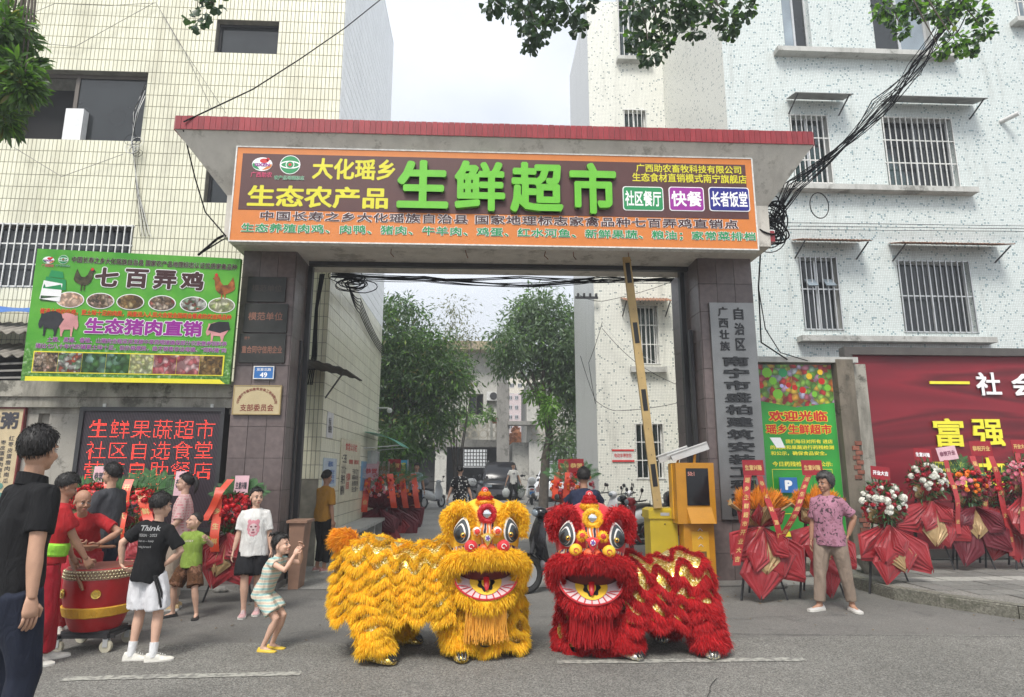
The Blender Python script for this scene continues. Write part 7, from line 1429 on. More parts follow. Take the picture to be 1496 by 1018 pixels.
stand('flower stand with orange plumes beside the right pillar', 1104, 728, 7.95, 0, None, 0, (1101, 683, .27, .19), '生意兴隆', rib=((1093, 694, 1076, 826, .10, '瑶乡生鲜超市开业大吉'), (1109, 695, 1146, 815, .08, '恭贺财源广进')), spikes=True, papers='gold', r=.30)
stand('flower stand with orange plumes partly hidden by the older woman', 1186, 728, 8.05, 0, None, 0, (1187, 683, .27, .19), '生意兴隆', rib=((1182, 694, 1132, 806, .09, '瑶乡生鲜超市开业大吉'),), spikes=True, papers='red', r=.28)
stand('flower stand of white and dark red blooms nearest the kerb corner', 1284, 728, 8.3, .0, ['white', 'rose', 'rose', 'white'], 42, (1286, 691, .26, .17), '开业大吉', ck=whitev, papers='red', r=.29, ctilt=radians(6))
stand('flower stand of white and red blooms with the taller crimson card', 1347, 698, 9.2, .14, ['white', 'rose', 'rose', 'white'], 42, (1348, 664, .27, .18), '生意兴隆', ck=whitev, papers='gold', r=.29, ctilt=radians(4))
stand('flower stand of orange and pink gerberas with a pink card', 1406, 706, 9.25, .14, ['orange', 'pink', 'rose', 'red', 'orange'], 40, (1386, 662, .30, .20), '恭贺开业', cm=cardp, ck=flat('plum_ink', (120, 60, 80)), papers='dark', r=.29, fronds=4, ctilt=radians(-8), rib=((1382, 672, 1402, 780, .08, '财源广进'),))
stand('flower stand hung with two long crimson ribbons before the billboard', 1447, 708, 9.4, .14, ['pink', 'rose', 'red'], 34, (1434, 655, .34, .22), '恭祝开业', papers='gold', r=.28, rib=((1422, 666, 1446, 790, .10, '瑶乡生鲜超市'), (1447, 666, 1478, 812, .10, '开业大吉')), fronds=2)
stand('flower stand of pink gerberas cut by the right edge', 1488, 690, 9.2, .14, ['pink', 'pink', 'rose', 'palepink'], 40, (1492, 652, .28, .2), '开业大吉', papers='gold', r=.28, rib=((1488, 662, 1494, 780, .09, '恭贺'),))
stand('flower stand of red roses with palm leaves beside the girl', 345, 742, 8.15, 0, ['red', 'rose', 'red'], 60, (352, 709, .17, .24), '生意兴隆', cm=cardp, ck=darkink, papers='red', r=.25, fronds=6, rib=((322, 712, 314, 806, .10, '瑶乡生鲜', orib), (336, 700, 300, 760, .08, '', orib)))
stand('flower stand with orange ribbons behind the boy in black', 208, 738, 8.3, 0, ['gred', 'red', 'gred'], 40, (262, 706, .13, .3), '恭贺', cm=cardp, ck=darkink, papers='red', r=.30, fronds=5, rib=((190, 700, 176, 790, .10, '开业大吉', orib), (206, 716, 232, 800, .12, '生鲜超市', orib)))
stand('flower stand of red gerberas behind the bald drummer', 145, 728, 8.35, 0, ['gred', 'red', 'gred'], 40, (143, 695, .13, .24), '恭贺', cm=cardp, ck=darkink, papers='red', r=.28, fronds=4, rib=((160, 690, 170, 760, .10, '开业大吉', orib),))
for q, (px_, Y) in enumerate(((556, 15.3), (573, 16.4), (590, 17.6))):
    stand(('flower stand nearest the bench in the alley with a pink card', 'middle flower stand of the three in the alley', 'farthest alley flower stand under a red card')[q], px_, 712, Y, gz(Y), ['red', 'palepink', 'gred', 'orange'], 46, (px_ - 14, 688 - q * 4, .34, .34), '恭贺', cm=cardp if q < 2 else cardr, ck=redink if q < 2 else gink, papers='wine', r=.42, fol=False, fronds=3, join=True, rib=((px_ - 18, 700, px_ - 24, 748, .14, '开业', orib), (px_ + 14, 692, px_ + 20, 742, .14, '', orib)), legspread=.4)
for q, (px_, Y) in enumerate(((826, 15.6), (842, 14.4))):
    stand(('flower stand with coral flowers and ribbons left of the seated man', 'flower stand with green palm leaves just behind the seated man')[q], px_, 708, Y, gz(Y), ['red', 'gred', 'palepink', 'orange'], 46, (px_, 680, .34, .3), '恭贺', papers='red', r=.38, fol=False, fronds=5, join=True, rib=((px_ - 12, 690, px_ - 16, 728, .14, '', orib), (px_ + 6, 686, px_ + 14, 726, .14, '', orib)), legspread=.4)
# =================================================================== BARRIER, TICKET MACHINE
oy = mat('machine_orange', (.52, .23, .015), rough=.35, var=.08); yb_ = mat('barrier_yellow', (.52, .38, .02), rough=.4, var=.12, scale=4); armc = mat('arm_ochre', (.46, .32, .13), rough=.5, var=.12); screen = mat('black_screen', (.010, .010, .012), rough=.15, bump=0)
Ym = 8.55; q0 = P(993, 700, Ym).x; q1 = P(1041, 700, Ym).x; zt2 = P(1010, 676, Ym).z; zm = P(1010, 765, Ym).z
t = thing('ticket_machine', 'orange car park ticket machine with a black screen before the right pillar', 'ticket machine', ((q0 + q1) / 2, Ym, 0))
b = MB(); b.box((q0 + .02, Ym, .0), (q1 - .02, Ym + .22, zm - .002)); b.build('column', oy, t); b = MB(); b.box((q0 - .06, Ym - .04, zm), (q1 + .01, Ym + .24, zt2)); b.build('head_case', oy, t)
b = MB(); b.box((q0 - .08, Ym + .1, zm + .05), (q0 - .062, Ym + .24, zt2 - .01)); b.box((q0 + .12, Ym - .012, .3), (q1 - .10, Ym - .001, zm - .1)); b.build('side_panel', mat('machine_orange_light', (.68, .36, .03), rough=.35), t)
sc0 = P(1000, 680, Ym).x; sc1 = P(1032, 680, Ym).x; b = MB(); b.box((sc0, Ym - .05, P(1010, 738, Ym).z), (sc1, Ym - .0405, P(1010, 684, Ym).z)); so = b.build('screen', screen, t)
b = MB(); b.add([(sc0 - .01, Ym - .042, P(1010, 741, Ym).z), (sc1 + .02, Ym - .042, P(1010, 741, Ym).z), (sc1 + .04, Ym - .13, zm + .01), (sc0 + .01, Ym - .13, zm + .01), (sc0 - .01, Ym - .04, zm + .01), (sc1 + .02, Ym - .04, zm + .01)], [(0, 3, 2, 1), (3, 4, 5, 2), (0, 4, 3), (1, 2, 5)]); b.build('keypad_flap', oy, t)
letters('50:1', sc0 + .02, sc0 + .11, P(1010, 695, Ym).z, P(1010, 689, Ym).z, mat('led_digits', (.6, .25, .2), rough=.4), so, brd(Ym - .053), bold=.03)
for k_ in range(3): zz = .75 - k_ * .1; b = MB(); xm = (q0 + q1) / 2 + .01; b.tube([(xm - .03, Ym - .016, zz), (xm, Ym - .016, zz + .03), (xm + .03, Ym - .016, zz)], .005, 5); b.build('chevron', mat('silver_mark', (.5, .5, .5), rough=.4), t)
b = MB(); b.box(((q0 + q1) / 2 - .06, Ym - .02, .42), ((q0 + q1) / 2 + .08, Ym - .013, .49)); b.build('brown_strip', mat('brown_strip', (.16, .09, .03), rough=.5), t)
for (cx, cy, L_, yy, lb_) in ((984, 664, .42, .22, 'farther white camera housing on top of the orange ticket machine'), (1008, 660, .50, .0, 'nearer white camera housing on top of the orange ticket machine')):
    c = P(cx, cy, Ym + yy); ct = thing('number_plate_camera', lb_, 'camera', tuple(c)); M_ = Matrix.Translation(c) @ Matrix.Rotation(radians(-20), 4, 'Y') @ Matrix.Rotation(radians(-22), 4, 'Z'); b = MB()
    b.box((-L_ / 2, -.055, -.045), (L_ / 2, .055, .045), M_); b.build('housing', offwhite, ct); b = MB(); b.box((-L_ / 2 - .05, -.065, .046), (L_ / 2, .065, .056), M_); b.build('sun_shield', offwhite, ct); b = MB(); b.lathe([(.001, 0), (.032, 0), (.032, .01)], M_ @ Vector((-L_ / 2 - .002, 0, 0)), 12, M_.to_3x3() @ Matrix.Rotation(-pi / 2, 3, 'Y')); b.build('lens', screen, ct)
    b = MB(); b.tube([M_ @ Vector((.05, 0, -.05)), (c.x + .05, Ym + yy, zt2)], .018, 8); b.build('mount', oy, ct, True)
Yb = 8.75; bx0 = P(950, 770, Yb).x; bx1 = P(990, 770, Yb).x; zb_ = P(970, 742, Yb).z; t = thing('barrier_box', 'yellow barrier motor box beside the orange ticket machine', 'barrier', ((bx0 + bx1) / 2, Yb, 0))
b = MB(); b.box((bx0, Yb, 0), (bx1, Yb + .32, zb_ - .14)); b.build('cabinet', yb_, t); b = MB(); b.rings([[(bx0 - .02, Yb - .02, zb_ - .138), (bx1 + .02, Yb - .02, zb_ - .138), (bx1 + .02, Yb + .34, zb_ - .138), (bx0 - .02, Yb + .34, zb_ - .138)], [(bx0 - .02, Yb - .02, zb_ - .03), (bx1 + .02, Yb - .02, zb_ - .03), (bx1 + .02, Yb + .34, zb_ - .03), (bx0 - .02, Yb + .34, zb_ - .03)], [(bx0 + .02, Yb + .02, zb_), (bx1 - .02, Yb + .02, zb_), (bx1 - .02, Yb + .3, zb_), (bx0 + .02, Yb + .3, zb_)]]); b.build('lid', yb_, t)
b = MB(); b.box((bx0 + .14, Yb - .024, zb_ - .1), (bx0 + .26, Yb - .021, zb_ - .06)); b.build('badge', alu, t); b = MB(); b.ell((bx0 + .2, Yb - .004, zb_ - .21), .01, 8, 6); b.build('lock', blacksteel, t)
Ya = 8.70; a = P(961, 742, Ya); c = P(915, 376, Ya); t = thing('boom_barrier', 'raised ochre barrier arm with black bands leaning across the gateway', 'barrier arm', tuple(a)); a = Vector(a); c = Vector(c); b = MB(); b.bar(a, c, .045, .115, up=(0, -1, 0)); M_ = None; b = MB(); d = (c - a).normalized(); n_x = Vector((d.z, 0, -d.x)); 
def armseg(t0, t1, w, dy0, dy1, m, nm, par=None):
    p = a.lerp(c, t0); q = a.lerp(c, t1); g = MB(); g.prism([p - n_x * w + Vector((0, dy0, 0)), p + n_x * w + Vector((0, dy0, 0)), q + n_x * w + Vector((0, dy0, 0)), q - n_x * w + Vector((0, dy0, 0))], (0, dy1 - dy0, 0)); return g.build(nm, m, t)
armseg(0, 1, .055, -.02, .025, armc, 'arm')
for t0 in (.08, .37, .64, .89): armseg(t0, t0 + .085, .032, -.024, -.0205, blk, 'black_band')
for t0 in (.03, .2, .3, .5, .6, .78): p = a.lerp(c, t0); b = MB(); b.ell(p + Vector((0, -.022, 0)), .006, 6, 4); b.build('rivet', blacksteel, t)
# =================================================================== BENCH, PLANTER, BAGS
t = thing('stone_bench', 'long pale bench along the tiled alley wall', 'bench', (-2.35, 13, 0)); b = MB(); b.box((-2.66, 12.0, .44), (-2.16, 15.2, .50)); b.build('seat', mat('pale_stone', (.42, .42, .4), rough=.6, var=.2), t)
for y in (12.1, 13.05, 14.0, 15.0): b = MB(); b.box((-2.6, y, .0), (-2.22, y + .1, .438)); b.build('leg', MATS['pale_stone'], t)
t = thing('wooden_box', 'pale brown wooden stand at the foot of the left pillar', 'stand', (-2.45, 9.0, 0)); x0 = P(424, 800, 9.0).x; x1 = P(447, 800, 9.0).x; b = MB(); b.rings([[(x0 + .03, 8.9, 0), (x1 - .05, 8.9, 0), (x1 - .05, 9.2, 0), (x0 + .03, 9.2, 0)], [(x0, 8.88, .84), (x1, 8.88, .84), (x1, 9.22, .84), (x0, 9.22, .84)]]); b.build('box_body', mat('light_brown_board', (.26, .15, .10), rough=.6, var=.2), t); b = MB(); b.box((x0 - .03, 8.85, .842), (x1 + .03, 9.25, .875)); b.build('box_lid', MATS['light_brown_board'], t)
bagm = mat('plastic_bag', (.62, .64, .62), rough=.3, var=.1); 
for i, lb_ in ((0, 'white plastic bag in the right hand of the man in a white tee'), (1, 'translucent bag of greens in the left hand of the man in a white tee')):
    h = wpos(m13, i); t = thing('shopping_bag', lb_, 'bag', (h.x, h.y, h.z - .6)); b = MB(); b.ell((h.x, h.y, h.z - .40), (.17, .12, .20), 14, 10); b.v = [(v[0] + .02 * noise.noise(Vector(v) * 9), v[1], v[2] + .03 * noise.noise(Vector(v) * 7)) for v in b.v]; b.build('bag_body', bagm, t, True); b = MB(); b.tube([(h.x - .08, h.y, h.z - .24), (h.x, h.y, h.z - .06), (h.x + .08, h.y, h.z - .24)], .012, 6); b.build('handle', bagm, t)
    if i: leafcloud(t, (h.x, h.y - .02, h.z - .25), .14, 90, .15, m=leafg, w=.03)
h = wpos(m14, 0); t = thing('handbag', 'small pale pink bag held by the woman in black', 'bag', (h.x, h.y, h.z - .3)); b = MB(); b.cbox((h.x, h.y - .05, h.z - .22), (.26, .1, .24)); b.build('bag_body', mat('pale_pink_leather', (.55, .38, .36), rough=.5), t); b = MB(); b.tube([(h.x - .08, h.y - .05, h.z - .1), (h.x, h.y - .05, h.z), (h.x + .08, h.y - .05, h.z - .1)], .008, 5); b.build('strap', MATS['pale_pink_leather'], t)
t = thing('standing_poster', 'bright blue and orange poster board behind the alley flower stands', 'poster', (P(586, 690, 21).x, 21, .1)); r = px_rect(573, 596, 672, 722, 21); b = MB(); b.box((r[0], 21, r[2]), (r[1], 21.05, r[3])); b.build('panel', mat('sky_blue_print', (.08, .42, .66), rough=.4), t); b = MB(); [b.box((r[0], 20.97, .1), (r[0] + .03, 21.02, r[3] + .03)), b.box((r[1] - .03, 20.97, .1), (r[1], 21.02, r[3] + .03))]; b.build('frame', alu, t)
letters('欢迎\n光临', lerp(r[0], r[1], .25), lerp(r[0], r[1], .85), lerp(r[2], r[3], .55), lerp(r[2], r[3], .93), ylw, t, brd(20.99), bold=.04); b = MB(); b.box((r[0] + .1, 20.98, r[2] + .1), (r[1] - .05, 20.995, lerp(r[2], r[3], .42))); b.build('picture', mixp, t)
t = thing('planter', 'ornate dark stone planter at the foot of the boundary wall by the kerb', 'planter', (5.75, 9.3, .0)); b = MB(); b.lathe([(.16, 0), (.2, .03), (.12, .08), (.16, .16), (.22, .26), (.23, .32), (.25, .34), (.22, .36)], (5.45, 8.95, .0), 16); b.build('urn', oldwall, t, True)
for (x, y, s) in ((-3.3, 8.75, .1), (3.95, 8.7, .12), (4.1, 9.3, .09), (5.1, 9.1, .12), (4.8, 9.6, .1)):
    t = thing('loose_stone', {-3.3: 'small rubble stone at the left pillar foot', 3.95: 'grey stone lying at the right pillar foot', 4.1: 'small stone against the wall beyond the right pillar', 5.1: 'mossy stone near the kerb corner', 4.8: 'small stone under the green poster'}[x], 'stone', (x, y, 0)); b = MB(); b.ell((x, y, s * .3), (s, s * .7, s * .45), 9, 6); b.v = [(v[0] + .03 * noise.noise(Vector(v) * 20), v[1], v[2]) for v in b.v]; b.build('stone_body', greyc, t)
# =================================================================== SCOOTERS AND CARS
tyre = mat('tyre_rubber', (.018, .018, .018), rough=.8); chrome = mat('chrome', (.6, .6, .6), rough=.15, metal=1, bump=0); redl = mat('red_lens', (.4, .01, .01), rough=.2); platec = mat('blue_plate', (.05, .2, .5), rough=.4); amber = mat('amber_lens', (.6, .25, .02), rough=.2)
def scooter(label, loc, rz, body, accent, seatm=black_leather, box=False, group='scooters parked in the yard'):
    T = thing('scooter', label, 'scooter', loc, rz, group)     # nose towards -Y
    for y in (-.62, .58):
        g = MB(); g.tube([(0, y + .205 * cos(a), .235 + .205 * sin(a)) for a in [2 * pi * k / 24 for k in range(25)]], .048, 8, ref=(1, 0, 0)); w = g.build('wheel', tyre, T, True, False); g = MB(); g.lathe([(.02, -.03), (.155, -.025), (.16, .0), (.155, .025), (.02, .03)], (0, y, .235), 18, Matrix.Rotation(pi / 2, 3, 'Y')); g.build('rim', alu, w, True, False)
        g = MB(); g.grid(lambda u, v: (lerp(-.065, .065, u), y + .26 * cos(lerp(.3, 2.6, v)), .235 + .26 * sin(lerp(.3, 2.6, v))), 3, 10); o = g.build('mudguard', body, T, True, False); o.modifiers.new('s', 'SOLIDIFY').thickness = .008
    g = MB(); rr = lambda y, z, w, h: [(w * cos(t) * (1 if abs(cos(t)) < .7 else .96), y, z + h * sin(t)) for t in [2 * pi * k / 14 for k in range(14)]]
    g.rings([rr(.80, .62, .05, .05), rr(.66, .58, .14, .14), rr(.40, .52, .17, .19), rr(.12, .46, .16, .18), rr(-.02, .33, .15, .06)]); g.build('rear_body', body, T, 2, False)
    g = MB(); g.rings([rr(-.08, .29, .16, .04), rr(-.30, .29, .17, .045), rr(-.42, .34, .16, .08)]); g.build('footboard', accent, T, 2, False)
    g = MB(); pf = [(-.30, .30, .18), (-.40, .45, .20), (-.44, .65, .19), (-.40, .82, .15), (-.36, .93, .12)]; g.rings([[(w * cos(t), y - .055 * abs(sin(t)) if sin(t) > 0 else y + .04 * abs(sin(t)), z) for t in [2 * pi * k / 12 for k in range(12)]] for y, z, w in pf]); g.build('leg_shield', body, T, 2, False)
    g = MB(); g.rings([rr(.66, .745, .10, .035), rr(.45, .735, .15, .05), rr(.15, .70, .14, .05), rr(.0, .68, .10, .03)]); g.build('seat', seatm, T, 2, False)
    g = MB(); g.tube([(-.02, -.60, .24), (-.02, -.42, .80), (0, -.36, .97)], .028, 8); g.build('steering_column', blacksteel, T, True, False); g = MB(); g.ell((0, -.40, .99), (.12, .09, .075), 14, 8); hb = g.build('headset', body, T, True, False); g = MB(); g.ell((0, -.475, .985), (.07, .03, .045), 12, 6); g.build('headlight', glass_pale, hb, True, False)
    g = MB(); g.tube([(-.33, -.28, 1.02), (-.2, -.34, 1.0), (0, -.36, .99), (.2, -.34, 1.0), (.33, -.28, 1.02)], .014, 6); g.build('handlebar', blacksteel, T, True, False)
    for s in (-1, 1): g = MB(); g.tube([(s * .2, -.34, 1.0), (s * .27, -.32, 1.15)], .007, 5); g.ell((s * .28, -.32, 1.19), (.055, .015, .04), 10, 6); g.build('mirror', blacksteel, T, True, False)
    g = MB(); g.ell((0, .80, .63), (.09, .03, .035), 10, 6); g.build('tail_light', redl, T, True, False); g = MB(); g.box((-.1, .80, .42), (.1, .81, .54)); g.build('number_plate', platec, T, False, False)
    if box: g = MB(); g.rings([rr(.50, .98, .16, .13), rr(.56, .98, .19, .16), rr(.84, .98, .19, .15), rr(.90, .98, .15, .11)]); g.build('top_box', box, T, 2, False)
    g = MB(); g.bar((.08, .1, .22), (.2, .16, .02), .02); g.build('side_stand', blacksteel, T, False, False); return T
wp = mat('white_gloss_paint', (.70, .71, .72), rough=.2, bump=0, var=.04); bp = mat('black_gloss_paint', (.012, .012, .014), rough=.2, bump=0); rp = mat('red_gloss_paint', (.36, .015, .02), rough=.25, bump=0); gp = mat('grey_plastic', (.10, .10, .11), rough=.5)
def at(px, Y): p = P(px, 720, Y); return (p.x, Y, gz(Y) + .005)
scooter('white scooter with a grey top box left of the yard', at(632, 25.5), radians(150), wp, gp, box=gp); scooter('grey scooter with handlebars turned beside the black car', at(697, 25), radians(20), gp, blk, box=wp)
scooter('white scooter seen from behind with a blue plate near the white car', at(776, 28), radians(178), wp, gp, box=wp); scooter('matt black scooter under the seated man behind the red lion', (P(826, 800, 8.75).x, 8.75, .0), radians(-62), bp, gp, group=None)
scooter('black and red scooter nearest the yellow barrier box', at(950, 11.6), radians(-75), rp, bp); scooter('black scooter with a large seat behind the yellow barrier box', at(938, 12.6), radians(-82), bp, bp, box=bp); scooter('silver scooter against the mosaic wing wall', at(915, 14.6), radians(-60), wp, gp)
scooter('white scooter beside the barred alley window', at(945, 14.9), radians(-100), wp, bp); scooter('dark scooter farthest along the mosaic wing', at(893, 15.2), radians(-70), bp, gp)
def car(label, loc, rz, paint, kind):
    T = thing('parked_car', label, 'car', loc, rz)       # tail at +Y
    L_, W_, H_ = (4.8, .97, 1.82) if kind == 'suv' else (4.4, .90, 1.48)
    def sec(y, zb, zt, wb, wt): return [(-wb, y, zb), (-wb * 1.0, y, lerp(zb, zt, .45)), (-wt, y, zt - .06), (-wt * .9, y, zt), (wt * .9, y, zt), (wt, y, zt - .06), (wb, y, lerp(zb, zt, .45)), (wb, y, zb)]
    belt = H_ * .56; g = MB(); g.rings([sec(-L_ / 2, .35, belt * .72, W_ * .80, W_ * .76), sec(-L_ / 2 + .15, .24, belt * .86, W_ * .95, W_ * .88), sec(-L_ / 2 + 1.1, .22, belt * .98, W_, W_ * .93), sec(0, .22, belt, W_, W_ * .95), sec(L_ / 2 - .3, .24, belt, W_, W_ * .94), sec(L_ / 2, .35, belt * .96, W_ * .92, W_ * .86)]); g.build('body', paint, T, 2, False)
    r0, r1 = (-.75, L_ / 2 - .18) if kind == 'suv' else (-.7, L_ / 2 - .6); g = MB(); g.rings([sec(r0 - .45, belt - .03, belt + .02, W_ * .9, W_ * .86), sec(r0 + .25, belt - .03, H_ - .03, W_ * .9, W_ * .72), sec((r0 + r1) / 2, belt - .03, H_, W_ * .92, W_ * .74), sec(r1 - .25, belt - .03, H_ - .04, W_ * .9, W_ * .72), sec(r1 + .05, belt - .03, belt + .03, W_ * .88, W_ * .84)]); g.build('cabin', paint, T, 2, False)
    def pane(y0, z0, y1, z1, w0, w1, nm='windscreen'): n = Vector((0, (z1 - z0), -(y1 - y0))).normalized() * (.012 if y1 < y0 else -.012); n = Vector((0, abs(n.y) * (1 if y0 > 0 else -1), abs(n.z))); g = MB(); g.add([Vector((-w0, y0, z0)) + n, Vector((w0, y0, z0)) + n, Vector((w1, y1, z1)) + n, Vector((-w1, y1, z1)) + n], [(0, 1, 2, 3)]); g.build(nm, glass_dark, T, False, False)
    pane(r0 - .40, belt + .05, r0 + .22, H_ - .08, W_ * .80, W_ * .66); pane(r1 + .02, belt + .07, r1 - .22, H_ - .10, W_ * .78, W_ * .64, 'rear_window')
    for s in (-1, 1):
        g = MB(); x0 = s * (W_ * .905); x1 = s * (W_ * .765); g.add([(x0, r0 - .1, belt + .05), (x0, r1 - .1, belt + .05), (x1, r1 - .3, H_ - .12), (x1, r0 + .3, H_ - .12)], [(0, 1, 2, 3)]); g.build('side_window', glass_dark, T, False, False)
        for y in (-L_ / 2 + .85, L_ / 2 - .9): g = MB(); g.lathe([(.1, -.11), (.31, -.11), (.335, -.06), (.335, .06), (.31, .11), (.1, .11)], (s * (W_ - .09), y, .335), 20, Matrix.Rotation(pi / 2, 3, 'Y')); w = g.build('wheel', tyre, T, True, False); g = MB(); g.lathe([(.02, -.115), (.2, -.113), (.215, .0), (.2, .113), (.02, .115)], (s * (W_ - .09), y, .335), 14, Matrix.Rotation(pi / 2, 3, 'Y')); g.build('rim', alu, w, True, False)
        g = MB(); g.cbox((s * W_ * .78, L_ / 2 - .02, belt * .88), (.24, .10, .16)); g.build('tail_light', redl, T, False, False); g = MB(); g.cbox((s * W_ * .66, -L_ / 2 + .02, belt * .64), (.34, .12, .12)); g.build('headlight', glass_pale, T, False, False); g = MB(); g.ell((s * (W_ + .08), r0 - .1, belt + .1), (.09, .05, .07), 10, 6); g.build('wing_mirror', paint, T, True, False)
    g = MB(); g.cbox((0, L_ / 2 + .03, belt * .6), (.46, .02, .15)); g.build('number_plate', mat('green_plate', (.2, .5, .3), rough=.4), T, False, False); g = MB(); g.cbox((0, L_ / 2 - .02, .38), (W_ * 1.8, .2, .22)); g.cbox((0, -L_ / 2 + .03, .38), (W_ * 1.7, .2, .22)); g.build('bumper', gp if kind == 'suv' else paint, T, False, False)
    if kind == 'suv':
        g = MB(); g.cbox((0, L_ / 2 + .005, belt * .77), (1.5, .03, .06)); g.cbox((0, L_ / 2 + .06, .34), (1.5, .06, .05)); g.build('chrome_strip', chrome, T, False, False); g = MB(); [g.bar((s * W_ * .62, r0 + .4, H_ + .03), (s * W_ * .62, r1 - .4, H_ + .03), .04) for s in (-1, 1)]; g.build('roof_rail', alu, T, False, False)
    else: g = MB(); g.cbox((0, -L_ / 2 + .0, belt * .50), (1.0, .1, .16)); g.build('grille', blacksteel, T, False, False)
    return T
car('large black car parked with its tail to the gate', (P(733, 700, 31).x, 33.2, gz(33)), radians(180), bp, 'suv').rotation_euler.z = 0
for o in []: pass
car('white saloon parked behind the woman in black', (P(812, 700, 31).x, 31.5, gz(31)), radians(-14), wp, 'saloon')
# =================================================================== TREES
def leafmesh(name, C_, D_, N_, L_, w, m, shape='long', lite=False):
    n = len(C_); D_ = norm(D_); S_ = norm(np.cross(D_, N_)); N2 = norm(np.cross(S_, D_)); L_ = np.broadcast_to(L_, (n,))[:, None]; w = L_ * w
    if lite:
        V = np.stack([C_, C_ + D_ * L_ * .45 - S_ * w * .55 + N2 * L_ * .05, C_ + D_ * L_ * .45 + S_ * w * .55 + N2 * L_ * .05, C_ + D_ * L_ - N2 * L_ * .05], 1).reshape(-1, 3); b_ = (np.arange(n) * 4)[:, None]
        return npmesh(name, V, np.concatenate([b_ + np.array([[0, 3, 1]]), b_ + np.array([[0, 2, 3]])]), m)
    rows = ((.35, .5, .06), (.7, .42, .03), -.08) if shape == 'long' else ((.35, .30, .04), (.75, .52, .02), -.05)
    V = [C_]
    for t, ww, up in rows[:2]: V += [C_ + D_ * L_ * t - S_ * w * ww + N2 * L_ * .06, C_ + D_ * L_ * t + N2 * L_ * (up - .04), C_ + D_ * L_ * t + S_ * w * ww + N2 * L_ * .06]
    V.append(C_ + D_ * L_ + N2 * L_ * rows[2]); V = np.stack(V, 1).reshape(-1, 3); b_ = (np.arange(n) * 8)[:, None]
    return npmesh(name, V, np.concatenate([b_ + np.array([q]) for q in ([0, 2, 1], [0, 3, 2], [4, 5, 7], [5, 6, 7], [1, 2, 5], [1, 5, 4], [2, 3, 6], [2, 6, 5])]), m)
def leafmat(name, c1, c2, c3):
    m, b, N, L = nodes_of(name); g = N('ShaderNodeNewGeometry'); r = ramp(N, L, g.outputs['Random Per Island'], [(0, c1), (.7, c2), (.93, c2), (1, c3)]); L(r, b.inputs['Base Color']); b.inputs['Roughness'].default_value = .38
    t = N('ShaderNodeBsdfTranslucent'); r2 = mixc(N, L, 1.0, r, (1.3, 1.6, .6), 'MULTIPLY'); L(r2, t.inputs[0]); mx_ = N('ShaderNodeMixShader'); mx_.inputs[0].default_value = .35; out = [x for x in m.node_tree.nodes if x.type == 'OUTPUT_MATERIAL'][0]; L(b.outputs[0], mx_.inputs[1]); L(t.outputs[0], mx_.inputs[2]); L(mx_.outputs[0], out.inputs[0]); return m
mango = leafmat('dark_glossy_leaf', (.045, .085, .035), (.085, .155, .05), (.20, .16, .04)); young = leafmat('young_leaf', (.10, .22, .03), (.17, .32, .05), (.25, .3, .06)); lych = leafmat('blue_green_leaf', (.08, .13, .075), (.15, .22, .12), (.12, .18, .06)); bark = mat('grey_bark', (.10, .085, .07), rough=.95, var=.35, scale=7, bump=.6, bscale=25)  # mango and lychee leaf colours lightened to paint in the yard haze
def crown(T, blobs, per, L_, m, m2=None, f2=.12, droop=.5, shape='long', w=.3, name='crown', cr=.75):
    C_, D_, N_ = [], [], []
    for (c, r) in blobs:
        k = max(5, int(3.4 * per * r[0] * r[2] / .5)); 
        for _ in range(k):
            q = norm(rng.normal(size=3)); cc = A(*c) + q * A(*r) * rng.uniform(.55, 1.02); rr_ = cr * rng.uniform(.6, 1.3); nn = 34; s_ = norm(rng.normal(size=(nn, 3))); p = cc + s_ * rr_ * rng.uniform(.25, 1, (nn, 1)) * A(1, 1, .75); C_.append(p); D_.append(s_ * .8 + A(0, 0, -droop) + rng.normal(size=(nn, 3)) * .35); N_.append(norm(rng.normal(size=(nn, 3)) * .6 + A(0, 0, 1)))
    C_ = np.concatenate(C_); D_ = np.concatenate(D_); N_ = np.concatenate(N_); o0 = np.array(T.location); n = len(C_); top_ = rng.random(n) < f2
    for sel, mm, nm in ((~top_, m, name), (top_, m2, 'young_leaves')):
        if mm is None or not sel.any(): continue
        me = leafmesh(nm, C_[sel] - o0, D_[sel], N_[sel], L_ * rng.uniform(.7, 1.3, sel.sum()), w, mm, shape, True); o = bpy.data.objects.new(nm, me); COL.objects.link(o); o.parent = T; o['kind'] = 'stuff'
def blobs_px(lst, Y): 
    out = []
    for px_, py_, rx, rz in lst: c = P(px_, py_, Y + rnd(-1, 1)); k_ = Y / FPX; out.append(((c.x, c.y, c.z), (rx * k_, rx * k_ * .8, rz * k_)))
    return out
def limbs(T, base, tips, r0, nm='trunk'):
    base = Vector(base); g = MB()
    for tp in tips:
        tp = Vector(tp); mid = base.lerp(tp, .45) + Vector((rnd(-.3, .3), rnd(-.2, .2), .25)); g.tube([base, base.lerp(mid, .5) + Vector((rnd(-.08, .08), 0, 0)), mid, mid.lerp(tp, .5) + Vector((rnd(-.2, .2), 0, .1)), tp], [r0, r0 * .8, r0 * .5, r0 * .3, r0 * .08], 9)
    g.build(nm, bark, T, True)
Y = 25; T = thing('mango_tree', 'dense dark green tree at the left of the yard beside the alley wall', 'tree', at(566, Y)); bl = blobs_px([(588, 470, 34, 38), (575, 520, 34, 45), (615, 520, 40, 45), (650, 555, 38, 35), (600, 580, 50, 45), (570, 620, 30, 45), (640, 600, 26, 22), (590, 655, 28, 22), (668, 548, 22, 30), (560, 450, 14, 22), (640, 500, 22, 22), (610, 550, 40, 36), (560, 560, 20, 50), (600, 640, 34, 30), (630, 620, 30, 26)], Y)
crown(T, bl, 9, .21, mango, young, .13); c = T.location; limbs(T, (c[0] + .3, Y, .0), [(b_[0][0], b_[0][1], b_[0][2] - .6) for b_ in bl[:4]], .16)
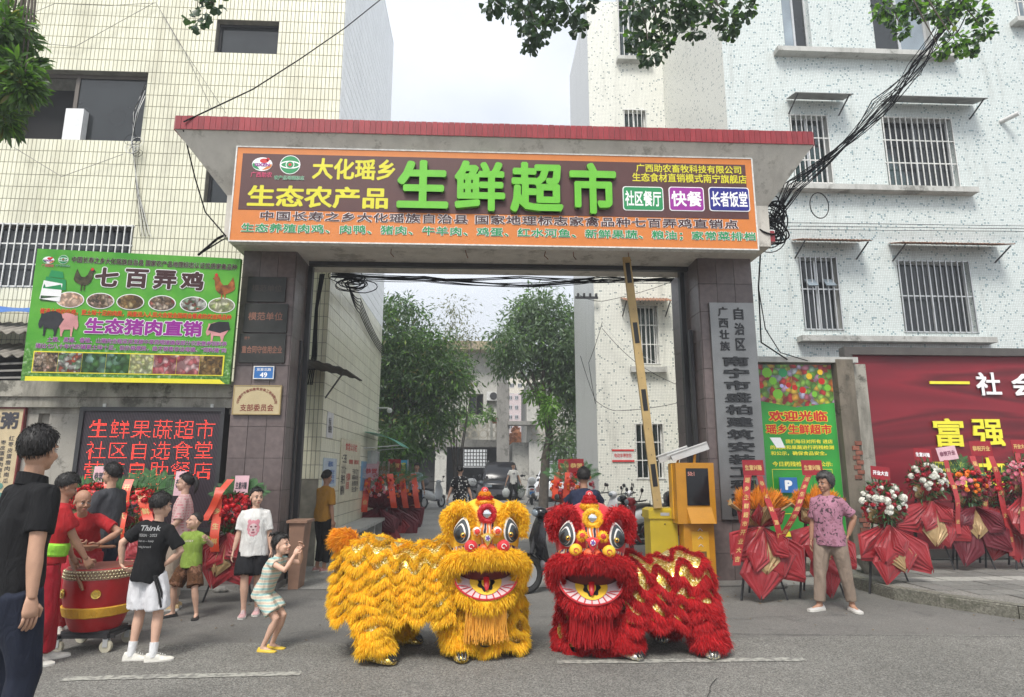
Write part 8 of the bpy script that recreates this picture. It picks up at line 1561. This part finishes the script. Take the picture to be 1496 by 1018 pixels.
Y = 27.5; T = thing('sparse_tree', 'thin leafed pale tree between the dense left tree and the gap', 'tree', at(665, Y)); bl = blobs_px([(664, 470, 26, 30), (682, 500, 18, 24), (655, 510, 20, 22)], Y); crown(T, bl, 3.0, .17, leafmat('pale_leaf', (.14, .15, .09), (.2, .2, .13), (.3, .22, .15)), None, 0, cr=.9); limbs(T, (T.location[0], Y, .1), [(b_[0][0] + rnd(-1, 1), b_[0][1], b_[0][2] + rnd(-.6, 1.1)) for b_ in bl for _ in (0, 1)], .04)
Y = 24; T = thing('lychee_tree', 'tall blue green tree with a bare leaning trunk at the right of the yard', 'tree', at(793, Y)); bl = blobs_px([(788, 455, 34, 30), (765, 490, 36, 30), (815, 495, 36, 38), (750, 525, 24, 20), (795, 530, 34, 28), (830, 555, 28, 40), (838, 600, 22, 40), (828, 650, 22, 24), (735, 533, 12, 10), (845, 470, 20, 30), (775, 460, 26, 24), (740, 500, 22, 20), (815, 540, 30, 30), (850, 540, 22, 50)], Y)
crown(T, bl, 12, .20, lych, young, .05, cr=.75); 
base = Vector((P(793, 700, Y).x, Y, gz(Y))); fork = P(800, 610, Y); g = MB(); g.tube([base, P(797, 668, Y), P(803, 640, Y), fork], [.19, .16, .15, .13], 10); g.build('trunk', bark, T, True); limbs(T, fork, [(b_[0][0], b_[0][1], b_[0][2]) for b_ in bl[:5]], .10, 'limb')
for (px_, py_) in ((780, 578), (797, 612), (803, 590)): crown(T, blobs_px([(px_, py_, 7, 7)], Y - .5), 8, .24, young, None, 0, cr=.35, name='trunk_shoots')
Y = 37; T = thing('balcony_plants', 'potted green plants crowding the balcony rail', 'plants', (P(700, 600, Y).x, 36.95, P(700, 620, Y).z)); crown(T, blobs_px([(678, 606, 10, 12), (694, 612, 12, 8), (712, 604, 10, 8), (655, 612, 12, 6)], 36.9), 5, .28, young, mango, .5, cr=.4)
b = MB(); [b.lathe([(.14, 0), (.2, .3), (.22, .32)], (P(x, 620, 36.9).x, 36.95, P(x, 616, 36.9).z - .1), 10) for x in (727, 720)]; b.build('pot', mat('terracotta', (.3, .12, .07), rough=.9), T)
Y = 20.5; T = thing('shrub', 'low leafy shrub beneath the left tree behind the notice case', 'shrub', at(556, Y)); crown(T, blobs_px([(560, 655, 16, 22), (575, 640, 18, 14)], Y), 9, .2, mango, young, .15, cr=.5); limbs(T, (T.location[0], Y, .1), [P(560, 650, Y), P(575, 640, Y)], .05)
# foreground branches hanging into the top of the picture
def branch(label, pts, Y, per, L_, m, m2, f2, shape, w, cr=.16, droop=.5, tw=.012):
    P3 = [P(x, y, Y + (i % 3 - 1) * .25) for i, (x, y, _) in enumerate(pts)]; T = thing('tree_branch', label, 'branch', tuple(P3[0])); org = P3[0]; top_ = org + Vector((rnd(-.3, .3), .2, 1.6)); g = MB()
    for p in P3[1:]: g.tube([top_, top_.lerp(p, .5) + Vector((0, 0, .25)), top_.lerp(p, .85) + Vector((0, 0, .06)), p], [tw * 1.5, tw, tw * .6, tw * .25], 6)
    g.build('twig', bark, T, True); C_, D_, N_ = [], [], []
    for p, (_, _, r_) in zip(P3, pts):
        k = max(3, int(per * r_)); s_ = norm(rng.normal(size=(k, 3))); rr_ = r_ * Y / FPX; q = A(*p) + s_ * rr_ * rng.uniform(.15, 1, (k, 1)) ** .7; C_.append(q); D_.append(s_ + A(0, 0, -droop) + rng.normal(size=(k, 3)) * .4); N_.append(norm(rng.normal(size=(k, 3)) * .7 + A(0, -.3, 1)))
    C_ = np.concatenate(C_); D_ = np.concatenate(D_); N_ = np.concatenate(N_); o0 = np.array(T.location); sel = rng.random(len(C_)) < f2
    for se, mm, nm in ((~sel, m, 'foliage'), (sel, m2, 'young_foliage')):
        if se.any(): me = leafmesh(nm, C_[se] - o0, D_[se], N_[se], L_ * rng.uniform(.7, 1.25, se.sum()), w, mm, shape); o = bpy.data.objects.new(nm, me); COL.objects.link(o); o.parent = T; o['kind'] = 'stuff'
fig = leafmat('fig_leaf', (.03, .055, .035), (.045, .085, .045), (.08, .14, .05))
branch('leafy branch hanging at the upper left edge', [(8, 40, 30), (30, 55, 22), (5, 95, 30), (30, 105, 26), (45, 90, 14), (10, 140, 30), (35, 130, 22), (5, 175, 22), (20, 20, 18), (-20, 60, 40), (-20, 130, 40)], 5.2, 9, .115, mango, young, .22, 'long', .26)
branch('small sprig of round leaves at the top above the yellow tiles', [(300, 8, 14), (285, 35, 12), (293, 22, 12), (312, 2, 14)], 5.6, 1.6, .075, fig, young, .0, 'round', .85, tw=.007)
branch('branch of dark leaves over the sky left of the mosaic wing', [(720, 5, 16), (745, 8, 20), (770, 30, 22), (785, 45, 20), (776, 65, 12), (810, 20, 22), (835, 15, 18), (845, 40, 10), (860, 0, 16), (770, 0, 24), (800, 0, 24)], 5.4, 4.2, .066, fig, young, .0, 'round', .8)
branch('branch of dark round leaves before the mosaic wing', [(925, 15, 22), (945, 45, 20), (930, 60, 16), (950, 80, 16), (968, 65, 14), (980, 30, 22), (1005, 20, 18), (1015, 45, 16), (1040, 10, 20), (1065, 30, 18), (1090, 12, 18), (1065, 45, 12), (1000, 0, 24), (960, 0, 22)], 5.4, 4.2, .066, fig, young, .05, 'round', .8)
branch('bright green branch at the top over the mosaic building', [(1290, 12, 16), (1310, 25, 16), (1330, 10, 18), (1318, 45, 10), (1360, 15, 18), (1385, 25, 18), (1395, 60, 16), (1415, 70, 14), (1430, 20, 18), (1440, 45, 12), (1375, 75, 10), (1345, 0, 20), (1405, 0, 20)], 5.6, 5.5, .060, young, fig, .5, 'round', .75)
# =================================================================== CABLES
def cable(T, pts, r=.008, m=black_rubber, sag=0, nm='cable', n=14):
    pts = [Vector(p) for p in pts]; out = []
    for i in range(len(pts) - 1):
        a, c = pts[i], pts[i + 1]
        for k_ in range(n): u = k_ / n; out.append(a.lerp(c, u) + Vector((0, 0, -sag * 4 * u * (1 - u))))
    out.append(pts[-1]); g = MB(); g.tube(out, r, 5); return g.build(nm, m, T, True)
T = thing('cable_bundle', 'thick bundle of black cables running up right past the mosaic building', 'cables', tuple(P(1120, 340, 9.5)))
way = [(1118, 338, 9.6), (1160, 270, 9.6), (1230, 212, 9.5), (1292, 155, 9.3), (1340, 95, 9.0), (1392, 30, 8.6), (1440, -40, 8.2)]
for q in range(16):
    sp_ = lambda i: (0.03, .13, .06, .17, .14, .15, .22)[i]; pts = [P(x, y, Y_) + Vector((rnd(-1, 1) * sp_(i), rnd(-.1, .1), rnd(-1, 1) * sp_(i))) for i, (x, y, Y_) in enumerate(way)]; cable(T, pts, rnd(.005, .010), sag=rnd(0, .05))
T = thing('cable_coil', 'tangled coil of black cables at the right end of the gate beam', 'cables', tuple(P(1125, 335, 8.6)))
for q in range(22): c = P(1124 + rnd(-7, 9), 330 + rnd(-22, 16), 8.6 + rnd(-.2, .3)); rx = rnd(.10, .26); rz_ = rnd(.10, .32); tl_ = rnd(-.5, .5); g = MB(); g.tube([c + Vector((rx * cos(a) + tl_ * rz_ * sin(a), .1 * sin(a + q), rz_ * sin(a))) for a in np.linspace(0, 2 * pi, 22)], rnd(.007, .013), 5); g.build('cable', black_rubber, T, True)
cable(T, [P(1112, 350, 8.7), P(1108, 420, 8.9), P(1112, 500, 9.6), P(1150, 525, 9.9)], .012); cable(T, [P(1108, 420, 8.9), P(1118, 480, 9.2), P(1140, 515, 9.8), P(1180, 527, 9.9)], .008)
g = MB(); c = P(1197, 300, 11.6); g.tube([c + Vector((.19 * cos(a), 0, .27 * sin(a))) for a in np.linspace(0, 2 * pi, 24)], .010, 5); g.build('cable', black_rubber, T, True)
T = thing('gateway_cables', 'slack cables crossing the gateway just under the beam', 'cables', tuple(P(750, 405, 10.6)))
for q in range(12): pts = [P(484 + rnd(-2, 2), 399 + rnd(-3, 6), 10.8), P(620, 404 + rnd(-3, 8), 10.6), P(760, 408 + rnd(-5, 12), 10.6), P(880, 406 + rnd(-4, 9), 10.6), P(1010, 405 + rnd(-6, 10), 10.8)]; cable(T, pts, rnd(.006, .012), sag=rnd(0, .05))
for q in range(14): c = P(515 + rnd(-12, 14), 405 + rnd(-4, 16), 10.8); rx = rnd(.1, .3); g = MB(); g.tube([c + Vector((rx * cos(a), .05 * sin(a), rx * rnd(.45, .5) * sin(a))) for a in np.linspace(0, 2 * pi, 20)], rnd(.005, .01), 5); g.build('cable', black_rubber, T, True)
for q in range(5): cable(T, [P(508, 412, 10.9), Vector((LX + .06, 13.5, 5.2 - q * .08)), Vector((LX + .06, 17.1, 4.8 - q * .05))], .010, sag=.1)
for q in range(4): cable(T, [P(468 + q * 2, 400, 10.85), P(461 + q, 450, 10.85), P(456 + q * 2, 520, 10.85), P(447 + q * 3, 562, 10.85)], .012)
T = thing('wall_cables', 'thin cables strung across the left facade to the canopy corner', 'cables', tuple(P(297, 165, 8)))
cable(T, [P(268, 178, 7.85), P(300, 163, 7.9), P(370, 130, 8.6), P(440, 85, 9.5), P(505, 40, 10.5), P(565, -8, 11.5)], .010); cable(T, [P(268, 190, 7.9), P(285, 260, 8.5), P(300, 310, 8.6), P(330, 345, 8.3)], .010); cable(T, [P(290, 372, 9), P(318, 348, 8.6), P(345, 336, 8.3)], .018); cable(T, [P(290, 372, 9), P(322, 352, 8.6), P(345, 340, 8.3)], .010)
for pts in ([(45, 20), (80, 5), (160, 8), (228, 4)], [(30, 60), (110, 68), (160, 40), (225, 4)], [(228, 4), (260, 60), (330, 165)], [(228, 4), (270, 75), (310, 160)], [(20, 215), (90, 258), (180, 225)]): cable(T, [P(x, y, LY - .08) for x, y in pts], .005, m=greyc)
for q in range(6): cable(T, [P(213 + rnd(-2, 2), 120 + q * 4, LY - .03), P(193 + q * 2, 165 + rnd(-8, 8), LY - .15), P(195 + rnd(-6, 6), 205, LY - .1), P(198 + q, 260 + q * 5, LY - .06), P(205 + q * 3, 345, LY - .06)], .005, m=offwhite if q % 2 else black_rubber)
for q in range(9): c = P(195 + rnd(-6, 8), 212 + rnd(-8, 12), LY - .12); rx = rnd(.05, .13); g = MB(); g.tube([c + Vector((rx * cos(a), .02 * sin(a), rx * sin(a))) for a in np.linspace(0, 2 * pi, 14)], .004, 5); g.build('cable', offwhite if q % 2 else black_rubber, T, True)
T = thing('alley_wires', 'thin pale wires across the mosaic wing behind the barrier arm', 'cables', tuple(P(900, 480, 16)))
for pts in ([(870, 455), (905, 500), (950, 525), (1000, 540)], [(880, 480), (930, 530), (998, 565)], [(848, 520), (870, 585), (900, 600), (1000, 586)], [(845, 430), (880, 440), (985, 410)], [(880, 470), (860, 530), (870, 590)]): cable(T, [P(x, y, SY2 - .3) for x, y in pts], .007, m=offwhite if len(pts) == 4 and pts[0][0] > 860 else black_rubber, sag=.05)
for q in range(3): cable(T, [P(850, 432 + q * 7, 15.5), P(700, 500, 24), P(640, 520, 36)], .008, sag=.2) if False else cable(T, [P(1135, 325 + q * 5, 11.9), P(1496, 330 + q * 4, 11.9)], .006)
b = MB(); c = P(860, 436, 16); b.box((c.x - .35, 16, c.z), (c.x + .25, 16.05, c.z + .06)); [b.box((c.x - .3 + k_ * .16, 15.98, c.z + .062), (c.x - .25 + k_ * .16, 16.07, c.z + .14)) for k_ in range(4)]; b.build('insulator_bracket', blacksteel, T)
# litter on the ground
lm = mat('dry_leaf', (.16, .10, .04), rough=.9, island=.4); g = MB()
for q in range(120):
    x, y = (rnd(-3.3, 6), rnd(6.2, 9.6)) if q % 3 else (rnd(3.3, 5.2), rnd(8.2, 9.9)); s_ = rnd(.012, .03); a = rnd(0, 6); z = .010 if y < 8.85 else .016
    g.add([(x + s_ * cos(a), y + s_ * sin(a), z), (x - s_ * .4 * sin(a), y + s_ * .4 * cos(a), z + .008), (x - s_ * cos(a), y - s_ * sin(a), z), (x + s_ * .4 * sin(a), y - s_ * .4 * cos(a), z + .004)], [(0, 1, 2, 3)])
o = g.build('leaf_litter', lm); tag(o, 'scattered dry leaves on the concrete before the gate', 'leaves', kind='stuff')

# =================================================================== HAZE
m = bpy.data.materials.new('thin_haze'); m.use_nodes = True; m.node_tree.nodes.clear(); v = m.node_tree.nodes.new('ShaderNodeVolumePrincipled'); v.inputs['Density'].default_value = .0038; v.inputs['Color'].default_value = (.92, .95, 1, 1); v.inputs['Anisotropy'].default_value = .2
o = m.node_tree.nodes.new('ShaderNodeOutputMaterial'); m.node_tree.links.new(v.outputs[0], o.inputs['Volume'])
b = MB(); b.box((-410, -70, -1.1), (410, 710, 36)); tag(b.build('haze', m), 'thin bright haze over the yard', 'haze', kind='stuff')
